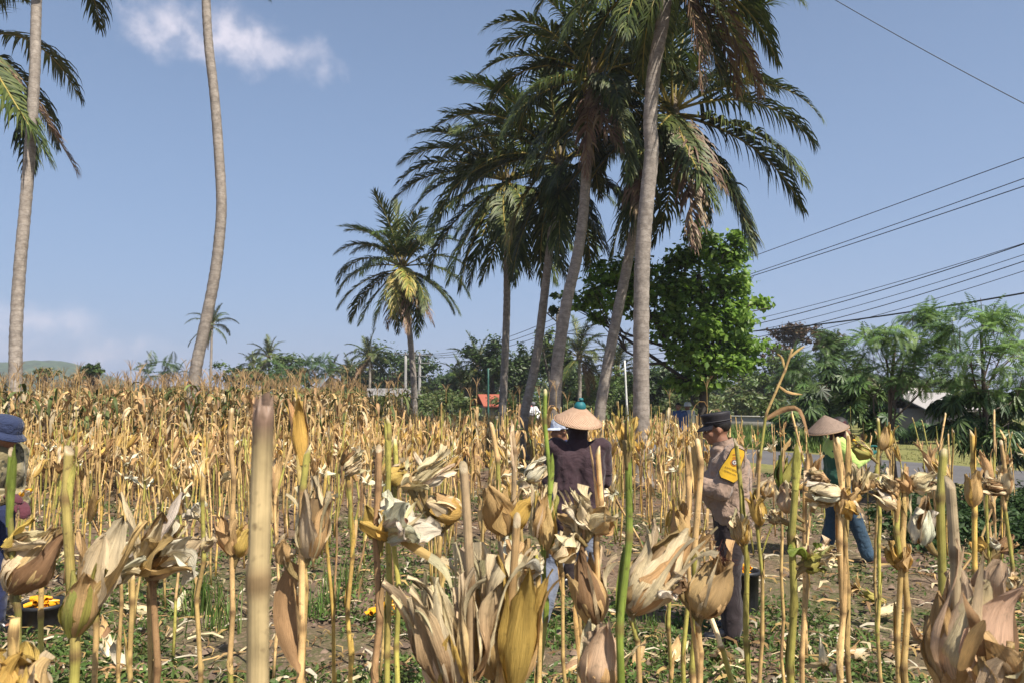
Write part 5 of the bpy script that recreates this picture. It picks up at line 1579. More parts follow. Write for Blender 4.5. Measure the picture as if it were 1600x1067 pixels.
def remesh(mb, name, mat, parent, origin, voxel=.009, smooth=3, wr=0., wscale=7., clip=None, seed=0., fold_dir=None):
    me = mb.mesh(name + '_tmp'); o = bpy.data.objects.new(name + '_tmp', me); COL.objects.link(o)
    md = o.modifiers.new('r', 'REMESH'); md.mode = 'VOXEL'; md.voxel_size = voxel
    s = o.modifiers.new('s', 'SMOOTH'); s.factor = .5; s.iterations = smooth
    dg = bpy.context.evaluated_depsgraph_get(); ev = o.evaluated_get(dg)
    nm = bpy.data.meshes.new_from_object(ev)
    bpy.data.objects.remove(o); nm.name = name
    n = len(nm.vertices); co = np.empty(n * 3, np.float32); nm.vertices.foreach_get('co', co); co = co.reshape(-1, 3).astype(float)
    if wr:
        no = np.empty(n * 3, np.float32); nm.vertices.foreach_get('normal', no); no = no.reshape(-1, 3)
        w = np.empty(n)
        for i, c in enumerate(co):
            q = Vector((c[0] * wscale + seed, c[1] * wscale, c[2] * wscale * .55))
            a = mnoise.noise(q); b_ = mnoise.noise(q * 2.3 + Vector((3, 1, 7)))
            w[i] = (1 - abs(a) * 2.6) * .7 + (1 - abs(b_) * 2.6) * .35
        co = co + no * (w * wr)[:, None]
    co = co - np.asarray(origin)
    nm.vertices.foreach_set('co', co.astype(np.float32).ravel())
    nm.polygons.foreach_set('use_smooth', np.ones(len(nm.polygons), bool))
    nm.materials.clear(); nm.materials.append(mat)
    nm.update()
    ob = bpy.data.objects.new(name, nm); COL.objects.link(ob); ob.parent = parent
    return ob

def hand_parts(mb, wrist, d, up, s=1.0, curl=.9, C=(.5, .5, .5), fat=1.0, side=1):
    """palm and five separate fingers; d: pointing direction, up: back of the hand"""
    d = unit(d); up = unit(np.asarray(up) - d * np.dot(up, d)); sx = np.cross(d, up) * side
    w = np.asarray(wrist, float)
    capsule(mb, w, w + d * .035 * s, .024 * s * fat, .030 * s * fat, C, 10, (up, .6))
    for k, o in enumerate((-.026, -.009, .009, .026)):
        a = w + d * .02 * s + sx * o * s * .8; b_ = w + d * .088 * s + sx * o * s
        capsule(mb, a, b_, .014 * s * fat, .0105 * s * fat, C, 8)
        ln = (.070, .078, .072, .056)[k] * s
        p = b_; dd = d.copy(); an = curl
        for q in range(3):
            dd = unit(dd * math.cos(an * (.55 + .2 * q)) - up * math.sin(an * (.55 + .2 * q)))
            nx = p + dd * ln * (.42, .32, .26)[q]
            capsule(mb, p, nx, .0092 * s * fat, .0080 * s * fat, C, 8); p = nx
    t0 = w + d * .025 * s - sx * .022 * s
    t1 = t0 + unit(d * .7 - sx * .9 - up * .3) * .038 * s; t2 = t1 + unit(d * 1.0 - up * .8 * curl + sx * .2) * .032 * s
    capsule(mb, t0, t1, .014 * s * fat, .011 * s * fat, C, 8); capsule(mb, t1, t2, .0105 * s * fat, .009 * s * fat, C, 8)

def person(label, loc, face, J, skin, clothes, girth=1.0, voxel=.011, head_tilt=(0, 0), headwear=None, hair=True, name='person', scale=1.0, hands=True, group=None, shoes=None, curl=.9, gloves=None, low=False, sleeves=True, neck_cloth=None, facedetail=True):
    """J: joints in the person's own frame (x right, y forward, z up). face: heading angle of 'forward' from +X, degrees"""
    a = R(face); F = np.array([math.cos(a), math.sin(a), 0]); Rt = np.array([math.sin(a), -math.cos(a), 0]); U = np.array([0, 0, 1.0])
    loc = np.asarray(loc, float)
    def W(p): p = np.asarray(p, float) * scale; return loc + Rt * p[0] + F * p[1] + U * p[2]
    g_ = girth
    t = empty(name, loc, label, 'person', group)
    B = MB()
    j = {k: W(v) for k, v in J.items()}
    def legs(mb, e, shoe=False):
        for s in 'LR':
            capsule(mb, j['hip' + s], j['knee' + s], (.088 * g_ + e) * scale, (.058 + e) * scale)
            capsule(mb, j['knee' + s], j['ankle' + s], (.058 + e) * scale, (.038 + e * (1.6 if e else 1)) * scale)
    def torso(mb, e):
        px_ = unit(j['shR'] - j['shL'])
        fwd = unit(np.cross(unit(j['neck'] - j['pelvis']), px_))
        hw = .085
        for s in (-1, 1):
            capsule(mb, j['pelvis'] + px_ * s * hw * scale, j['waist'] + px_ * s * (hw - .01) * scale, (.112 * g_ + e) * scale, (.108 * g_ + e) * scale)
            capsule(mb, j['waist'] + px_ * s * (hw - .01) * scale, j['chest'] + px_ * s * .078 * scale, (.108 * g_ + e) * scale, (.115 * g_ ** .6 + e) * scale)
            sh = j['shR'] if s > 0 else j['shL']
            capsule(mb, j['chest'] + px_ * s * .06 * scale, sh - px_ * s * .02 * scale - U * .01, (.112 + e) * scale, (.062 + e) * scale)
        capsule(mb, j['chest'], j['neck'] - U * .05 * scale, (.10 + e) * scale, (.075 + e) * scale)
        if g_ > 1.1: ellipsoid(mb, (j['waist'] * .7 + j['chest'] * .3) + fwd * .045 * scale, (.14 * g_ * scale + e,) * 3)
    def arms(mb, e, cuff=1.0):
        for s in 'LR':
            capsule(mb, j['sh' + s], j['el' + s], (.054 + e) * scale, (.043 + e) * scale)
            capsule(mb, j['el' + s], j['el' + s] + (j['wr' + s] - j['el' + s]) * cuff, (.043 + e) * scale, (.030 + e) * scale)
    torso(B, 0); legs(B, 0); arms(B, 0)
    hd = j['head']; up = unit(hd - j['neck']); 
    ht, hs = head_tilt
    HF = unit(F * math.cos(ht) - U * math.sin(ht)); HF = unit(HF * math.cos(hs) + Rt * math.sin(hs))
    HU = unit(U - HF * np.dot(U, HF)); HR = np.cross(HF, HU)
    HB = np.array([HR, HF, HU])
    S = scale
    capsule(B, j['neck'] - U * .04 * S, hd - HU * .05 * S - HF * .01 * S, .060 * S, .056 * S)
    def H(x, y_, z): return hd + (HR * x + HF * y_ + HU * z) * S
    ellipsoid(B, H(0, -.012, .025), (.076 * S, .093 * S, .088 * S), M=HB, su=16, sv=12)      # skull
    ellipsoid(B, H(0, .022, -.035), (.058 * S, .066 * S, .076 * S), M=HB, su=14, sv=10)      # face / jaw
    ellipsoid(B, H(0, .062, -.092), (.024 * S, .022 * S, .020 * S), M=HB)                     # chin
    capsule(B, H(0, .080, .0), H(0, .103, -.035), .010 * S, .0145 * S)                        # nose
    capsule(B, H(-.014, .090, -.038), H(.014, .090, -.038), .011 * S, .011 * S)
    capsule(B, H(-.018, .080, -.064), H(.018, .080, -.064), .011 * S, .011 * S)               # lips
    capsule(B, H(-.034, .074, .020), H(.034, .074, .020), .013 * S, .013 * S)                 # brow
    for s in (-1, 1):
        ellipsoid(B, H(s * .038, .055, -.03), (.024 * S, .026 * S, .026 * S), M=HB)           # cheek
        ellipsoid(B, H(s * .079, -.008, -.012), (.009 * S, .018 * S, .031 * S), M=HB)         # ear
    hm = gloves
    for s in 'LR':
        capsule(B, j['ankle' + s], j['toe' + s] - (0, 0, 0.0), .038 * S, .028 * S, flat=(U, .8))
    if hands:
        for s, sd in (('L', -1), ('R', 1)):
            d = unit(j['wr' + s] - j['el' + s])
            tgt = j.get('hand' + s)
            dd = unit(tgt - j['wr' + s]) if tgt is not None else d
            hand_parts(B, j['wr' + s], dd, F if abs(dd[2]) > .7 else U, S, curl, side=sd)
    body = remesh(B, 'body', skin, t, loc, voxel, 3)
    if facedetail:
        for s in (-1, 1):
            e = MB(); ellipsoid(e, H(s * .030, .0765, .0), (.0125 * S, .009 * S, .0095 * S), (.62, .58, .54), M=HB, su=10, sv=8)
            ellipsoid(e, H(s * .030, .084, .0), (.0055 * S, .0035 * S, .0055 * S), (.02, .012, .01), M=HB, su=8, sv=6)
            e.build('eye', M_COL, t, origin=loc)
            e = MB(); tube(e, spline([H(s * .014, .090, .019), H(s * .030, .089, .025), H(s * .048, .074, .018)], 5), [.002, .0035, .004, .003, .001], 5, (.02, .015, .012)); e.build('eyebrow', M_COL, t, origin=loc)
    if hair:
        h = MB()
        ellipsoid(h, H(0, -.020, .036), (.084 * S, .094 * S, .086 * S), (.015, .012, .011), M=HB, su=18, sv=12)
        V = h.V[0]; loc_ = (V - hd) @ HB.T / S
        # keep the hairline above the brow and down to the nape
        low_ = np.where(loc_[:, 1] > .02, .045, np.where(loc_[:, 1] > -.03, .0, -.062))
        loc_[:, 2] = np.maximum(loc_[:, 2], low_)
        h.V[0] = hd + loc_ @ HB * S
        h.build('hair', plain('hair', (.012, .010, .009), .6, 60, .3, .5), t, origin=loc)
    for c in clothes:
        m = MB(); kind, mat, ex = c[0], c[1], c[2]
        opt = c[3] if len(c) > 3 else {}
        if kind in ('shirt', 'jacket'):
            torso(m, ex)
            if sleeves: arms(m, ex, opt.get('cuff', .93))
            hem = opt.get('hem', 0)
            if hem:
                px_ = unit(j['shR'] - j['shL'])
                for s in (-1, 1):
                    capsule(m, j['pelvis'] + px_ * s * .09 * S, j['pelvis'] + px_ * s * .09 * S - U * hem, (.115 * g_ + ex) * S, (.10 * g_ + ex) * S)
            tube(m, [j['neck'] - U * .05 * S, j['neck'] + U * .015 * S, j['neck'] + U * .03 * S], np.array([.09, .068, .066]) * S, 14)
        if kind == 'trousers':
            legs(m, ex)
            px_ = unit(j['hipR'] - j['hipL'])
            for s in (-1, 1): capsule(m, j['pelvis'] + px_ * s * .075 * S, j['pelvis'] + px_ * s * .07 * S + U * .1 * S, (.110 * g_ + ex * .6) * S, (.108 * g_ + ex * .6) * S)
            capsule(m, j['pelvis'], (j['hipL'] + j['hipR']) / 2 - U * .03, .10 * S * g_, .09 * S * g_)
        remesh(m, kind if kind != 'jacket' else 'jacket', mat, t, loc, opt.get('vox', .011), opt.get('sm', 2), opt.get('wr', .008), opt.get('ws', 8), seed=opt.get('seed', 1.3))
    if shoes is not None:
        for s in 'LR':
            m = MB(); d = unit((j['toe' + s] - j['ankle' + s]) * [1, 1, 0])
            hgt = shoes[1]
            gnd = np.array([j['ankle' + s][0], j['ankle' + s][1], j['ankle' + s][2] - .075 * S])
            capsule(m, gnd + U * .035, gnd + U * .035 + d * .17 * S, .044 * S, .040 * S, flat=(U, .75))
            capsule(m, j['ankle' + s], gnd + d * .08 * S + U * .05, .050 * S, .040 * S)
            box(m, gnd + d * .065 * S + U * .012, (.085 * S, .27 * S, .024), M=basis((0, 0, 1), np.cross(d, U)) if True else None)
            if hgt: capsule(m, j['ankle' + s], j['ankle' + s] + (j['knee' + s] - j['ankle' + s]) * hgt, .050 * S, .062 * S)
            remesh(m, 'boot' if hgt else 'shoe', shoes[0], t, loc, .008, 2, .002, 14)
    if gloves is not None:
        m = MB()
        for s, sd in (('L', -1), ('R', 1)):
            d = unit(j['wr' + s] - j['el' + s]); tgt = j.get('hand' + s); dd = unit(tgt - j['wr' + s]) if tgt is not None else d
            m = MB(); hand_parts(m, j['wr' + s], dd, F if abs(dd[2]) > .7 else U, S * 1.03, curl, fat=1.22, side=sd)
            capsule(m, j['wr' + s] - d * .05, j['wr' + s] + dd * .01, .037 * S, .034 * S)
            remesh(m, 'glove', gloves, t, loc, .006, 1)
    return t, H, HB, j, loc, W

def stand(h=1.68):
    return dict(pelvis=(0, 0, .93), waist=(0, 0, 1.05), chest=(0, 0, 1.26), neck=(0, .0, 1.43), head=(0, .015, 1.565), shL=(-.185, 0, 1.385), shR=(.185, 0, 1.385),
                elL=(-.24, -.02, 1.11), elR=(.24, -.02, 1.11), wrL=(-.25, .06, .87), wrR=(.25, .06, .87), hipL=(-.09, 0, .89), hipR=(.09, 0, .89), kneeL=(-.10, .03, .48), kneeR=(.10, .03, .48),
                ankleL=(-.11, 0, .085), ankleR=(.11, 0, .085), toeL=(-.13, .16, .04), toeR=(.13, .16, .04))

def weave_mat(name, c1, c2):
    m, nt, b, out = newmat(name)
    uv = attr(nt, 'uvp').outputs['Vector']
    s = nt.nodes.new('ShaderNodeSeparateXYZ'); nt.links.new(uv, s.inputs[0])
    u = MATH(nt, 'MULTIPLY', s.outputs[0], 44 * 2 * PI); v = MATH(nt, 'MULTIPLY', s.outputs[1], 15 * 2 * PI)
    w = MATH(nt, 'MULTIPLY', MATH(nt, 'SINE', u), MATH(nt, 'SINE', v))
    geo = nt.nodes.new('ShaderNodeTexCoord')
    n1 = noise_n(nt, geo.outputs['Object'], 30, 5)
    f = MATH(nt, 'ADD', MATH(nt, 'MULTIPLY', w, .5), n1.outputs[0])
    c = MIXC(nt, MAPR(nt, f, .2, .9), c1, c2)
    nt.links.new(c, b.inputs['Base Color']); b.inputs['Roughness'].default_value = .7
    nt.links.new(bump_n(nt, f, .7, .006), b.inputs['Normal'])
    return m
M_WEAVE = weave_mat('bamboo_weave', (.33, .20, .125), (.52, .35, .235))
M_WEAVE2 = weave_mat('brown_weave', (.16, .11, .08), (.30, .215, .16))

def conical_hat(label, apex, axis, Rb, h, mat, knob=None, cat='hat'):
    """thin woven cone with real thickness, brim band and optional knob"""
    apex = np.asarray(apex, float); Bx = basis(axis)
    t = empty('conical_hat', apex, label, cat)
    z0 = -h
    n = 9
    prof = [(max(.004, Rb * q), -h * q ** 1.12) for q in np.linspace(0, 1, n)]
    inner = [(max(.003, a - .004), b_ - .007) for a, b_ in prof[::-1]]
    m = MB(); lathe(m, prof + inner, 44, (.5, .4, .3), Bx, apex)
    # orientation outward
    m.Q[0] = m.Q[0][:, ::-1]
    U = m.U[0]; U[:, 1] = np.repeat(np.concatenate([np.linspace(0, 1, n), np.linspace(1, 0, n)]), 44)
    m.build('cone', mat, t, origin=apex)
    m = MB(); ang = np.linspace(0, 2 * PI, 45)
    ring = np.stack([np.cos(ang) * Rb, np.sin(ang) * Rb, np.full(45, -h)], 1) @ Bx + apex
    tube(m, ring, .0055, 6, (.30, .19, .11), cap=False); m.build('brim_band', M_COL, t, origin=apex)
    if knob is not None:
        m = MB()
        lathe(m, np.array([(.046, -.034), (.047, -.020), (.043, -.004), (.034, .010), (.022, .019), (.013, .023), (.012, .028), (.017, .033), (.019, .040), (.016, .047), (.008, .051), (.001, .052)])[:, ::1], 20, knob, Bx, apex)
        m.Q[0] = m.Q[0]
        m.build('knob', M_COL, t, origin=apex)
    return t

# --- farmer in the plum shirt, back to the camera
SK = skin_mat('skin_brown', (.23, .115, .07)); SK2 = skin_mat('skin_tan', (.27, .14, .088))
M_PLUM = cloth_mat('plum_cloth', (.042, .024, .030), folds=7, wr=.5)
M_JEANG = cloth_mat('grey_blue_denim', (.16, .18, .235), folds=9, wr=.4, amp=.25)
x0 = P(905, 970, 5.85)[0]
J = stand(); J.update(head=(-.01, .05, 1.56), neck=(0, .01, 1.43), shL=(-.185, 0, 1.385), shR=(.185, 0, 1.385), elL=(-.215, .05, 1.12), elR=(.215, .07, 1.12), wrL=(-.16, .24, 1.08), wrR=(.16, .25, 1.10),
    pelvis=(-.02, 0, .92), waist=(-.01, 0, 1.03), hipL=(-.11, 0, .88), hipR=(.07, 0, .88), kneeL=(-.19, .04, .48), kneeR=(.07, .06, .48), ankleL=(-.30, -.05, .09), ankleR=(.05, .10, .09), toeL=(-.34, .10, .04), toeR=(.07, .26, .04))
pt = person('farmer seen from behind in a dark plum long sleeved shirt and grey blue trousers', (x0, 5.85, 0), 92, J, SK,
            [('shirt', M_PLUM, .016, dict(hem=.10, wr=.014, ws=8)), ('trousers', M_JEANG, .018, dict(wr=.010, ws=9))], girth=1.02, hair=True, shoes=(cloth_mat('dark_rubber', (.06, .045, .04), folds=20, wr=.2), 0))
H, HB, jj, lo = pt[1], pt[2], pt[3], pt[4]
m = MB()
for dy, ra in ((.0, .070), (.03, .074), (.065, .078)): tube(m, [jj['neck'] + [0, 0, .0 + dy], jj['neck'] + [0, 0, .035 + dy]], ra, 16)
remesh(m, 'neck_scarf', cloth_mat('dark_scarf', (.03, .02, .025), folds=12), pt[0], lo, .008, 2, .005, 16)
for sgn in (-1, 1):
    m = MB(); yk = lo + np.array([0, -.145, 0])
tube_ = MB()
conical_hat('wide pinkish tan conical hat with a teal knob on the farmer in plum', P(907, 631, 5.80), (.12, -.30, 1), .190, .140, M_WEAVE, knob=(.010, .12, .14))

# --- officer in profile, facing left
M_KHAKI = cloth_mat('officer_khaki', (.29, .205, .155), folds=8, wr=.8)
M_OTR = cloth_mat('officer_trousers', (.030, .022, .024), folds=8, wr=.4)
ox, oy = P(1145, 985, 5.6)[0], 5.6
J = stand(); J.update(pelvis=(0, -.02, .92), waist=(0, .0, 1.03), chest=(0, .0, 1.24), neck=(0, .035, 1.405), head=(0, .085, 1.535), shL=(-.20, -.02, 1.36), shR=(.20, -.02, 1.36),
    elL=(-.245, .09, 1.10), elR=(.25, .04, 1.10), wrL=(-.13, .24, 1.14), wrR=(.05, .26, 1.10), handL=(.0, .30, 1.14), handR=(-.08, .27, 1.12),
    kneeL=(-.10, .03, .47), kneeR=(.11, .02, .47), ankleL=(-.11, .02, .09), ankleR=(.14, -.04, .09), toeL=(-.12, .18, .04), toeR=(.19, .11, .04))
po = person('police officer in a khaki grey shirt and dark trousers standing in profile with folded arms', (ox, oy, 0), 180 - 9, J, SK2,
            [('shirt', M_KHAKI, .022, dict(hem=.03, wr=.010, ws=8, seed=4.)), ('trousers', M_OTR, .020, dict(wr=.009, ws=8))], girth=1.12, head_tilt=(.16, 0), shoes=(M_GLOSSB, .38))
H, HB, jj, lo = po[1], po[2], po[3], po[4]
# peaked field cap
cap = empty('police_cap', H(0, 0, .07), 'dark flat topped field cap with a short peak on the officer', 'cap')
m = MB()
prof = [(.088, -.030), (.090, -.005), (.094, .025), (.098, .042), (.094, .050), (.06, .054), (.001, .055)]
lathe(m, prof, 28, (.016, .014, .018))
V = m.V[0]; V[:, 1] *= 1.16
m.V[0] = V @ HB + H(0, -.012, .070)
m.V[0] = m.V[0] - H(0, 0, .07); m.build('crown', M_COL, cap)
m = MB(); an = np.linspace(-1.15, 1.15, 15); rows = []
for q, (rr_, dz) in enumerate([(.98, -.030), (1.28, -.044), (1.62, -.066), (1.62, -.070), (.98, -.036)]):
    for a in an: rows.append((math.sin(a) * .088 * (1 + (rr_ - 1) * .4), math.cos(a) * .100 * rr_ if rr_ < 1.1 else math.cos(a) * .100 * rr_ * (.72 + .28 * math.cos(a)), dz))
m.add(np.array(rows) @ HB + H(0, -.012, .070) - H(0, 0, .07), grid_faces(4, 14), None, (.014, .012, .016)); m.build('peak', M_COL, cap)
m = MB(); ang = np.linspace(0, 2 * PI, 30); tube(m, np.stack([np.cos(ang) * .092, np.sin(ang) * .106, np.full(30, -.012)], 1) @ HB + H(0, -.012, .07) - H(0, 0, .07), .004, 5, (.03, .028, .032), cap=False); m.build('cap_band', M_COL, cap)
# shirt collar, epaulette, buttons
m = MB(); nk = jj['neck']
tube(m, [nk + [0, 0, .0], nk + [-.008, 0, .035], nk + [-.012, 0, .05]], [.085, .078, .080], 18, (.34, .26, .22), cap=False); m.build('collar', M_KHAKI, po[0], origin=lo)
# armband patch that follows the near upper arm
sh, elb = jj['shL'], jj['elL']
axis = unit(elb - sh); out = unit(np.array([-.10, -1, .12]) - axis * np.dot((-.10, -1, .12), axis)); side = np.cross(axis, out)
def arm_surface(u, v, off=0.):
    """u around the arm (m), v down the arm (m)"""
    c = sh + axis * v; rr_ = .0875 - .06 * max(0, v) + off
    a = u / rr_
    return c + out * math.cos(a) * rr_ + side * math.sin(a) * rr_
me_ = MB()
def patch_grid(mb, prof, col, off, flip=False):
    V, n = [], 10
    for v, w0, w1 in prof:
        for k in range(n + 1): V.append(arm_surface(w0 + (w1 - w0) * k / n, v, off))
    mb.add(V, grid_faces(len(prof) - 1, n), None, col)
vv = np.linspace(-.035, .20, 14)
def half(v): return np.interp(v, [-.035, -.01, .05, .12, .17, .20], [.034, .050, .052, .074, .082, .048])
bd = MB(); patch_grid(bd, [(v, -half(v) - .006, half(v) + .006) for v in np.linspace(-.043, .208, 14)], (.015, .012, .012), .006); bd.build('armband_border', M_COL, po[0], origin=lo)
bd = MB(); patch_grid(bd, [(v, -half(v), half(v)) for v in vv], (.70, .42, .03), .009); ab = bd.build('armband', cloth_mat('yellow_patch', (.60, .36, .025), folds=10, wr=.1), po[0], origin=lo)
def text_on_arm(s, v0, size, col, arc=0.):
    cu = bpy.data.curves.new('txt', 'FONT'); cu.body = s; cu.size = size; cu.align_x = 'CENTER'; cu.resolution_u = 2
    o = bpy.data.objects.new('txt', cu); COL.objects.link(o)
    dg = bpy.context.evaluated_depsgraph_get(); me = bpy.data.meshes.new_from_object(o.evaluated_get(dg)); bpy.data.objects.remove(o)
    n = len(me.vertices); co = np.empty(n * 3, np.float32); me.vertices.foreach_get('co', co); co = co.reshape(-1, 3)
    sgn = 1
    new = np.array([arm_surface(tsg * c[0], v0 - c[1] + arc * c[0] ** 2, .0115) for c in co]) - lo
    me.vertices.foreach_set('co', new.astype(np.float32).ravel()); me.update(); me.materials.append(col); me.name = 'lettering'
    o = bpy.data.objects.new('lettering', me); COL.objects.link(o); o.parent = ab
# reading direction must run left to right on the camera side
pa_, pb_ = proj(arm_surface(-.02, .1)), proj(arm_surface(.02, .1))
tsg = 1 if pb_[0] > pa_[0] else -1
M_INK = plain('ink_dark', (.05, .035, .02), .7, 5, .1, 0); M_INKO = plain('ink_orange', (.55, .16, .02), .7, 5, .1, 0)
for v0_, hw_ in ((.006, .030), (.026, .024)):      # two worn orange arcs over the emblem, their lettering is not readable
    m = MB(); V = []
    for q in np.linspace(-1, 1, 11):
        for dv in (0, .009): V.append(arm_surface(q * hw_, v0_ + dv + .010 * q * q, .0115))
    m.add(V, [(2 * k, 2 * k + 1, 2 * k + 3, 2 * k + 2) for k in range(10)], None, (.50, .17, .03)); m.build('orange_arc', M_COL, ab, origin=lo, smooth=False)
text_on_arm('KAMTIBMAS', .128, .0185, M_INK)
text_on_arm('PEMBINA DESA', .152, .0140, M_INK)
for rr_, col, of in ((.027, (.55, .20, .03), .0115), (.020, (.10, .06, .05), .013), (.014, (.6, .55, .5), .0145), (.006, (.2, .1, .08), .016)):
    m = MB(); V = [arm_surface(0, .068, of)] + [arm_surface(rr_ * math.cos(a), .068 + rr_ * math.sin(a), of) for a in np.arange(20) / 20 * 2 * PI]
    m.add(V, None, [(0, 1 + k, 1 + (k + 1) % 20) for k in range(20)], col); m.build('emblem', M_COL, ab, origin=lo, smooth=False)
for ch in ab.children:          # lettering and emblem share the armband frame
    pass

# --- farthest farmer, lime shirt, green vest, jeans, facing right with an ear in the hands
M_LIME = cloth_mat('lime_cloth', (.42, .58, .16), folds=8, wr=.4); M_GVEST = cloth_mat('green_vest', (.025, .085, .055), folds=8, wr=.4)
M_JEAN = cloth_mat('blue_denim', (.030, .060, .095), folds=9, wr=.5, amp=.3); M_TEAL = cloth_mat('teal_glove', (.01, .10, .09), folds=20, wr=.2)
fx = P(1313, 868, 8.3)[0]
J = stand(); J.update(pelvis=(0, 0, .90), waist=(0, .02, 1.0), chest=(0, .0, 1.18), neck=(0, .02, 1.33), head=(0, .05, 1.445), shL=(-.18, 0, 1.28), shR=(.18, 0, 1.28), elL=(-.22, .12, 1.07), elR=(.22, .14, 1.07), wrL=(-.06, .30, 1.20), wrR=(.10, .31, 1.16),
    handL=(-.04, .38, 1.25), handR=(.06, .39, 1.20), kneeL=(-.12, -.04, .46), kneeR=(.10, .14, .47), ankleL=(-.14, -.12, .09), ankleR=(.10, .26, .085), toeL=(-.15, .04, .04), toeR=(.12, .41, .04))
pf = person('farthest farmer in lime green shirt, green vest and blue jeans, husking an ear', (fx, 8.3, 0), -14, J, SK,
            [('shirt', M_LIME, .022, dict(wr=.009)), ('trousers', M_JEAN, .020, dict(wr=.010)), ], girth=.98, head_tilt=(.25, 0), shoes=(cloth_mat('brown_shoe', (.10, .05, .035), folds=20, wr=.2), 0), gloves=M_TEAL)
jj = pf[3]; lo = pf[4]
m = MB(); px_ = unit(jj['shR'] - jj['shL'])
for s in (-1, 1):
    capsule(m, jj['pelvis'] + px_ * s * .085, jj['waist'] + px_ * s * .08, .142, .140); capsule(m, jj['waist'] + px_ * s * .078, jj['chest'] + px_ * s * .075 - [0, 0, .02], .14, .138)
remesh(m, 'vest', M_GVEST, pf[0], lo, .012, 2, .006, 9)
H = pf[1]
m = MB()
ellipsoid(m, H(0, -.02, -.01), (.098, .11, .13), M=pf[2]); capsule(m, jj['neck'] - [0, 0, .03], H(0, -.01, -.06), .095, .09)
V = m.V[0]; l_ = (V - H(0, 0, 0)) @ pf[2].T; l_[:, 1] = np.minimum(l_[:, 1], .055); m.V[0] = H(0, 0, 0) + l_ @ pf[2]
remesh(m, 'head_scarf', cloth_mat('maroon_scarf', (.05, .015, .02), folds=14, wr=.4), pf[0], lo, .010, 2, .004, 14)
conical_hat('brown woven conical hat tipped toward the left on the farthest farmer', P(1288, 648, 8.22), (-.24, -.12, 1), .225, .165, M_WEAVE2)
def cob_thing(label, base, tip, Rr=.022, group='yellow corn cobs', husks=0, seed=0, cat='corn cob', hc='olive green tan'):
    r = np.random.default_rng(seed)
    base = np.asarray(base, float); tip = np.asarray(tip, float); L = np.linalg.norm(tip - base); Bx = basis(tip - base, r.normal(size=3))
    m = MB(); nu, nv = 16, 22
    V = []; C = []
    for i in range(nv + 1):
        q = i / nv; rad = Rr * (math.sin(PI * min(1, .16 + .80 * q)) ** .45) * (1 - .28 * q)
        for k in range(nu):
            a = k / nu * 2 * PI
            bmp = 1 + .055 * math.sin(k * PI) + .05 * (((i + k) % 2) * 2 - 1)
            V.append((rad * bmp * math.cos(a), rad * bmp * math.sin(a), q * L)); C.append(np.array((.86, .40, .018)) * r.uniform(.85, 1.1))
    m.add(np.array(V) @ Bx + base, grid_faces(nv, nu, True), None, np.clip(C, 0, .9))
    if not husks:
        return m.build('corn_cob', M_COB, label=label, cat=cat, group=group, origin=base)
    t = empty('corn_cob', base, label, cat, group)
    m.build('kernels', M_COB, t, origin=base)
    for V, Q, C, U in ear_leaves('cup', L * 1.1, Rr * 1.4, r, hc.split(), husks, 0):
        h_ = MB(); h_.add(V @ Bx + base, Q, None, C, U); h_.build('husk_leaf', M_HUSK, t, origin=base)
    return t
cob_thing('half husked ear with yellow kernels held in the gloved hands of the farthest farmer', P(1362, 712, 8.25), P(1333, 686, 8.25), .028, None, 6, 3)

# --- picker bending at the left edge, blue cap, camouflage shirt
M_CAMO = cloth_mat('camouflage', (.20, .165, .085), folds=7, wr=.45, second=[((.09, .075, .035), .52), ((.26, .22, .13), .56), ((.05, .05, .03), .60)], sscale=11)
M_NAVY = cloth_mat('navy_cloth', (.02, .028, .075), folds=8, wr=.4); M_PURG = cloth_mat('maroon_glove', (.085, .025, .035), folds=20, wr=.2)
lx = P(-30, 960, 5.6)[0]
J = stand(); J.update(pelvis=(0, -.10, .93), waist=(0, -.04, 1.04), chest=(0, .04, 1.22), neck=(0, .09, 1.38), head=(0, .13, 1.50), shL=(-.19, .05, 1.34), shR=(.19, .05, 1.34), elL=(-.21, .02, 1.06), elR=(.22, .08, 1.04), wrL=(-.08, .22, .98), wrR=(.12, .25, 1.055),
    handR=(.12, .33, 1.06), kneeL=(-.11, .02, .48), kneeR=(.11, .03, .48), toeL=(-.13, .15, .04), toeR=(.13, .15, .04))
pl = person('picker at the left edge in a camouflage shirt and navy trousers', (lx, 5.6, 0), -10, J, SK,
            [('shirt', M_CAMO, .026, dict(wr=.010, hem=.02)), ('trousers', M_NAVY, .022, dict(wr=.009))], girth=1.08, head_tilt=(.35, 0), shoes=(M_GLOSSB, 0), gloves=M_PURG)
H, HB = pl[1], pl[2]
c_ = H(0, -.01, .055)
bh = empty('blue_bucket_hat', c_, 'blue cloth sun hat with a short brim on the picker at the left edge', 'hat')
M_BLUEC = cloth_mat('blue_hat_cloth', (.022, .032, .075), folds=16, wr=.5)
m = MB(); lathe(m, [(.100, -.03), (.100, .0), (.095, .045), (.075, .072), (.03, .082), (.001, .083)], 26, (0, 0, 0)); m.V[0] = m.V[0] * [1, 1.12, 1] @ HB; m.build('crown', M_BLUEC, bh)
m = MB(); lathe(m, [(.098, -.024), (.120, -.045), (.140, -.064), (.138, -.069), (.118, -.052), (.096, -.030)], 30, (0, 0, 0)); m.V[0] = m.V[0] * [1, 1.12, 1] @ HB; m.build('brim', M_BLUEC, bh)
wr = pl[3]['wrR']
cob_thing('yellow cob held in the maroon gloved hand of the picker at the left edge', P(32, 772, 5.35), P(50, 764, 5.35), .024, None, 3, 8, hc='white cream')

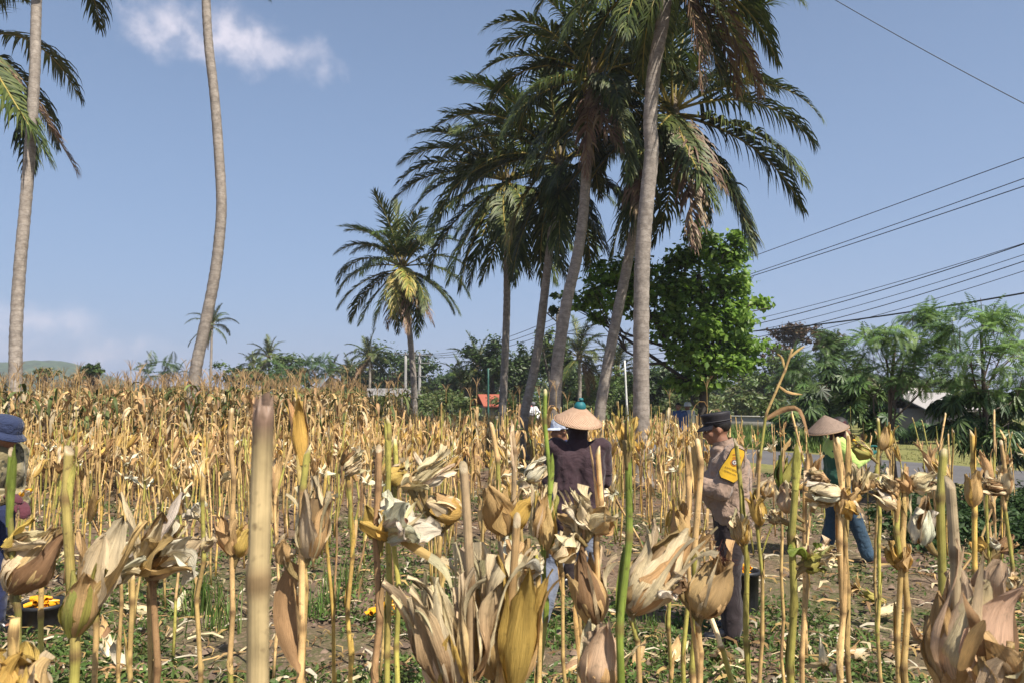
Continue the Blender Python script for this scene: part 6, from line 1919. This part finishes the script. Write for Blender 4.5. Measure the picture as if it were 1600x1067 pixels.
# --- worker hidden behind the plum shirt: only a pale cap shows
J = stand(); J.update(head=(0, .05, 1.46), neck=(0, .0, 1.34), shL=(-.18, 0, 1.30), shR=(.18, 0, 1.30), chest=(0, 0, 1.2))
pb = person('worker almost hidden behind the farmer in the plum shirt, only the cap showing', (P(884, 700, 7.2)[0], 7.2, 0), 200, J, SK, [('shirt', M_NAVY, .022), ('trousers', M_OTR, .02)], voxel=.016, facedetail=False, shoes=(M_GLOSSB, 0))
H, HB = pb[1], pb[2]
m = MB(); lathe(m, [(.100, -.03), (.100, .0), (.092, .045), (.06, .078), (.001, .088)], 24, (0, 0, 0)); m.V[0] = m.V[0] * [1, 1.12, 1] @ HB + H(0, -.01, .05)
an = np.linspace(-1.2, 1.2, 11); rows = []
for k_, dz in ((.98, -.02), (1.7, -.04), (1.7, -.045), (.98, -.026)):
    for a in an: rows.append((math.sin(a) * .1, math.cos(a) * .11 * k_, dz))
m.add(np.array(rows) @ HB + H(0, -.01, .05), grid_faces(3, 10), None, (0, 0, 0))
m.build('cap', cloth_mat('pale_blue_cloth', (.38, .42, .52), folds=16, wr=.4), label='pale grey blue cap just left of the woven hat with the teal knob', cat='cap', origin=H(0, 0, 0))

# --- two people on the road edge right of the thick palm trunk
M_WHT = cloth_mat('white_cloth', (.62, .62, .64), folds=8); M_BLU = cloth_mat('blue_cloth', (.05, .09, .22), folds=8)
M_RED = cloth_mat('red_cloth', (.45, .10, .10), folds=8)
J = stand()
pw = person('person in a blue sleeved shirt and dark trousers at the road edge, partly behind corn', (P(1060, 650, 22)[0], 22, 0), 250, J, SK, [('shirt', M_BLU, .02), ('trousers', M_OTR, .02)], voxel=.02, facedetail=False, hands=False, shoes=(M_GLOSSB, 0))
J = stand(); J.update(elL=(-.22, .12, 1.12), wrL=(-.12, .3, 1.15))
pw = person('person in a white shirt and navy trousers with a white cap at the road edge', (P(1075, 650, 22.6)[0], 22.6, 0), 215, J, SK, [('shirt', M_WHT, .02), ('trousers', M_NAVY, .02)], voxel=.02, facedetail=False, hands=False, shoes=(M_GLOSSB, 0))
H, HB = pw[1], pw[2]
m = MB(); lathe(m, [(.104, -.04), (.104, .0), (.092, .05), (.06, .085), (.001, .095)], 20, (.7, .7, .7)); m.V[0] = m.V[0] * [1, 1.15, 1] @ HB + H(0, -.01, .05)
m.build('cap', M_COL, label='white cap on the white shirted person at the road edge', cat='cap', origin=H(0, 0, 0))

# --- motorcycle with two riders far down the road
M_PAINT = plain('motor_paint', (.05, .05, .055), .3, 5, .1, 0, coat=.5); M_RUB = plain('tyre_rubber', (.02, .02, .02), .8, 20, .2, .3)
def motorcycle(loc, ang):
    t = empty('motorcycle', loc, 'dark scooter with a white front shield coming along the road between two palm trunks', 'motorcycle', rz=ang)
    for y_ in (-.62, .62):
        m = MB(); a = np.linspace(0, 2 * PI, 25)
        tube(m, np.stack([np.zeros(25), y_ + .24 * np.cos(a), .29 + .24 * np.sin(a)], 1), .05, 8, (.02, .02, .02), cap=False)
        w = m.build('wheel', M_RUB, t)
        m = MB(); 
        for k in range(5):
            tube(m, [(0, y_, .29), (0, y_ + .22 * math.cos(k * 1.257), .29 + .22 * math.sin(k * 1.257))], .012, 5, (.3, .3, .3))
        m.build('rim', M_COL, w)
    m = MB(); capsule(m, (0, -.75, .72), (0, -.15, .66), .11, .12); capsule(m, (0, -.2, .5), (0, .25, .38), .13, .10); capsule(m, (0, .2, .4), (0, .45, .9), .11, .13); capsule(m, (0, .5, .5), (0, .75, .5), .07, .05)
    remesh(m, 'fairing', M_PAINT, t, (0, 0, 0), .02, 2)
    m = MB(); box(m, (0, .56, .78), (.26, .06, .42), (.7, .7, .7)); m.build('front_shield', M_COL, t, smooth=False)
    m = MB(); capsule(m, (0, -.7, .82), (0, .0, .78), .10, .09, (.02, .02, .02), flat=((0, 0, 1), .5)); m.build('seat', M_BLACKP, t)
    m = MB(); tube(m, spline([(-.33, .32, 1.03), (-.12, .44, .98), (.12, .44, .98), (.33, .32, 1.03)], 8), .018, 6, (.05, .05, .05)); m.build('handlebar', M_COL, t)
    m = MB(); ellipsoid(m, (0, .56, 1.0), (.09, .07, .08), (.75, .75, .7)); m.build('headlight', M_COL, t)
    return t
RA = math.degrees(math.atan2(-RD[1], -RD[0]))
mc = P(832, 660, 41); mo = np.array([mc[0], 41, .03])
motorcycle(mo, R(RA - 90))
for k, (yo, mat, lab, z) in enumerate([(.0, M_WHT, 'rider in a white jacket steering the far scooter', 0.0), (-.36, M_RED, 'passenger in a red jacket behind the scooter rider', .05)]):
    J = dict(pelvis=(0, yo - .05, .88 + z), waist=(0, yo, 1.0 + z), chest=(0, yo + .05, 1.2 + z), neck=(0, yo + .08, 1.36 + z), head=(0, yo + .1, 1.5 + z), shL=(-.19, yo + .05, 1.32 + z), shR=(.19, yo + .05, 1.32 + z), elL=(-.27, yo + .18, 1.12 + z), elR=(.27, yo + .18, 1.12 + z),
             wrL=(-.3, yo + .36, 1.04), wrR=(.3, yo + .36, 1.04), hipL=(-.1, yo, .86 + z), hipR=(.1, yo, .86 + z), kneeL=(-.2, yo + .36, .74), kneeR=(.2, yo + .36, .74), ankleL=(-.17, yo + .26, .36), ankleR=(.17, yo + .26, .36), toeL=(-.17, yo + .4, .32), toeR=(.17, yo + .4, .32))
    q = person(lab, mo, RA, J, SK, [('shirt', mat, .025), ('trousers', M_NAVY, .02)], voxel=.022, facedetail=False, hands=False, hair=False)
    m = MB(); ellipsoid(m, q[1](0, -.01, .03), (.125, .14, .125), (.45, .06, .05) if k else (.12, .12, .13), M=q[2], su=16, sv=10); m.build('helmet', M_COL, label=['dark helmet on the scooter rider', 'red helmet on the scooter passenger'][k], cat='helmet', origin=q[1](0, 0, 0))

# ------------------------------------------------------------------ buckets and cobs
def bucket(label, c, rt, rb, h):
    t = empty('bucket', c, label, 'bucket')
    m = MB(); lathe(m, [(.001, .0), (rb, 0), (rb + .003, .01), (rt - .004, h - .03), (rt + .010, h - .028), (rt + .012, h), (rt, h + .003), (rt - .008, h - .004), (rb - .008, .02), (.001, .02)], 36, (0, 0, 0)); m.build('body', M_BLACKP, t)
    for s in (-1, 1):
        m = MB(); a = np.linspace(-.35, .35, 7); tube(m, np.stack([s * (rt + .03) * np.cos(a), (rt + .03) * np.sin(a), np.full(7, h - .012)], 1), .009, 7, (.02, .02, .02)); m.build('handle', M_BLACKP, t)
    return t
def fill(c, rt, h, n, where_, seed):
    r = np.random.default_rng(seed)
    for i in range(n):
        a = r.uniform(0, PI); q = r.uniform(0, rt * .4); b_ = r.uniform(0, 6.28)
        p = np.array(c) + [math.cos(b_) * q, math.sin(b_) * q, h - .02 + .030 * (i // 4)]
        d = np.array([math.cos(a), math.sin(a), r.normal() * .12]) * .08
        cob_thing('bare yellow corn cob heaped ' + where_, p - d, p + d, .023, 'yellow cobs ' + where_, seed=seed * 40 + i)
cb1 = G(68, 982); cb1[2] = 0
bucket('wide black basin of yellow cobs on the ground at the left edge', cb1, .168, .15, .20); fill(cb1, .16, .19, 12, 'in the wide black basin at the left edge', 1)
cb2 = np.array([P(1163, 900, 6.3)[0], 6.3, .0])
bucket('black bucket of yellow cobs behind the officer', cb2 + [0, 0, 0], .12, .10, .34); fill(cb2, .11, .34, 9, 'in the black bucket behind the officer', 2)
hp = G(606, 955)
r = np.random.default_rng(8)
for i in range(14):
    a = r.uniform(0, PI); p = hp + [r.normal() * .09, r.normal() * .08, .025 + .022 * (i // 6)]; p[2] = .025 + .03 * (i // 6)
    d = np.array([math.cos(a), math.sin(a), r.normal() * .1]) * .08
    cob_thing('bare yellow corn cob in the heap on the ground behind the group of three stalks', p - d, p + d, .023, 'yellow cobs heaped on the ground', seed=900 + i)

# ------------------------------------------------------------------ fallen husks, litter, weeds and grass
def fallen(label, px, py, size, kind, cols, seed, n=6):
    r = np.random.default_rng(seed)
    c = G(px, py); c[2] = .035
    a = r.uniform(0, 6.28)
    t = empty('fallen_husk', [c[0], c[1], 0], label, 'corn husk', 'fallen husks on the ground')
    Bx = basis((math.cos(a), math.sin(a), .15), (0, 0, 1))
    for V, Q, C, U in ear_leaves(kind, size, size * .16, r, cols.split(), n, 1):
        q = V @ Bx; q[:, 2] = np.where(q[:, 2] < -.02, -.02 - (q[:, 2] + .02) * .12, q[:, 2])
        m = MB(); m.add(q + [0, 0, .03], Q, None, np.clip(C, 0, .85), U); m.build('husk_leaf', M_HUSK, t)
fl = [(1345, 925, .20, 'flare', 'cream tan', 'pale fallen husk left of the yellow green one on the bare soil at the right'), (1385, 945, .22, 'cup', 'yellow olive', 'yellow green fallen husk on the bare soil at the right'), (1370, 965, .24, 'frayed', 'white cream', 'white shredded husk below the yellow green one'),
      (1315, 1035, .22, 'cup', 'tan cream white', 'curled tan husk on grass near the bottom right'), (1290, 1050, .22, 'flare', 'white cream', 'pale flat husk left of the curled tan one'), (1110, 1030, .30, 'frayed', 'brown tan', 'brown dry leaf bundle on the ground below the officer'),
      (1050, 1040, .22, 'cup', 'cream tan', 'pale husk left of the brown leaf bundle'), (990, 1045, .22, 'cup', 'tan cream', 'tan husk lying at the foot of the thick green stalk'), (240, 965, .24, 'loose', 'tan cream', 'tan husk on grass under the white flared husk'), (275, 960, .20, 'flare', 'white cream', 'small white husk behind the yellow stalks at the left'),
      (170, 1035, .26, 'frayed', 'white tan', 'long pale husk on grass between the left stalks'), (205, 1050, .24, 'flare', 'tan white', 'shredded husk at the foot of the left stalks'), (155, 1010, .28, 'loose', 'tan brown', 'tan leaf roll right of the closed left ear'), (650, 945, .22, 'cup', 'cream tan', 'grey tan husk beside the heap of cobs'),
      (100, 985, .18, 'flare', 'white', 'white husk strips in front of the black basin'), (1240, 905, .16, 'frayed', 'white', 'white curl of husk on the soil left of the pale stalk pair'), (880, 1060, .24, 'frayed', 'tan brown', 'dry leaf litter bundle at the bottom centre'), (1450, 1010, .2, 'flare', 'tan brown', 'brown husk on the soil left of the large pink husk'),
      (60, 1045, .25, 'frayed', 'brown tan', 'dry brown leaves at the bottom left'), (700, 830, .2, 'flare', 'white cream', 'white husk far on the soil under the wide tan ear'), (985, 845, .22, 'frayed', 'white cream', 'twisted white husk on the soil between farmer and officer')]
for i, q in enumerate(fl):
    fallen(q[5], q[0], q[1], q[2], q[3], q[4], 1200 + i)

r = np.random.default_rng(321)
lt = MB()
def scatter_xy(n, ymin, ymax, pow_=1.0):
    y_ = ymin + (ymax - ymin) * r.random(n) ** pow_
    px = r.uniform(-60, 1660, n)
    return (px - 800) / FPX * y_, y_
X_, Y_ = scatter_xy(5200, 3.6, 17, 1.5)
ok = (X_ * RN[0] + Y_ * RN[1]) < 13.8
for x, y_ in zip(X_[ok], Y_[ok]):
    L = r.uniform(.05, .28); W_ = r.uniform(.006, .03); a = r.uniform(0, 6.28); seg = 3
    c = [TAN, CREAM, STRAW, BROWN, GREY, BROWN * .7, WHITE * .9][r.integers(7)] * r.uniform(.6, 1.05)
    d = np.array([math.cos(a), math.sin(a), 0]); s = np.array([-d[1], d[0], 0]); V = []
    p = np.array([x, y_, .03]); up = r.uniform(.0, .05)
    for k in range(seg + 1):
        q = k / seg; w = W_ * math.sin(PI * (q * .85 + .1)) * .5
        z = .022 + up * math.sin(PI * q) + r.uniform(0, .012)
        dd = d * L * q + s * .03 * math.sin(q * 4 + a)
        V += [p * [1, 1, 0] + dd - s * w + [0, 0, z], p * [1, 1, 0] + dd + s * w + [0, 0, z + r.uniform(0, W_ * .6)]]
    lt.add(V, [(2 * k, 2 * k + 1, 2 * k + 3, 2 * k + 2) for k in range(seg)], None, np.clip(c, 0, .8))
tag(lt.build('leaf_litter', M_DRYLEAF), kind='stuff')
# little stumps of broken stalks
# clods
cl = MB()
ang8 = [(0, 0, 1), (1, 0, .1), (.6, .8, 0), (-.3, .9, .1), (-1, .2, 0), (-.5, -.8, .1), (.5, -.9, 0)]
X_, Y_ = scatter_xy(2600, 4, 13, 1.3)
ok = (X_ * RN[0] + Y_ * RN[1]) < 14.5
for x, y_ in zip(X_[ok], Y_[ok]):
    s = r.uniform(.012, .04) * (1.4 if r.random() < .1 else 1)
    V = np.array(ang8) * s * r.uniform(.7, 1.3, (7, 3)) @ rot_z(r.uniform(0, 6)) + [x, y_, .006]
    cl.add(V, None, [(0, 1 + k, 1 + (k + 1) % 6) for k in range(6)], np.array((.17, .12, .085)) * r.uniform(.6, 1.15))
tag(cl.build('soil_clods', plain('clod', (0, 0, 0), .95, 40, .3, .5, usecol=True), smooth=False), kind='stuff')

# ground weeds: small leaves in patches, with taller grass blades
gm = MB()
def gnoise(x, y_): return mnoise.noise(Vector((x * .8 + 7, y_ * .8, 1.5)))
pts = []
tries = 0
while len(pts) < 40000 and tries < 200000:
    tries += 1
    y_ = 3.7 + 11 * r.random() ** 1.7; px = r.uniform(-60, 1660); x = (px - 800) / FPX * y_
    if x * RN[0] + y_ * RN[1] > 14.4: continue
    g0 = gnoise(x, y_) + .35 * mnoise.noise(Vector((x * 3, y_ * 3, 9)))
    th = .02
    if 430 < px < 1000 and y_ < 6.5: th = -.20
    if px > 1150 and y_ > 4.8: th = .18
    if px < 420 and y_ < 6: th = -.12
    if y_ > 9: th += .08
    if g0 > th + r.normal() * .08: pts.append((x, y_, 0.012 + abs(r.normal()) * .028))
pts = np.array(pts)
leaf_quads(gm, pts, .054, [(.07, .13, .028), (.10, .17, .036), (.13, .19, .05), (.05, .09, .02), (.15, .17, .055)], None, .12, .42, -.25, r)
def blades(mb, x, y_, n, h, spread, cols, lean=.35):
    for _ in range(n):
        a = r.uniform(0, 6.28); d = np.array([math.cos(a), math.sin(a), 0]); s = np.array([-d[1], d[0], 0])
        hh = h * r.uniform(.5, 1.15); ln = lean * r.uniform(.2, 1.3) * hh; w = .0035 * (1 + hh * 2)
        b0 = np.array([x, y_, 0]) + np.append(r.normal(size=2) * spread, 0)
        c = np.array(cols[r.integers(len(cols))]) * r.uniform(.8, 1.2)
        V = [b0 - s * w, b0 + s * w, b0 + d * ln * .35 + [0, 0, hh * .6] - s * w * .8, b0 + d * ln * .35 + [0, 0, hh * .6] + s * w * .8, b0 + d * ln + [0, 0, hh]]
        mb.add(V, [(0, 1, 3, 2)], [(2, 3, 4)], c)
GC = [(.09, .16, .03), (.12, .20, .04), (.07, .12, .03), (.16, .19, .06)]
sel = pts[r.integers(0, len(pts), 1500)]
for x, y_, _z in sel: blades(gm, x, y_, 3, .07, .03, GC, .6)
# tall grass tufts
for i, (px, py, n, h, lab) in enumerate([(325, 960, 90, .34, 'tall green grass tuft left of the thick blurred stalk'), (350, 985, 60, .28, 'second tall grass tuft left of the thick blurred stalk'), (515, 960, 60, .26, 'grass tuft behind the slender curved stalk'), (535, 925, 40, .30, 'narrow grass tuft left of the group of three stalks'),
                                       (700, 905, 24, .22, 'small grass tuft under the wide tan ear'), (640, 985, 40, .2, 'grass tuft in front of the heap of cobs'), (855, 1010, 30, .16, 'low grass tuft at the feet of the farmer in plum'), (1010, 985, 40, .16, 'grass tuft between farmer and officer')]):
    c = G(px, py); blades(gm, c[0], c[1], n, h, .10, GC, .5)
tag(gm.build('ground_weeds', M_GRASS, smooth=False), kind='stuff')
# low green plants along the near road edge
vg = MB(); bl = []
for i in range(90):
    t_ = r.uniform(-9, 26); c0 = r.uniform(12.3, 14.6)
    if i < 34: t_ = r.uniform(-2.5, 3.2); c0 = r.uniform(11.4, 13.8)
    p = RN * c0 + RD * t_
    px, _ = proj((p[0], p[1], .2))
    hgt = r.uniform(.10, .24) * (1.25 if px > 1360 and c0 < 14 else .8)
    bl.append((p[0], p[1], hgt * .7, r.uniform(.25, .6), r.uniform(.25, .6), hgt))
for i in range(80):
    Y_ = r.uniform(8.6, 12.5); px = r.uniform(1370, 1680)
    q = P(px, 640, Y_); hh = r.uniform(.14, .30)
    bl.append((q[0], Y_, hh * .7, r.uniform(.25, .5), r.uniform(.2, .4), hh))
p, nn = blob_points(bl, 30000, r); p[:, 2] = np.abs(p[:, 2]) + .01
leaf_quads(vg, p, .085, [(.03, .06, .018), (.045, .085, .025), (.06, .11, .03), (.02, .045, .015)], nn, .12, .5, .1, r)
tag(vg.build('verge_plants', M_GRASS, smooth=False), kind='stuff')
# grass on the far verge
fg = MB()
n = 24000
t_ = r.uniform(-14, 45, n); c0 = ROAD1 + .15 + 9 * r.random(n) ** 1.6
for tt, c1 in zip(t_, c0):
    p = RN * c1 + RD * tt
    px, _ = proj((p[0], p[1], 0))
    if px < 540 or px > 1680: continue
    lawn = px > 1330
    h = r.uniform(.015, .045) if lawn else r.uniform(.25, .65) * min(1, (c1 - ROAD1) * 1.2 + .3)
    a = r.uniform(0, 6.28); d = np.array([math.cos(a), math.sin(a), 0]); s = np.array([-d[1], d[0], 0]); w = .018 + h * .03
    cc_ = [(.16, .18, .05), (.20, .20, .07), (.24, .21, .09)] if lawn else [(.10, .17, .035), (.14, .22, .045), (.18, .24, .06), (.08, .13, .03)]
    c = np.array(cc_[r.integers(len(cc_))]) * r.uniform(.8, 1.2); b0 = np.array([p[0], p[1], 0])
    fg.add([b0 - s * w, b0 + s * w, b0 + d * h * .35 + [0, 0, h]], None, [(0, 1, 2)], c)
tag(fg.build('verge_grass', M_GRASS, smooth=False), kind='stuff')
# green weeds behind the cut field, before the road at the left of the palms
wg = MB(); bl = []
for i in range(120):
    px = r.uniform(520, 1120); Y_ = r.uniform(29, 42)
    q = P(px, 640, Y_); 
    if q[0] * RN[0] + Y_ * RN[1] > ROAD0 - .8 and q[0] * RN[0] + Y_ * RN[1] < ROAD1 + .5: continue
    bl.append((q[0], Y_, .25, r.uniform(.5, 1.2), r.uniform(.5, 1.2), r.uniform(.25, .55)))
p, nn = blob_points(bl, 9000, r); p[:, 2] = np.abs(p[:, 2])
leaf_quads(wg, p, .16, [(.06, .11, .025), (.09, .15, .035), (.05, .08, .02)], nn, .12, .5, .0, r)
tag(wg.build('field_weeds', M_GRASS, smooth=False), kind='stuff')

# ------------------------------------------------------------------ haze
hz = MB()
box(hz, (0, 500, 40.2), (3000, 2100, 82.4), (.5, .5, .5))
hm, nt, b_, out = newmat('haze_air')
nt.nodes.remove(b_)
pv = nt.nodes.new('ShaderNodeVolumePrincipled'); pv.inputs['Color'].default_value = (.86, .88, 1.0, 1); pv.inputs['Density'].default_value = .00055; pv.inputs['Anisotropy'].default_value = .2
nt.links.new(pv.outputs[0], out.inputs['Volume'])
hz.build('haze', hm, kind='stuff', smooth=False)
SC.cycles.volume_step_rate = 50

# ------------------------------------------------------------------ tell look-alikes apart by their order
ORD = ['first', 'second', 'third', 'fourth', 'fifth', 'sixth', 'seventh', 'eighth', 'ninth', 'tenth', 'eleventh', 'twelfth']
byl = {}
for o in SC.objects:
    if o.parent is None and 'label' in o and o.get('category') in ('corn stalk', 'corn plant'): byl.setdefault(o['label'], []).append(o)
for lab, obs in byl.items():
    n = len(obs)
    if n < 2 or n > 12: continue
    obs.sort(key=lambda o: proj((o.location[0], o.location[1], 1.2))[0])
    for i, o in enumerate(obs):
        pre = ('left of two, ' if i == 0 else 'right of two, ') if n == 2 else ORD[i] + ' from left, '
        if len((pre + lab).split()) <= 16: o['label'] = pre + lab
